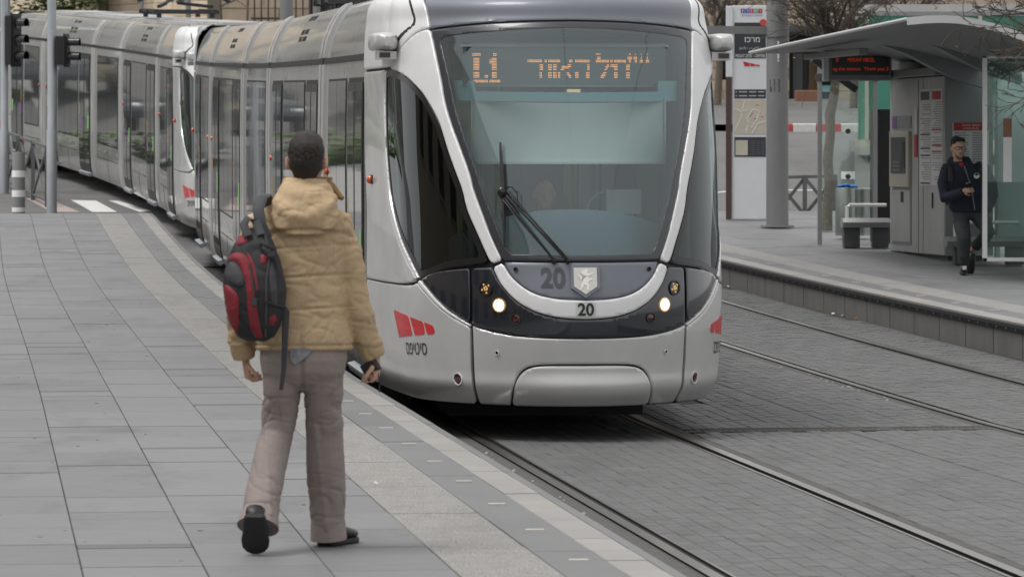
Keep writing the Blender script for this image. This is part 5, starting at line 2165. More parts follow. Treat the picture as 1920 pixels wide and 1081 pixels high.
def build_waiter():
    d = 49.8
    base = px(1805, 285, d)
    base.z = E(d) + PH
    t = empty('person', base, 0, 'young man in navy hoodie leaning by the shelter and holding a phone', 'person')
    q = 156.6
    X = lambda p: (p - 1805) / q
    Z = lambda p: (515 - p) / q
    mb = MB()
    head(mb, (X(1797), .0, Z(279)), (.18, -1, 0), k=1.04)
    armR = [(X(1778), .0, Z(316)), (X(1768), .02, Z(345)), (X(1772), -.02, Z(371)), (X(1788), -.14, Z(366)), (X(1803), -.24, Z(358))]
    armL = [(X(1846), .06, Z(318)), (X(1858), .06, Z(345)), (X(1862), .10, Z(368)), (X(1856), .10, Z(385)), (X(1850), .05, Z(398))]
    mb.tube(armR, [.05, .045, .04, .034, .026], 12)
    mb.tube(armL, [.05, .045, .04, .034, .026], 12)
    mb.rings_z([(X(1815), .10, Z(400), .15, .10), (X(1812), .08, Z(360), .15, .10), (X(1810), .05, Z(320), .17, .10), (X(1805), .04, Z(305), .09, .07)])
    hand(mb, (X(1802), -.235, Z(358)), (.9, -.5, .15), (.1, .1, 1), .7, 1.0, -1)
    hand(mb, (X(1850), .05, Z(398)), (-.2, .1, -1), (0, 1, 0), .5, 1.0, 1)
    legA = [(X(1803), .08, Z(398)), (X(1804), -.02, Z(430)), (X(1806), -.06, Z(448)), (X(1806), -.04, Z(480)), (X(1806), 0, Z(503))]
    legB = [(X(1832), .12, Z(398)), (X(1846), .0, Z(420)), (X(1852), -.06, Z(438)), (X(1838), .10, Z(455)), (X(1828), .26, Z(470))]
    mb.tube(legA, [.08, .07, .055, .05, .036], 12)
    mb.tube(legB, [.08, .07, .055, .05, .036], 12)
    organic('body', mb, 'skin', t, .007, 3)
    mb = MB()
    for (c, r) in (((X(1796), .024, Z(268)), (.087, .100, .074)), ((X(1796), .06, Z(276)), (.080, .065, .085)), ((X(1794), -.052, Z(262)), (.072, .048, .040)), ((X(1799), -.045, Z(264)), (.060, .036, .028))):
        mb.ball(c, r, 18, 12)
    organic('hair', mb, 'hair', t, .007, 2, disp=lambda p, n: .010 * vnoise(p, 70, 12) + .004 * vnoise(p, 160, 22))
    hc = Vector((X(1797), .0, Z(279)))
    f = Vector((.18, -1, 0)).normalized()
    r = Vector((-f.y, f.x, 0))
    # beard, glasses, eyes
    mb = MB()
    mb.tube([hc + r * -.058 + f * .040 + Vector((0, 0, -.050)), hc + r * -.042 + f * .075 + Vector((0, 0, -.098)), hc + f * .094 + Vector((0, 0, -.114)), hc + r * .042 + f * .075 + Vector((0, 0, -.098)), hc + r * .058 + f * .040 + Vector((0, 0, -.050))], [.006, .009, .011, .009, .006], 8)
    mb.tube([hc + r * -.026 + f * .097 + Vector((0, 0, -.058)), hc + f * .107 + Vector((0, 0, -.053)), hc + r * .026 + f * .097 + Vector((0, 0, -.058))], .0045, 8)
    mb.build('beard', 'stubble', t, smooth=True)
    mb = MB()
    for s in (-1, 1):
        c = hc + r * s * .034 + f * .106 + Vector((0, 0, .004))
        mb.tube([c + r * .027 * math.cos(a) + Vector((0, 0, .021 * math.sin(a))) for a in [2 * PI * i / 16 for i in range(17)]], .0024, 6, caps=False)
        mb.tube([c + r * s * .027, hc + r * s * .078 + f * .0 + Vector((0, 0, .006))], .003, 6)
    mb.tube([hc + r * -.008 + f * .112 + Vector((0, 0, .006)), hc + r * .008 + f * .112 + Vector((0, 0, .006))], .003, 6)
    mb.build('glasses', 'black_gloss', t, smooth=True)
    for s in (-1, 1):
        mb = MB()
        mb.ball(hc + r * s * .033 + f * .083 + Vector((0, 0, .002)), .012, 10, 7, 0)
        mb.ball(hc + r * s * .031 + f * .092 + Vector((0, 0, .002)), .006, 8, 6, 1)
        mb.build('eye', ['eye_white', 'black_gloss'], t, smooth=True)
    # hoodie
    mb = MB()
    mb.rings_z([(X(1817), .10, Z(399), .205, .155), (X(1816), .10, Z(390), .225, .17), (X(1813), .07, Z(365), .235, .165), (X(1811), .05, Z(340), .24, .155), (X(1810), .04, Z(322), .23, .14), (X(1807), .04, Z(311), .17, .12), (X(1803), .04, Z(303), .11, .10)], 28, power=2.4)
    mb.tube([(X(1790), .02, Z(314))] + armR, [.08, .085, .078, .076, .066, .048], 16)
    mb.tube([(X(1830), .05, Z(316))] + armL, [.08, .085, .08, .076, .066, .05], 16)
    mb.rings_z([(X(1802), .10, Z(318), .17, .07), (X(1801), .10, Z(306), .16, .085), (X(1800), .08, Z(297), .125, .085), (X(1799), .07, Z(294), .10, .07)], 24)
    organic('hoodie', mb, 'navy', t, .011, 3, disp=lambda p, n: .008 * vnoise(p, 18, 13) + .004 * vnoise(p, 45, 14))
    mb = MB()
    mb.tube([(X(1805), -.155, Z(312)), (X(1810), -.140, Z(325)), (X(1817), -.135, Z(345)), (X(1822), -.13, Z(370)), (X(1826), -.105, Z(394))], .005, 8)
    mb.build('zip', 'zip_grey', t, smooth=True)
    mb = MB()
    mb.tube([(X(1829), -.118, Z(330)), (X(1829), -.128, Z(330.2))], .034, 18, 0)
    mb.tube([(X(1829), -.127, Z(329)), (X(1829), -.132, Z(329.2))], .024, 18, 1)
    mb.obox((X(1829), -.131, Z(331)), (.026, 0, 0), (0, .003, 0), (0, 0, .010), 0)
    mb.build('badge', ['white_plain', 'navy'], t)
    mb = MB()
    mb.rings_z([(X(1803), -.060, Z(314), .012, .02), (X(1802), -.062, Z(309), .028, .025), (X(1801), -.05, Z(306), .036, .03)], 16)
    mb.build('undershirt', 'red_shirt', t, smooth=True)
    mb = MB()
    for (x, y) in ((1780, .0), (1836, .02)):
        mb.tube([(X(x), y + .10, Z(312)), (X(x) + .0, y - .01, Z(305)), (X(x) + .005, y - .115, Z(318)), (X(x) - .002, y - .14, Z(340))], [(.028, .008)] * 4, 8)
    mb.box(X(1777), X(1842), .17, .30, Z(385), Z(312))
    mb.build('rucksack_straps', 'bag_black', t, smooth=True)
    # trousers and shoes
    mb = MB()
    mb.rings_z([(X(1816), .10, Z(385), .17, .12), (X(1817), .10, Z(402), .185, .13), (X(1817), .10, Z(410), .15, .11)], 24, power=2.4)
    mb.tube(legA[:-1] + [(X(1806), -.01, Z(496))], [.105, .095, .085, .075, .062], 18)
    mb.tube([(X(1832), .12, Z(398)), (X(1846), .0, Z(420)), (X(1852), -.06, Z(436)), (X(1844), .05, Z(449)), (X(1832), .20, Z(463))], [.105, .098, .088, .080, .064], 18)
    organic('trousers', mb, 'dark_pants', t, .011, 3, disp=lambda p, n: .005 * vnoise(p, 25, 15) - .005 * np.exp(-(vnoise(p, 30, 16) / .1) ** 2))
    for (hx, hy, hz, tx, ty, tz) in ((X(1806), .06, 0.0, X(1803), -.21, 0.0), (X(1828), .30, Z(476), X(1826), .30, Z(493))):
        m1 = MB()
        h, to = Vector((hx, hy, hz)), Vector((tx, ty, tz))
        up = Vector((0, 0, 1)) if hz == 0 else Vector((0, -1, 0))
        dd = to - h
        L = dd.length
        if hz:
            dd = dd * (.27 / L)
        rr = dd.normalized().cross(up).normalized()
        rings = []
        for tt, hw, hh in ((0, .03, .07), (.1, .042, .085), (.35, .042, .085), (.6, .05, .06), (.85, .048, .045), (1.0, .022, .03)):
            c = h + dd * tt
            rings.append([c + rr * hw * math.cos(a) + up * hh * .5 * (1 + math.sin(a)) for a in [2 * PI * i / 14 for i in range(14)]])
        m1.loft(rings)
        m1.build('shoe', 'shoe', t, smooth=True, sharp=60)
    mb = MB()
    mb.obox((X(1805), -.205, .085), (.024, 0, 0), (0, .006, 0), (0, 0, .022))
    mb.build('shoe_tongue', 'white_plain', t, bevel=.004)
    ph = empty('mobile_phone', base + Vector((X(1811), -.275, Z(350))), 0, 'black mobile phone in the hand of the navy hoodie man', 'phone')
    mb = MB()
    mb.obox((0, 0, 0), (.030, -.02, .010), (.0, .006, .012), (-.008, -.06, .045))
    mb.build('phone_case', 'black_gloss', ph, bevel=.004)
    return t


build_waiter()


def build_driver():
    # seated behind the windscreen; positions in cab space turned into the world
    mt = frame_of(along(0), along(3.0))
    base = mt @ Vector((-.05, 1.75, 1.10))
    t = empty('person', base, math.atan2(-(mt[0][1]), mt[1][1]), 'tram driver in a white shirt seated behind the windscreen', 'person')
    mb = MB()
    head(mb, (0, .08, .66), (0, -1, 0), k=1.0)
    mb.rings_z([(0, .06, .0, .16, .12), (0, .08, .25, .16, .11), (0, .10, .44, .17, .10), (0, .10, .5, .09, .07)])
    for s in (-1, 1):
        arm = [(s * .18, .08, .42), (s * .27, -.02, .24), (s * .25, -.22, .14), (s * .18, -.40, .20)]
        mb.tube(arm, [.05, .045, .04, .03], 10)
        hand(mb, (s * .18, -.40, .20), (-s * .2, -1, .1), (s, 0, 0), .6, 1.0, 1)
        mb.tube([(s * .10, .0, .05), (s * .13, -.42, .06), (s * .13, -.46, -.35)], [.08, .065, .05], 10)
    organic('body', mb, 'skin', t, .009, 3)
    mb = MB()
    mb.ball((0, .10, .72), (.082, .10, .07), 16, 10)
    organic('hair', mb, 'hair', t, .009, 2)
    mb = MB()
    mb.rings_z([(0, .06, .02, .19, .14), (0, .08, .25, .19, .135), (0, .09, .40, .21, .12), (0, .09, .47, .14, .10), (0, .09, .53, .075, .075)], 24)
    for s in (-1, 1):
        mb.tube([(s * .12, .09, .43), (s * .20, .07, .41), (s * .27, -.02, .25), (s * .26, -.12, .19)], [.07, .075, .065, .06], 14)
    organic('shirt', mb, 'white_shirt', t, .011, 3)


build_driver()


# ================================================================== STREET FURNITURE
def ground_px(x, y, lo=20.0, hi=140.0, lift=0.0):
    """distance at which the ground is seen at photo pixel x,y"""
    for _ in range(50):
        mid = (lo + hi) / 2
        X = (x - 960) * mid / 7800
        yy = 285 + (2.08 - G(X, mid) - lift) * 7800 / mid
        if yy > y:
            lo = mid
        else:
            hi = mid
    return lo


# ---- traffic lights
def traffic_light(xp, d, label, lamps, head_y, face, top_y=-60, fat_y=245, r=.085):
    X = (xp - 960) * d / 7800
    g = G(X, d)
    t = empty('traffic_light', (X, d, g), 0, label, 'traffic light', 'traffic lights by the crossing')
    zt = 2.08 + (285 - top_y) * d / 7800 - g
    zf = 2.08 + (285 - fat_y) * d / 7800 - g
    mb = MB()
    mb.tube([(0, 0, 0), (0, 0, zf), (0, 0, zf + .03), (0, 0, zt)], [r, r, r * .86, r * .86], 20)
    mb.build('pole', 'galv', t, smooth=True)
    z0 = 2.08 + (285 - head_y[1]) * d / 7800 - g
    z1 = 2.08 + (285 - head_y[0]) * d / 7800 - g
    f = Vector(face).normalized()
    s = Vector((-f.y, f.x, 0))
    c0 = s * 0 + f * (r + .11)
    mb = MB()
    mb.obox(c0 + Vector((0, 0, (z0 + z1) / 2)), s * .15, f * .10, (0, 0, (z1 - z0) / 2))
    mb.obox(c0 + Vector((0, 0, (z0 + z1) / 2)) + f * .06, s * .20, f * .012, (0, 0, (z1 - z0) / 2 + .04))
    mb.build('signal_housing', 'black', t, bevel=.02)
    for k in range(lamps):
        z = z0 + (k + .5) * (z1 - z0) / lamps
        c = c0 + Vector((0, 0, z)) + f * .10
        rr = min(.11, (z1 - z0) / lamps * .40)
        mb = MB()
        n = 18
        rings = []
        for dd, q in ((0, 1.0), (.20, 1.0), (.20, .93), (.0, .93)):
            rings.append([c + f * (dd * (1 - .35 * (i < 0))) + (s * math.cos(a) + Vector((0, 0, 1)) * math.sin(a)) * rr * q for i, a in enumerate([-.45 + (PI + .9) * j / n for j in range(n + 1)])])
        mb.loft(rings, 0, False)
        mb.build('visor', 'black_gloss', t, smooth=True)
        mb = MB()
        mb.tube([c - f * .01, c + f * .012], rr * .9, 18)
        mb.build('lens', 'lens_glass', t, smooth=True)
    mb = MB()
    for z in (z0 + .03, z1 - .03):
        mb.bar((0, 0, z), c0 + Vector((0, 0, z)), .05, .04)
    mb.build('bracket', 'black', t)
    return t


traffic_light(8, 80.4, 'traffic light with three black lamps on the pole nearest the frame edge', 3, (30, 122), (1, -.45, 0), fat_y=245, r=.088)
traffic_light(97, 73.0, 'traffic light with two black hoods on the taller galvanised pole', 2, (68, 122), (1, -.12, 0), fat_y=245, r=.092)


# ---- bollards
def bollard(xp, d, y0, label, r=.115, blue=False):
    X = (xp - 960) * d / 7800
    g = G(X, d)
    if d < 67.5 and X > Xk(d):
        g = E(d) + PH
    h = 2.08 + (285 - y0) * d / 7800 - g
    t = empty('bollard', (X, d, g), 0, label, 'bollard', 'striped bollards')
    mb = MB()
    mb.rings_z([(0, 0, 0, r, r), (0, 0, h - .02, r, r), (0, 0, h, r * .93, r * .93)], 24)
    mb.build('post', 'pole_grey', t, smooth=True)
    for k, (a, b) in enumerate(((.30, .41), (.62, .73), (.90, .975)) if not blue else ((.50, .64),)):
        mb = MB()
        mb.rings_z([(0, 0, h * (1 - b) if not blue else h * a, r + .004, r + .004), (0, 0, h * (1 - a) if not blue else h * b, r + .004, r + .004)], 24, caps=False)
        mb.build('reflective_band', 'white_paint', t, smooth=True)
    return t


bollard(35, 73.4, 285, 'grey bollard with white bands standing at the head of the near platform')
bollard(1590, 71.5, 284, 'grey bollard with one chipped white band behind the steel bin', blue=True)


# ---- guard rails with crossed bars
def guard_rail(pts, label, hgt=1.0, xs=1):
    a = Vector(pts[0])
    b = Vector(pts[-1])
    t = empty('guard_rail', a, 0, label, 'guard rail', 'crossed-bar guard rails')
    L = (b - a)
    n = xs
    for i in range(n + 1):
        p = L * i / n
        mb = MB()
        mb.box(p.x - .035, p.x + .035, p.y - .035, p.y + .035, p.z - .1, p.z + hgt)
        mb.build('post', 'rail_paint', t)
    mb = MB()
    mb.bar((0, 0, hgt - .03), L + Vector((0, 0, hgt - .03)), .05, .05)
    mb.build('top_rail', 'rail_paint', t)
    mb = MB()
    mb.bar((0, 0, .12), L + Vector((0, 0, .12)), .05, .04)
    mb.build('bottom_rail', 'rail_paint', t)
    for i in range(n):
        p, q = L * i / n, L * (i + 1) / n
        for (za, zb, o) in ((.12, hgt - .05, .022), (hgt - .05, .12, -.022)):
            mb = MB()
            mb.bar(p + Vector((0, o, za)), q + Vector((0, o, zb)), .035, .055)
            mb.build('cross_bar', 'rail_paint', t)
    return t


p0 = px(88, 0, 75.5); p0.z = G(p0.x, p0.y)
p1 = px(14, 0, 82.5); p1.z = G(p1.x, p1.y)
guard_rail([p0, p1], 'steel guard rail with crossed bars beside the second tram', 1.12, 3)
p0 = px(1452, 0, 68.6); p0.z = G(p0.x, p0.y)
p1 = px(1566, 0, 68.6); p1.z = G(p1.x, p1.y)
guard_rail([p0, p1], 'steel guard rail with crossed bars behind the tall grey pole', .78, 2)


# ---- overhead line poles
def line_pole(xp, d, r, label, top=9.0, arm=None, on_platform=False, base_z=None):
    X = (xp - 960) * d / 7800
    g = (E(d) + PH) if on_platform else G(X, d)
    t = empty('line_pole', (X, d, g), 0, label, 'pole', 'poles of the overhead line')
    mb = MB()
    mb.tube([(0, 0, 0), (0, 0, .5), (0, 0, top)], [r, r, r * .82], 28)
    mb.build('mast', 'pole_grey', t, smooth=True)
    mb = MB()
    mb.tube([(0, 0, 0), (0, 0, .03)], r * 1.5, 28)
    mb.build('base_plate', 'pole_grey', t)
    if arm:
        z = arm - g
        mb = MB()
        mb.bar((0, 0, z), (-4.2, -.5, z + .02), .10, .115)
        mb.build('arm', 'pole_grey', t)
        mb = MB()
        mb.rings_z([(0, 0, z - .10, r * 1.06, r * 1.06), (0, 0, z + .10, r * 1.06, r * 1.06)], 24)
        mb.build('collar', 'pole_grey', t)
    return t


lp = line_pole(1457.5, 62.5, .168, 'thick grey pole with stencilled figures beside the station sign', 9, arm=3.905, on_platform=True)
gz = E(62.5) + PH
for body, yy, h in (('1 3 3', 154.5, .085), ('8 1 3', 167, .085)):
    v, f = text_geo(body, 1.0)
    a = np.array(v)
    lo, hi = a.min(0), a.max(0)
    V = []
    for q in v:
        ang = (((q[0] - lo[0]) / (hi[0] - lo[0])) - .5) * .16 / .165 - .32
        z = 2.08 + (285 - yy) * 62.5 / 7800 - gz + ((q[1] - lo[1]) / (hi[1] - lo[1]) - .5) * h
        V.append((.1675 * math.sin(ang), -.1675 * math.cos(ang), z))
    MB().add(V, f).build('stencil', 'ink', lp, fix=False)
for k, (ya, yb) in enumerate(((78, 84), (86, 89), (96, 99), (101, 111), (113, 116))):
    V = []
    for ang, z in ((-.06, ya), (.10, ya), (.10, yb), (-.06, yb)):
        V.append((.1682 * math.sin(ang), -.1682 * math.cos(ang), 2.08 + (285 - z) * 62.5 / 7800 - gz))
    MB().add(V, [(0, 1, 2, 3)]).build('white_mark', 'white_paint', lp, fix=False)
line_pole(537, 92, .155, 'grey line pole rising behind the roof of the leading tram')
line_pole(353, 99, .07, 'thin grey post rising behind the pantograph')
line_pole(266, 101, .05, 'thin pale post standing before the stone wall')
line_pole(9, 96, .14, 'grey line pole behind the three-lamp traffic light')
line_pole(595, 96, .11, 'grey line pole in front of the iron railings')

# overhead contact wires
for fx, nm, lab in ((Xc, 'contact_wire', 'overhead wire above the near track'), (Xr, 'contact_wire', 'overhead wire above the far track')):
    mb = MB()
    mb.tube([(fx(y) + .1 * math.sin(y * .1), y, E(max(20, y)) + 5.6) for y in np.arange(-40, 130, 5.0)], .018, 6)
    tag(mb.build(nm, 'wire', smooth=True), lab, 'wire', 'overhead contact wires')


# ---- station sign
def build_totem():
    d = 65.0
    s = 7800 / d
    X0 = (1366 - 960) / s
    g = E(d) + PH
    t = empty('station_sign', (X0, d, g), -.06, 'tall white station sign with map and place names beside the grey pole', 'sign')
    H = lambda y: 2.08 + (285 - y) / s - g
    W = lambda x: (x - 1366) / s
    mb = MB()
    mb.box(W(1373), W(1437), -.06, .10, 0.0, H(11))
    mb.build('board', 'sign_white', t, bevel=.01)
    mb = MB()
    mb.box(W(1361), W(1374), -.09, .06, H(145), H(12))
    mb.build('side_fin', 'sign_white', t, bevel=.01)
    mb = MB()
    mb.box(W(1361), W(1372), -.085, .06, 0.0, H(145))
    mb.build('side_post', 'brown_metal', t, bevel=.008)

    def plate(name, x0, x1, y0, y1, m, o=.064):
        MB().box(W(x0), W(x1), -o, -.055, H(y1), H(y0)).build(name, m, t)
    plate('name_panel', 1377, 1436, 43, 110, 'sign_dark')
    plate('line_panel', 1377, 1436, 168, 185, 'sign_dark')
    plate('map_panel', 1377, 1436, 187, 252, 'map_beige')
    plate('index_panel', 1377, 1436, 257, 294, 'sign_dark')
    plate('inset_map', 1379, 1402, 263, 291, 'map_beige', .067)
    for i, m in enumerate(('logo_purple', 'logo_blue', 'logo_pink', 'logo_green', 'paper_red')):
        plate('logo_square', 1389 + i * 8.2, 1396.2 + i * 8.2, 17, 25, m, .066)
    for i, ch in enumerate('\u05d9\u05e8\u05d5\u05e9\u05dc'):
        text_obj('lettering', ch, 'white_plain', t, .045, None, (W(1392.6 + i * 8.2), -.068, H(21)))
    text_obj('lettering', 'jerusalem transit', 'logo_blue', t, .035, .32, (W(1410), -.066, H(30)))
    MB().tube([(W(1431), -.055, H(43)), (W(1431), -.075, H(43))], .055, 20).build('red_disc', 'kerb_red', t)
    text_obj('lettering', '\u05d6\u05db\u05e8\u05de', 'white_plain', t, .075, .24, (W(1410), -.066, H(75)))
    text_obj('lettering', '\u0645\u0631\u0643\u0632 - \u0628\u0633\u063a\u0627\u062a', 'white_plain', t, .06, .34, (W(1407), -.066, H(91)))
    text_obj('lettering', "PISGAT ZE'EV - CENTER", 'white_plain', t, .05, .46, (W(1407), -.066, H(105)))
    for k, q in enumerate(([(1393, 116), (1404, 118), (1406, 124.5), (1396, 124.5)], [(1405, 118.2), (1415, 120.4), (1416, 124.5), (1407.4, 124.5)], [(1416, 120.8), (1424, 122.4), (1424.5, 124.5), (1417.4, 124.5)])):
        MB().add([(W(a), -.066, H(b)) for a, b in q], [(0, 1, 2, 3)]).build('emblem_bar', 'logo_red', t, fix=False)
    for yy in (172.5, 180):
        text_obj('lettering', '-  -------  ------  -----', 'white_plain', t, .012, .44, (W(1406), -.066, H(yy)))
    # roads on the map
    mb = MB()
    for pts in ([(1378, 245), (1390, 220), (1394, 195), (1397, 188)], [(1398, 250), (1404, 230), (1400, 222), (1412, 205), (1424, 208), (1418, 226), (1408, 240)], [(1410, 250), (1420, 232), (1435, 228)], [(1378, 203), (1390, 210), (1400, 206)]):
        for a, b in zip(pts, pts[1:]):
            mb.bar((W(a[0]), -.0655, H(a[1])), (W(b[0]), -.0655, H(b[1])), .004, .016)
    mb.build('map_roads', 'map_road', t)
    mb = MB()
    for (a, b) in ((1405, 216), (1418, 196), (1413, 222), (1402, 230), (1408, 212), (1427, 218)):
        mb.box(W(a), W(a + 4), -.0665, -.065, H(b + 1.6), H(b))
    mb.build('map_marks', 'logo_pink', t)
    for i in range(7):
        text_obj('lettering', '=== == ==', 'paper_line', t, .012, .22, (W(1420), -.066, H(265 + i * 4)))


build_totem()


# ---- bench, bin
def build_bench(name, x0, x1, y_seat, d, label, along_x=True):
    s = 7800 / d
    a, b = (x0 - 960) / s, (x1 - 960) / s
    g = E(d) + PH
    zs = 2.08 + (285 - y_seat) / s - g
    t = empty('bench', ((a + b) / 2, d, g), 0, label, 'bench', 'benches of the tram stop')
    h = (b - a) / 2
    mb = MB()
    mb.loft([[(x, -.22 + .03 * e, zs - .10), (x, -.27 + .03 * e, zs - .03), (x, -.22, zs + .03 - .02 * e), (x, .18, zs + .02), (x, .22, zs - .02), (x, .18, zs - .11)] for x, e in ((-h, 1), (-h + .04, 0), (h - .04, 0), (h, 1))])
    mb.build('seat', 'canopy', t, smooth=True)
    mb = MB()
    mb.tube([(-h * .75, .1, zs + .02), (-h * .75, .12, zs + .17), (-h * .65, .12, zs + .2), (h * .9, .12, zs + .2)], .025, 10)
    mb.build('armrest', 'canopy_edge', t, smooth=True)
    for sx in (-.5, .5):
        mb = MB()
        mb.box(h * sx * 1.2 - .11, h * sx * 1.2 + .11, -.12, .14, 0, zs - .03)
        mb.build('leg', 'shelter_dark', t, bevel=.01)
    return t


build_bench('b', 1578, 1668, 412, 56.6, 'grey bench with rounded seat between the steel bin and the ticket machine')
build_bench('b', 1772, 1935, 447, 52.2, 'grey bench behind the leaning man and the glass screen')


def build_bin():
    d = 59.2
    X = (1588 - 960) * d / 7800
    g = E(d) + PH
    t = empty('litter_bin', (X, d, g), 0, 'round brushed steel litter bin with a blue bag at its rim', 'litter bin')
    mb = MB()
    mb.rings_z([(0, 0, .04, .165, .165), (0, 0, .70, .165, .165), (0, 0, .72, .155, .155), (0, 0, .72, .13, .13), (0, 0, .5, .13, .13)], 28)
    mb.build('drum', 'steel', t, smooth=True)
    mb = MB()
    mb.rings_z([(.19, .02, .04, .16, .16), (.19, .02, .70, .16, .16), (.19, .02, .72, .13, .13)], 28)
    mb.build('second_drum', 'steel', t, smooth=True)
    mb = MB()
    mb.rings_z([(.05, 0, 0, .12, .12), (.05, 0, .04, .12, .12)], 20)
    mb.build('foot', 'dark_metal', t)
    mb = MB()
    for i in range(7):
        a = i * .9
        mb.ball((.10 * math.cos(a), .10 * math.sin(a) - .03, .735 + .01 * (i % 3)), (.06, .05, .025), 8, 6)
    organic('bin_bag', mb, 'bag_blue', t, .014, 1, disp=lambda p, n: .006 * vnoise(p, 60, 31))


build_bin()


# ---- tram stop shelter
def build_shelter():
    d0 = 53.2
    X0 = (1770 - 960) * d0 / 7800
    g = E(d0) + PH
    rz = math.atan(.164)
    t = empty('tram_shelter', (X0, d0, g), rz, 'grey tram stop shelter with curved roof, posters and ticket machine', 'shelter')
    m = Matrix.Translation((X0, d0, g)) @ Matrix.Rotation(rz, 4, 'Z')
    inv = m.inverted()
    Lc = lambda x, y, d: inv @ px(x, y, d)

    def wbuild(name, mb, mats, **k):
        mb.v = [tuple(inv @ Vector(p)) for p in mb.v]
        return mb.build(name, mats, t, **k)
    # service cabinet: long face towards the track
    cab = MB()
    cab.box(0, .62, 0, 2.75, .06, 2.36)
    cabo = cab.build('cabinet', 'shelter_panel', t, bevel=.012)
    MB().box(.06, .58, .05, 2.7, -.2, .06).build('plinth', 'shelter_dark', t)
    # panel joints on the face (x = 0)
    MB().box(-.004, .0, 1.255, 1.267, .08, 2.34).build('panel_joint', 'ink', cabo)
    MB().box(-.004, .0, 1.02, 1.028, .08, 2.34).build('panel_joint', 'shelter_dark', cabo)
    # posters
    for (y0, y1) in ((.05, .60), (.62, 1.17)):
        MB().box(-.010, -.002, y0, y1, .95, 2.20).build('timetable', 'paper', cabo)
        ln = MB()
        for k in range(34):
            z = 2.02 - k * .030
            if R.random() < .82:
                ln.box(-.0115, -.0105, y0 + .04, y1 - .04 - R.uniform(0, .2), z, z + .010)
        o = ln.build('print_lines', 'paper_line', cabo)
        o['kind'] = 'stuff'
        rd = MB()
        for z in (.97, 1.38, 1.46, 1.66) if y0 < .3 else (.97, 1.33, 1.42, 1.60):
            if R.random() < .8:
                rd.box(-.0125, -.0118, y0 + .03, y1 - .05, z, z + .022)
        rd.box(-.0125, -.0118, y0 + .06, y1 - .06, 2.06, 2.17)
        o = rd.build('print_bars', 'paper_red' if y0 < .3 else 'sign_dark', cabo)
        o['kind'] = 'stuff'
    MB().box(-.012, -.002, 1.30, 1.44, 1.62, 1.95).build('notice', 'paper', cabo)
    MB().box(-.012, -.002, 1.30, 1.44, 1.32, 1.61).build('notice', 'paper_red', cabo)
    # ticket machine
    tm = MB()
    tm.box(-.05, .0, 1.62, 2.60, .92, 1.66, 0)
    tmo = tm.build('ticket_machine', 'beige_metal', cabo, bevel=.01)
    MB().box(-.055, -.045, 1.74, 2.50, 1.10, 1.58).build('recess', 'interior_dark', tmo) if False else MB().box(-.055, -.045, 1.74, 2.50, 1.10, 1.58).build('machine_recess', 'shelter_dark', cabo)
    MB().box(-.060, -.05, 1.76, 1.92, 1.18, 1.52).build('machine_screen', 'screen_black', cabo)
    kp = MB()
    for i in range(4):
        for j in range(3):
            kp.box(-.066, -.05, 2.0 + i * .09, 2.06 + i * .09, 1.13 + j * .05, 1.165 + j * .05)
    o = kp.build('machine_keys', 'steel', cabo)
    o['kind'] = 'stuff'
    MB().box(-.008, .0, 1.60, 2.62, .16, .90).build('machine_door', 'shelter_grey', cabo)
    MB().box(-.014, -.006, 1.66, 2.56, .20, .88).build('machine_hatch', 'shelter_panel', cabo)
    MB().box(-.02, -.012, 1.98, 2.12, .72, .86).build('coin_slot', 'ink', cabo)
    MB().box(-.012, .0, 1.62, 2.6, 1.70, 1.86).build('machine_header', 'shelter_grey', cabo)
    MB().box(-.016, -.01, 2.36, 2.58, 1.70, 1.86).build('header_label', 'sticker_purple', cabo)
    MB().box(-.012, -.002, .52, .57, .66, .86).build('keyhole_plate', 'dark_metal', cabo)
    # ledge and deep fascia above the cabinet
    MB().box(-.14, .66, -.04, 3.5, 2.37, 2.47).build('ledge', 'canopy', t, bevel=.01)
    MB().box(.10, .64, .0, 3.4, 2.475, 2.95).build('fascia', 'shelter_dark', t)
    MB().box(.05, .10, .35, 1.35, 2.50, 2.90).build('clock_box', 'shelter_grey', t, bevel=.01)
    MB().box(.03, .048, .42, 1.28, 2.53, 2.75).build('clock_screen', 'screen_black', t)
    # end wall facing along the platform
    MB().box(.02, .64, -.03, -.002, .06, 2.9).build('end_wall', 'shelter_grey', t)
    MB().box(.10, .58, -.042, -.032, 1.00, 1.76).build('notice_board', 'paper', t)
    MB().box(.115, .575, -.048, -.043, 1.66, 1.76).build('notice_header', 'paper_red', t)
    for yy, ww in ((1.725, .24), (1.685, .20)):
        text_obj('lettering', '\u05db\u05e8\u05d8\u05d9\u05e1 \u05e0\u05e1\u05d9\u05e2\u05d4', 'white_plain', t, .022, ww, (.34, -.050, yy))
    ln = MB()
    for k in range(20):
        z = 1.62 - k * .03
        ln.box(.13, .32 - R.uniform(0, .05), -.0445, -.0425, z, z + .011)
        ln.box(.36, .55 - R.uniform(0, .05), -.0445, -.0425, z, z + .011)
    o = ln.build('print_lines', 'paper_line', t)
    o['kind'] = 'stuff'
    # departure display hanging at the far end
    a, b = px(1548, 96, 55.2), px(1672, 151, 55.2)
    mb = MB()
    mb.box(a.x, b.x, 55.2, 55.4, b.z, a.z)
    wbuild('departure_display', mb, 'shelter_grey', bevel=.012)
    mb = MB()
    mb.box(a.x - .03, a.x + .045, 55.15, 55.42, b.z - .01, a.z - .01)
    wbuild('display_edge', mb, 'sign_white', bevel=.01)
    a, b = px(1560, 106, 55.19), px(1668, 141, 55.19)
    mb = MB()
    mb.box(a.x, b.x, 55.185, 55.2, b.z, a.z)
    wbuild('display_screen', mb, 'screen_black')
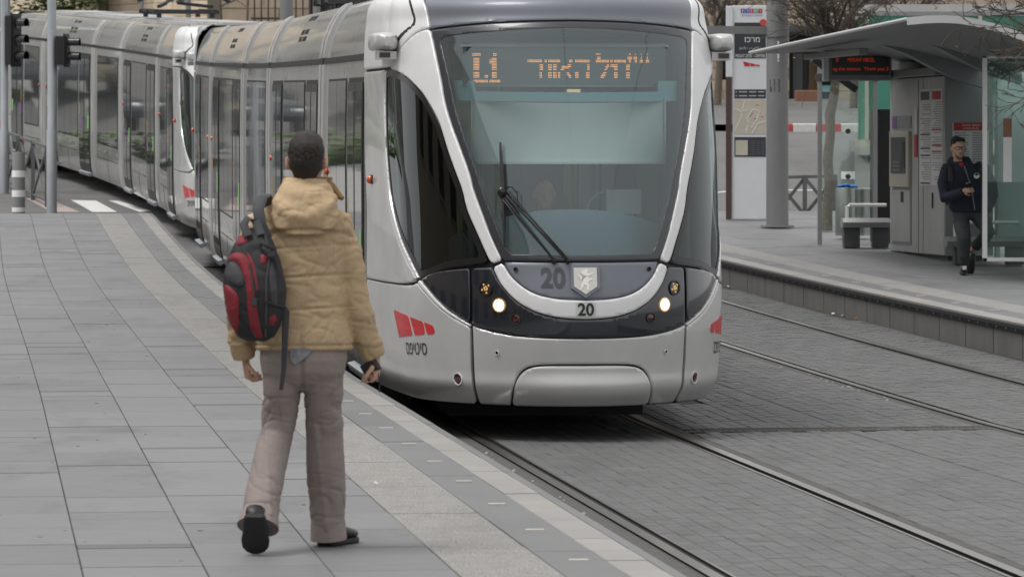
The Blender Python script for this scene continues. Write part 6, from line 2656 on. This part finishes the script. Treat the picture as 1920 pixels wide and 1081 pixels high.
    for body, x0, x1, y0, y1 in (("5'", 1567, 1574, 109, 116), ('MOUNT HERZL', 1590, 1640, 109, 116), ('ng the station.  Thank you 2', 1562, 1666, 126, 134)):
        v, f = text_geo(body, 1.0)
        q = np.array(v)
        lo, hi = q.min(0), q.max(0)
        V = []
        for p in v:
            u, w = (p[0] - lo[0]) / (hi[0] - lo[0]), (p[1] - lo[1]) / (hi[1] - lo[1])
            V.append(px(x0 + u * (x1 - x0), y1 + w * (y0 - y1), 55.18))
        mb = MB().add(V, f)
        wbuild('display_text', mb, 'led_red', fix=False)
    # far glass screen with its posts
    for xp in (1537, 1641):
        p = px(xp, 150, 57.4)
        gz = E(57.4) + PH
        mb = MB()
        mb.box(p.x - .03, p.x + .03, 57.37, 57.43, gz, p.z + .25)
        wbuild('post', mb, 'shelter_grey', bevel=.005)
    a, b = px(1541, 152, 57.4), px(1637, 436, 57.4)
    mb = MB()
    mb.box(a.x, b.x, 57.395, 57.405, b.z, a.z)
    wbuild('far_screen', mb, 'clear_glass')
    mb = MB()
    mb.box(a.x - .06, b.x + .08, 57.36, 57.44, a.z, a.z + .10)
    wbuild('screen_head', mb, 'shelter_dark')
    for yy in (246, 331):
        p = px(1590, yy, 57.38)
        mb = MB()
        mb.tube([(p.x, 57.378, p.z), (p.x, 57.388, p.z)], .036, 20)
        wbuild('glass_sticker', mb, 'sign_dark')
    # dark cupboard behind the cabinet
    a, b = px(1637, 205, 58.0), px(1667, 445, 58.0)
    mb = MB()
    mb.box(a.x, b.x + .1, 58.0, 58.5, E(58) + PH, a.z)
    wbuild('rear_cupboard', mb, 'black_gloss')
    # near glass screen
    gz = E(48.6) + PH
    a, b = px(1842, 105, 48.6), px(2040, 490, 48.6)
    for (x0, x1, z0, z1) in ((a.x, a.x + .055, b.z, a.z), (a.x, b.x, a.z - .03, a.z), (a.x, b.x, b.z, b.z + .045)):
        mb = MB()
        mb.box(x0, x1, 48.57, 48.63, z0, z1)
        wbuild('screen_frame', mb, 'canopy_edge', bevel=.005)
    mb = MB()
    mb.box(a.x + .05, b.x, 48.596, 48.604, b.z + .04, a.z - .03)
    wbuild('near_screen', mb, 'shelter_glass')
    for x in (b.x - .2,):
        mb = MB()
        mb.box(x - .03, x + .03, 48.57, 48.63, gz, b.z)
        wbuild('post', mb, 'shelter_grey')
    # stickers on the near screen
    p, q = px(1881, 222, 48.59), px(1897, 341, 48.59)
    mb = MB()
    mb.box(p.x, q.x, 48.585, 48.594, q.z, p.z - .22)
    wbuild('strip_notice', mb, 'paper')
    mb = MB()
    mb.box(p.x, q.x, 48.585, 48.594, p.z - .22, p.z)
    wbuild('strip_notice_head', mb, 'terracotta')
    # back wall: glass panes in a light frame, running on towards the viewer
    mb = MB()
    for y in (-.05, -1.6, -3.2, -4.8, -6.2):
        mb.box(.66, .72, y - .03, y + .03, 0, 2.6)
    mb.box(.66, .72, -6.2, -.05, 2.56, 2.62)
    mb.box(.66, .72, -6.2, -.05, .22, .28)
    mb.build('back_frame', 'shelter_grey', t)
    for i, (y0, y1) in enumerate(((-1.57, -.08), (-3.17, -1.63), (-4.77, -3.23), (-6.17, -4.83))):
        MB().box(.685, .695, y0, y1, .28, 2.56).build('back_pane', 'back_glass', t)
    # roof: curved across, running along the platform
    e0 = inv @ Vector((3.17, 55.5, 3.41))
    e1 = inv @ Vector((4.50, 47.4, 3.60))
    mb = MB()
    rows = []
    n = 13
    prof = [(0, 0), (.2, .018), (.4, .026), (.6, .018), (.8, -.012), (1.0, -.06), (1.2, -.12), (1.4, -.19), (1.7, -.31), (2.0, -.44), (2.3, -.57)]
    prof_far = [(0, 0), (.2, .035), (.4, .06), (.6, .08), (.8, .09), (1.0, .09), (1.2, .085), (1.4, .07), (1.7, .03), (2.0, -.03), (2.3, -.10)]
    for k in range(n):
        u = k / (n - 1)
        e = e0.lerp(e1, u)
        pu = [(a, c * (1 - u) + b * u) for (a, b), (_, c) in zip(prof, prof_far)]
        top = [(e.x + a, e.y, e.z + b) for a, b in pu]
        bot = [(e.x + a, e.y, e.z + b - .02 - .06 * min(1, a / .4)) for a, b in reversed(pu)]
        rows.append(top + bot)
    mb.loft(rows)
    mb.build('roof', 'canopy', t, smooth=True, sharp=35)
    mb = MB()
    mb.tube([e0 + Vector((0, -.02, -.008)), e0.lerp(e1, .5) + Vector((0, 0, -.006)), e1 + Vector((0, -.02, -.008))], .022, 8)
    mb.build('roof_edge', 'canopy_edge', t, smooth=True)
    mb = MB()
    mb.loft([[(e1.x + a, e1.y - dy, e1.z + b + .012), (e1.x + a, e1.y - dy, e1.z + b - .075)][::1] + [(e1.x + a, e1.y - dy + .03, e1.z + b - .075), (e1.x + a, e1.y - dy + .03, e1.z + b + .012)] for a, b in prof for dy in (.03,)])
    mb.build('roof_end', 'canopy_edge', t, smooth=False)
    # curved ribs under the roof, sweeping down to the back wall
    for k, yy in enumerate((-.35, -1.9, -3.4, -4.9)):
        e = e0.lerp(e1, (e0.y - yy) / max(1e-6, (e0.y - e1.y)))
        mb = MB()
        cur = [(e.x + 1.05, e.z - .06), (e.x + 1.35, e.z - .16), (e.x + 1.7, e.z - .34), (e.x + 2.05, e.z - .50), (e.x + 2.4, e.z - .60)]
        up = [(e.x + 1.05, e.z + .0), (e.x + 1.35, e.z - .05), (e.x + 1.7, e.z - .13), (e.x + 2.05, e.z - .26), (e.x + 2.4, e.z - .42)]
        for j in range(4):
            v = []
            for y in (yy - .09, yy + .09):
                v += [(cur[j][0], y, cur[j][1]), (cur[j + 1][0], y, cur[j + 1][1]), (up[j + 1][0], y, up[j + 1][1]), (up[j][0], y, up[j][1])]
            mb.add(v, [(0, 1, 2, 3), (7, 6, 5, 4), (0, 4, 5, 1), (1, 5, 6, 2), (2, 6, 7, 3), (3, 7, 4, 0)])
        mb.build('rib', 'shelter_grey', t)
    # light box under the roof edge
    MB().box(e0.x + .5, e0.x + .62, e0.y - 4.0, e0.y - 1.0, e0.z - .12, e0.z - .04).build('lamp_box', 'canopy', t, bevel=.01)
    mb = MB()
    mb.bar((e0.x + .9, e0.y + .15, e0.z - .08), (e0.x + 1.5, e0.y + .15, e0.z - .5), .06, .09)
    mb.build('bracket', 'shelter_dark', t)


build_shelter()

# ---- litter on the track bed by the far platform
mb = MB()
for (a, b, m_) in ((1366, 538, 0), (1486, 567, 0), (1494, 569, 0), (1528, 578, 1), (1538, 581, 1), (1562, 589, 0), (1582, 592, 0), (1606, 598, 1), (1770, 636, 1), (1655, 556, 1), (1876, 660, 1), (705, 908, 0)):
    if a == 705:
        p = px(a, 285, 18.4 + 2.7)
        p = Vector(((a - 960) * 21.9 / 7800, 21.9, E(21.9) + PH + .004))
    elif a == 1655:
        d = 45.0
        p = Vector(((a - 960) * d / 7800, d, E(d) + PH + .004))
    else:
        d = ground_px(a, b, 20, 60)
        p = Vector(((a - 960) * d / 7800, d, E(d) + .004))
    r = R.uniform(.014, .03) if a != 705 else .010
    an = R.uniform(0, 3)
    mb.obox(p + Vector((0, 0, .006)), (r * math.cos(an), r * math.sin(an), .004), (-r * .6 * math.sin(an), r * .6 * math.cos(an), 0), (0, 0, .004), m_)
tag(mb.build('litter', ['white_plain', 'litter_orange']), 'scraps of paper and dry leaves along the foot of the far platform', 'litter', kind='stuff')


# ================================================================== BEYOND THE STOP
def stone_wall(name, label, cat, origin, dirv, length, height, bh, bw, openings=(), thick=.5, mkind='stone', limit=300):
    """coursed stone wall; every stone is a piece with its own edges"""
    o = Vector(origin)
    dv = Vector(dirv).normalized()
    rz = math.atan2(dv.y, dv.x)
    t = empty(name, o, rz, label, cat)
    core = MB()
    # wall core split round the openings
    xs = sorted(set([0, length] + [q for op in openings for q in op[:2]]))
    zs = sorted(set([-1.5, height] + [q for op in openings for q in op[2:4]]))
    for i in range(len(xs) - 1):
        for j in range(len(zs) - 1):
            cx, cz = (xs[i] + xs[i + 1]) / 2, (zs[j] + zs[j + 1]) / 2
            if any(a < cx < b and c < cz < d for a, b, c, d in [q[:4] for q in openings]):
                continue
            core.box(xs[i], xs[i + 1], .03, thick, zs[j], zs[j + 1])
    core.build('wall', 'stone_joint', t)
    variants = []
    for i in range(8):
        c = .012
        w, h = .5, .5
        v = [(-w, 0.03, -h), (w, .03, -h), (w, .03, h), (-w, .03, h), (-w, .01, -h), (w, .01, -h), (w, .01, h), (-w, .01, h), (-w + c, 0, -h + c * 1.5), (w - c, 0, -h + c * 1.5), (w - c, 0, h - c * 1.5), (-w + c, 0, h - c * 1.5)]
        f = [(8, 9, 10, 11)] + [(k, (k + 1) % 4, (k + 1) % 4 + 4, k + 4) for k in range(4)] + [(k + 4, (k + 1) % 4 + 4, (k + 1) % 4 + 8, k + 8) for k in range(4)]
        variants.append(MB().add(v, f, 0, i / 7).mesh('stone', [mkind], False, True))
    n = 0
    z = -.3
    row = 0
    while z < height - .05:
        x = -R.uniform(0, bw)
        while x < length:
            w = R.uniform(.7, 1.3) * bw
            a, b = max(x, 0), min(x + w, length)
            segs = [(a, b)]
            for (p, q, r_, s_) in [k[:4] for k in openings]:
                if z + bh * .5 > r_ and z + bh * .5 < s_:
                    ns = []
                    for (u, v_) in segs:
                        if v_ <= p or u >= q:
                            ns.append((u, v_))
                        else:
                            if u < p:
                                ns.append((u, p))
                            if v_ > q:
                                ns.append((q, v_))
                    segs = ns
            for (u, v_) in segs:
                if v_ - u > .06 and n < limit:
                    ob = link('stone', R.choice(variants), t)
                    ob.location = ((u + v_) / 2, R.uniform(-.012, .008), z + bh / 2)
                    ob.scale = (v_ - u - .015, 1, bh - .015)
                    n += 1
            x += w
        z += bh
        row += 1
    return t


# wall behind the second tram
a = px(20, 0, 131); b = px(470, 0, 121)
wl = stone_wall('retaining_wall', 'pale stone wall behind the second tram and its pantograph', 'wall', (a.x - 3, a.y, 4.6), (b - a), (b - a).length + 3, 7.0, .42, .85, mkind='stone_pale')
# iron railings to its right
p0 = px(470, 0, 120)
rt = empty('iron_railings', (p0.x, p0.y, 5.0), 0, 'dark iron railings on a low stone base behind the leading tram', 'railing')
MB().box(0, 9, .0, .3, -2, .75).build('base_wall', 'stone', rt)
for k in range(44):
    x = .1 + k * .20
    mb = MB()
    mb.box(x - .022, x + .022, .13, .17, .75, 3.4)
    mb.build('bar', 'brown_metal', rt)
MB().box(0, 9, .12, .18, 3.1, 3.16).build('rail', 'brown_metal', rt)
MB().box(0, 9, .12, .18, .9, .96).build('rail', 'brown_metal', rt)
# house wall behind the railings closes the view
hw = stone_wall('stone_house', 'stone house behind the iron railings', 'building', (p0.x - 2, 134, 4.5), (1, .02, 0), 22, 8, .5, 1.0,
                openings=((3.0, 5.0, 1.0, 3.2), (8, 10, 1.0, 3.2), (13, 15, 1.0, 3.2)))
for x in (3.0, 8, 13):
    MB().box(x, x + 2, .2, .25, 1.0, 3.2).build('window', 'opening', hw)

# building across the street on the right
a = px(1335, 190, 108); b = px(1660, 190, 108)
gz = 2.08 + (285 - 193) * 108 / 7800
S108 = 7800 / 108
bo = lambda x: (x - 1335) / S108 + 2
bz = lambda y: 2.08 + (285 - y) / S108 - gz
ops = ((bo(1480), bo(1537), -.4, bz(62)), (bo(1541), bo(1562), bz(192), bz(140)), (bo(1352), bo(1362), bz(150), bz(20)))
bw_ = stone_wall('stone_building', 'stone building with a dark shop entrance across the street', 'building', (a.x - 2, 108, gz), (1, 0, 0), 15, 5.2, .30, .62, openings=ops, limit=420)
MB().box(ops[0][0] - .1, ops[0][1] + .1, .35, .4, -.4, ops[0][3] + .1).build('shop_back', 'opening', bw_)
MB().box(bo(1518), bo(1536), .25, .3, -.4, bz(100)).build('shop_door', 'wood_brown', bw_)
MB().box(bo(1488), bo(1506), .25, .3, -.4, bz(100)).build('shutter', 'shelter_dark', bw_)
MB().box(ops[0][0] - .05, ops[0][1] + .05, -.35, .2, bz(62), bz(48)).build('awning', 'shelter_dark', bw_, bevel=.02)
MB().box(ops[1][0], ops[1][1], .2, .25, ops[1][2], ops[1][3]).build('window', 'lens_glass', bw_)
MB().box(ops[1][0] + .02, ops[1][1] - .02, .12, .16, bz(172), bz(160)).build('window_poster', 'teal', bw_)
MB().box(ops[2][0], ops[2][1], .2, .25, ops[2][2], ops[2][3]).build('window', 'opening', bw_)
# low wall and planter before it
pl = empty('planter_box', (px(1514, 0, 106.5).x, 106.5, gz - .12), 0, 'brown planter box in the dark shop entrance', 'planter')
MB().box(-.32, .32, -.15, .15, 0, .42).build('trough', 'terracotta', pl, bevel=.02)
MB().box(-.28, .28, -.12, .12, .40, .43).build('soil', 'wood_brown', pl)

# red and white kerb of the far pavement
kb = empty('painted_kerb', (px(1440, 0, 90).x, 90, 0), 0, 'red and white painted kerb across the street', 'kerb')
x = -3.0
i = 0
segs = [(1400, 1430, 0), (1430, 1463, 1), (1463, 1486, 0), (1486, 1530, 1), (1530, 1576, 0), (1576, 1625, 1), (1625, 1668, 0), (1668, 1712, 1), (1712, 1760, 0)]
for (u, v_, k) in segs:
    xa, xb = px(u, 0, 90).x - px(1440, 0, 90).x, px(v_, 0, 90).x - px(1440, 0, 90).x
    z0 = G(px(u, 0, 90).x, 90)
    MB().box(xa + .004, xb - .004, -.12, .12, z0 - .15, z0 + .17).build('kerb_stone', 'paint_white' if k else 'kerb_red', kb, bevel=.02)
# pavement behind it
v, f = [], []
ys = np.arange(90.1, 109, 1.5)
for i, y in enumerate(ys):
    for x in (2.0, 24.0):
        v.append((x, y, G(8, 90) + .15 + (gz - G(8, 90) - .15) * (y - 90) / 17.5))
    if i:
        f.append((2 * i - 2, 2 * i - 1, 2 * i + 1, 2 * i))
tag(MB().add(v, f).build('far_pavement', 'asphalt'), kind='structure')


# ---- green truck behind the shelter
def build_truck():
    d = 80.0
    s = 7800 / d
    x0 = (1622 - 960) / s
    g = G(x0 + 2, d)
    t = empty('box_truck', (x0, d, g), 0, 'green box truck parked behind the shelter', 'truck')
    H = lambda y: 2.08 + (285 - y) / s - g
    W = lambda x: (x - 1622) / s
    L = 6.2
    MB().box(.06, L - .04, .02, 2.3, H(262), H(30)).build('cargo_box', 'truck_green', t)
    MB().box(0, L, 0, 2.32, H(276), H(262)).build('bottom_rail', 'beige_metal', t)
    MB().box(0, L, 0, 2.32, H(30), H(22)).build('top_rail', 'shelter_grey', t)
    for x in (0.0, 1.64, 2.18, 3.2, 4.2, 5.2):
        MB().box(x, x + .07, -.012, .03, H(262), H(30)).build('side_post', 'beige_metal', t)
    MB().box(.05, L, .1, 2.2, H(22), H(8)).build('roof_panel', 'shelter_panel', t)
    MB().box(.12, .24, -.03, .04, H(284), H(272)).build('side_lamp', 'lens_orange', t)
    cb = MB()
    cb.loft([[(L + .1, y, .55), (L + 1.9, y, .55), (L + 2.0, y, 1.2), (L + 1.6, y, 2.2), (L + .1, y, 2.3)] for y in (.1, 2.2)])
    cb.build('cab', 'car_white', t, bevel=.05)
    cb = MB()
    cb.loft([[(L + .5, y, 1.3), (L + 1.75, y, 1.3), (L + 1.5, y, 2.05), (L + .5, y, 2.1)] for y in (.09, .11)])
    cb.build('cab_window', 'lens_glass', t)
    MB().box(.3, L + 1.2, .5, 1.8, .5, .75).build('chassis', 'black', t)
    for x in (1.2, L + .9):
        for y in (.12, 1.95):
            w = MB()
            w.tube([(x, y, .42), (x, y + .25, .42)], .42, 24)
            w.build('wheel', 'tyre', t, smooth=True)


build_truck()


# ---- cars
def build_car(loc, rz, m, label, group='cars on the upper street'):
    t = empty('car', loc, rz, label, 'car', group)
    prof = [(-2.1, .35), (-2.15, .6), (-2.05, .85), (-1.6, .95), (-1.25, 1.0), (-.75, 1.36), (-.2, 1.45), (.6, 1.44), (1.25, 1.2), (1.6, .98), (2.05, .92), (2.15, .6), (2.1, .35)]
    mb = MB()
    rings = []
    for y, k in ((-.84, .82), (-.80, .95), (-.5, 1.0), (.5, 1.0), (.80, .95), (.84, .82)):
        rings.append([(x * (1 if z < 1 else .98), y * (1 if z < 1 else .86), .35 + (z - .35) * (k if z > .9 else 1)) for x, z in prof])
    mb.loft(rings)
    mb.build('body', m, t, smooth=True, sharp=35)
    for s in (-1, 1):
        mb = MB()
        mb.add([(-1.1, s * .80, .98), (1.3, s * .80, .98), (.95, s * .735, 1.30), (-.6, s * .735, 1.33)], [(0, 1, 2, 3)])
        mb.build('side_window', 'lens_glass', t, fix=False)
    for pts in (((-1.28, .98), (-.80, 1.33)), ((1.58, .98), (1.2, 1.22))):
        mb = MB()
        sgn = -1 if pts[0][0] < 0 else 1
        (x0, z0), (x1, z1) = pts
        mb.add([(x0 + sgn * .02, -.68, z0 + .02), (x0 + sgn * .02, .68, z0 + .02), (x1 + sgn * .02, .58, z1 + .02), (x1 + sgn * .02, -.58, z1 + .02)], [(0, 1, 2, 3)])
        mb.build('windscreen', 'lens_glass', t, fix=False)
    for x in (-1.35, 1.35):
        for s in (-1, 1):
            mb = MB()
            mb.tube([(x, s * .66, .32), (x, s * .85, .32)], .32, 20)
            mb.build('wheel', 'tyre', t, smooth=True)
    for s in (-1, 1):
        mb = MB()
        mb.ball((-2.08, s * .62, .68), (.08, .16, .08), 10, 7)
        mb.build('headlight', 'white_plain', t, smooth=True)
        mb = MB()
        mb.ball((2.08, s * .62, .74), (.06, .16, .08), 10, 7)
        mb.build('tail_lamp', 'lens_red', t, smooth=True)
    return t


p = px(245, 22, 112)
build_car((p.x, 112, p.z - 1.45), .15, 'car_dark', 'dark car whose roof shows above the second tram')
for i, (x, y, m, lab) in enumerate(((-14.6, 106.5, 'car_dark', 'black car mirrored in the side windows of the trams'), (-18.4, 107.5, 'car_dark', 'slate car mirrored in the side windows of the trams'),
                                    (-22.6, 106.5, 'car_white', 'white car mirrored in the side windows of the trams'), (-27.0, 107.5, 'car_red', 'dark red car mirrored in the side windows of the trams'),
                                    (-31.0, 106.5, 'car_black', 'small black car mirrored in the windows of the second tram'))):
    build_car((x, y, G(x, y)), PI / 2 + R.uniform(-.1, .1), m, lab)


# ---- plants
def leaves(mb, pts, size, rnd, mi=0):
    for p in pts:
        a = rnd.uniform(0, 6.28)
        b = rnd.uniform(-.9, .9)
        u = Vector((math.cos(a), math.sin(a), b * .6)).normalized()
        v = Vector((-math.sin(a), math.cos(a), rnd.uniform(-.8, .8))).normalized()
        s = size * rnd.uniform(.6, 1.4)
        p = Vector(p)
        mb.add([p - u * s, p + v * s * .5, p + u * s, p - v * s * .5], [(0, 1, 2, 3)], mi, rnd.random())


def build_hedge():
    mb = MB()
    rnd = random.Random(5)
    pts = []
    for i in range(9000):
        x = rnd.uniform(-40, -11.5)
        y = 91 + rnd.gauss(0, .35) + (x + 13) * -.02
        z = G(x, y) + abs(rnd.gauss(0, .32))
        pts.append((x, y, min(z, G(x, y) + .85 + .2 * math.sin(x * 1.7))))
    for i in range(5000):
        x = rnd.uniform(-40, -15.4)
        y = 98 + rnd.gauss(0, .35)
        pts.append((x, y, G(x, y) + min(.8, abs(rnd.gauss(0, .32)))))
    leaves(mb, pts, .12, rnd)
    o = mb.build('hedge', 'hedge', fix=False, tones=True)
    tag(o, 'low green hedge mirrored as a band in the tram windows', 'hedge', kind='stuff')


build_hedge()


def grow_branches(mb, p, d, r, L, depth, rnd, tips, droop=0.0, spread=.6, n_kids=(2, 3), min_r=.004):
    pts = [Vector(p)]
    d = Vector(d).normalized()
    seg = 4
    rr = [r]
    for i in range(seg):
        d = (d + Vector((rnd.gauss(0, .16), rnd.gauss(0, .16), rnd.gauss(0, .12) - droop * .1))).normalized()
        pts.append(pts[-1] + d * L / seg)
        rr.append(max(min_r, r * (1 - .45 * (i + 1) / seg)))
    mb.tube(pts, rr, 7 if r > .03 else 5)
    tips.append(pts[-1])
    if depth <= 0:
        return
    for k in range(rnd.randint(*n_kids) + (1 if depth > 2 else 0)):
        j = rnd.randint(1, seg)
        q = Vector((rnd.gauss(0, spread), rnd.gauss(0, spread), rnd.gauss(.12, spread * .6)))
        grow_branches(mb, pts[j], (d + q), max(min_r, rr[j] * .68), L * rnd.uniform(.55, .85), depth - 1, rnd, tips, droop, spread, n_kids, min_r)


def bare_tree(base, trunk_pts, trunk_r, label, seed, crown_from, n, L, lean=(0, 0, 1), depth=4, leaf_n=0):
    rnd = random.Random(seed)
    t = empty('tree', base, 0, label, 'tree', 'bare street trees')
    mb = MB()
    mb.tube(trunk_pts, trunk_r, 14)
    mb2 = mb
    o = mb.build('trunk', 'bark', t, smooth=True)
    cr = MB()
    tips = []
    for k in range(n):
        p = Vector(trunk_pts[-1]) if k % 2 else Vector(trunk_pts[-2]).lerp(Vector(trunk_pts[-1]), rnd.random())
        a = rnd.uniform(0, 6.28)
        d = Vector(lean) + Vector((math.cos(a), math.sin(a), rnd.uniform(-.1, .6))) * .9
        grow_branches(cr, p, d, trunk_r[-1] * .55, L * rnd.uniform(.7, 1.1), depth, rnd, tips, 0.15, .65)
    cr.build('crown', 'twig', t, smooth=True)
    if leaf_n:
        lf = MB()
        leaves(lf, [Vector(rnd.choice(tips)) + Vector((rnd.gauss(0, .04), rnd.gauss(0, .04), rnd.gauss(0, .04))) for _ in range(leaf_n)], .035, rnd)
        o = lf.build('leaves', 'leaf_dry', t, fix=False, tones=True)
        o['kind'] = 'stuff'
    return t


# bare tree whose trunk stands behind the far glass screen
d = 61.5
b = px(1553, 0, d); b.z = E(d) + PH
s = 7800 / d
tp = []
for (xp, yp) in ((1550, 446), (1551, 400), (1555, 345), (1552, 300), (1557, 250), (1556, 215), (1564, 180), (1566, 150), (1562, 110), (1570, 70)):
    tp.append(((xp - 1553) / s, .03 * math.sin(yp * .07), max(0, 2.08 + (285 - yp) / s - b.z)))
bare_tree(b, tp, [.088, .078, .072, .076, .068, .078, .07, .064, .06, .055], 'bare twisted tree rising behind the shelter roof', 21, 7, 13, .95, depth=4, leaf_n=60)
# bare tree beyond the frame edge, its twigs reaching over the shelter roof
b = Vector((6.5, 45.5, E(45.5) + PH))
bare_tree(b, [(0, 0, 0), (.02, 0, .8), (-.03, .02, 1.6), (.02, .02, 2.3), (-.02, 0, 2.75)], [.09, .08, .075, .07, .06], 'bare tree with fine twigs hanging over the shelter corner', 33, 2.3, 8, .85, lean=(-1.0, 0, .22), depth=4, leaf_n=50)
# bare bushes against the stone building
for i, (xp, dd, zz) in enumerate(((1345, 104, 3.2), (1600, 102, 3.4), (1690, 100, 3.6))):
    b = px(xp, 0, dd); b.z = G(b.x, dd)
    bare_tree(b, [(0, 0, 0), (.05, 0, 1.0), (-.05, 0, 1.9)], [.10, .085, .07], ('bare tree at the corner of the stone building', 'bare tree before the stone building', 'bare tree standing behind the green truck')[i], 50 + i, 1, 10, 1.25, depth=4)


def leafy_tree(xp, d, top, label, seed, crown=True, trunk_r=.17, lean=.0, n=2600, rad=1.5, zc=2.4, bare=False):
    rnd = random.Random(seed)
    b = px(xp, 0, d)
    b.z = G(b.x, d)
    t = empty('tree', b, 0, label, 'tree', 'trees before the stone wall')
    mb = MB()
    tips = []
    mb.tube([(0, 0, -.2), (lean * .3, 0, 1.0), (lean * .7, .05, 2.0), (lean, 0, 3.2), (lean * 1.2, 0, 4.6)], [trunk_r, trunk_r * .9, trunk_r * .8, trunk_r * .7, trunk_r * .5], 12)
    for k in range(6):
        grow_branches(mb, (lean, 0, 3.0 + .2 * k), (rnd.gauss(0, .8), rnd.gauss(0, .8), .5), trunk_r * .35, 1.0, 2, rnd, tips)
    mb.build('trunk', 'bark', t, smooth=True)
    if crown:
        lf = MB()
        pts = []
        clumps = [(rnd.gauss(0, rad * .55), rnd.gauss(0, rad * .5), zc + 1.2 + rnd.gauss(0, .7)) for _ in range(16)]
        for _ in range(n):
            c = rnd.choice(clumps)
            pts.append((c[0] + rnd.gauss(0, .28), c[1] + rnd.gauss(0, .28), c[2] + rnd.gauss(0, .26)))
        leaves(lf, pts, .09, rnd)
        o = lf.build('crown', 'leaf', t, fix=False, tones=True)
        o['kind'] = 'stuff'
    return t


leafy_tree(95, 121, 0, 'green leafy tree above the roof of the second tram, beside the taller signal pole', 71, True, .16, .0, 3600, 1.3, 1.6)
leafy_tree(128, 122, 0, 'slender tree trunk between the leafy tree and the forked trunk', 72, True, .10, .15, 1200, .9, 3.0)
leafy_tree(178, 122.5, 0, 'dark forked tree trunk against the pale stone wall', 73, True, .20, .25, 1800, 1.2, 3.2)
leafy_tree(425, 119, 0, 'thin bare sapling before the pale stone wall', 74, False, .07, -.2)
leafy_tree(455, 118, 0, 'second thin bare sapling at the end of the stone wall', 75, False, .05, .15)
leafy_tree(1905, 112, 0, 'lime green tree behind the truck roof', 76, True, .2, 0, 3000, 1.6, 2.4)


# ---- houses on the near side of the street, out of the picture but mirrored in the cab glass and paint
def side_house(x, y0, y1, h, label):
    t = empty('town_house', (x, y0, 0), 0, label, 'building', 'houses on the near side of the street')
    L = y1 - y0
    MB().box(-9, 0, 0, L, -.5, h).build('wall', 'stone', t)
    MB().box(-9.2, .25, -.1, L + .1, h, h + .35).build('cornice', 'stone', t, bevel=.05)
    for fl in range(int(h // 3.4)):
        y = 1.2
        while y < L - 1.8:
            z = .9 + fl * 3.4 if fl else .0
            w = MB()
            w.box(-.02, .03, y, y + 1.2, z, z + 2.1)
            o = w.build('window', 'opening', t)
            MB().box(-.02, .12, y - .1, y + 1.3, z - .12, z).build('sill', 'stone', o) if fl else None
            y += 2.6
    return t


side_house(-15, -26, -6, 11.0, 'stone house behind the photographer, mirrored in the cab glass')
side_house(-14.5, -4, 16, 10.0, 'stone house with two window rows mirrored in the cab side window')
side_house(-15.5, 18, 40, 12.0, 'taller stone house mirrored in the cab side window')

# pale paving on the far left, behind the second tram: only its mirror image shows
v, f = [], []
ys = np.arange(69.0, 113, 1.5)
xs = [0, .15, .35, .6, 1.0]
for i, y in enumerate(ys):
    x1 = Xc(y) - 3.9
    for u in xs:
        x = x1 + (-48 - x1) * u
        v.append((x, y, G(x, y) + .012))
    if i:
        n = len(xs)
        for k in range(n - 1):
            f.append(((i - 1) * n + k, (i - 1) * n + k + 1, i * n + k + 1, i * n + k))
tag(MB().add(v, f).build('pavement', 'pale_paving', smooth=True, sharp=0), kind='structure')


def hill_house(x0, x1, y, base, h, label):
    t = empty('hill_house', (x0, y, base), 0, label, 'building', 'houses up the hill mirrored in the tram roofs')
    L = x1 - x0
    MB().box(0, L, 0, 10, -3, h).build('wall', 'stone_warm', t)
    for fl in range(int(h // 3.5)):
        x = 1.5
        while x < L - 2:
            MB().box(x, x + 1.3, -.03, .05, 1.2 + fl * 3.5, 3.1 + fl * 3.5).build('window', 'opening', t)
            x += 3.4
    MB().box(-.3, L + .3, -.4, 10.3, h, h + .5).build('parapet', 'stone_warm', t)


hill_house(-34, -14, 152, 6, 20, 'tall stone house up the hill mirrored in the roof of the leading tram')
hill_house(-60, -37, 148, 6, 24, 'broad stone house up the hill mirrored in the roof of the second tram')
hill_house(-92, -63, 140, 6, 26, 'big stone house at the top of the hill mirrored in the tram roofs')
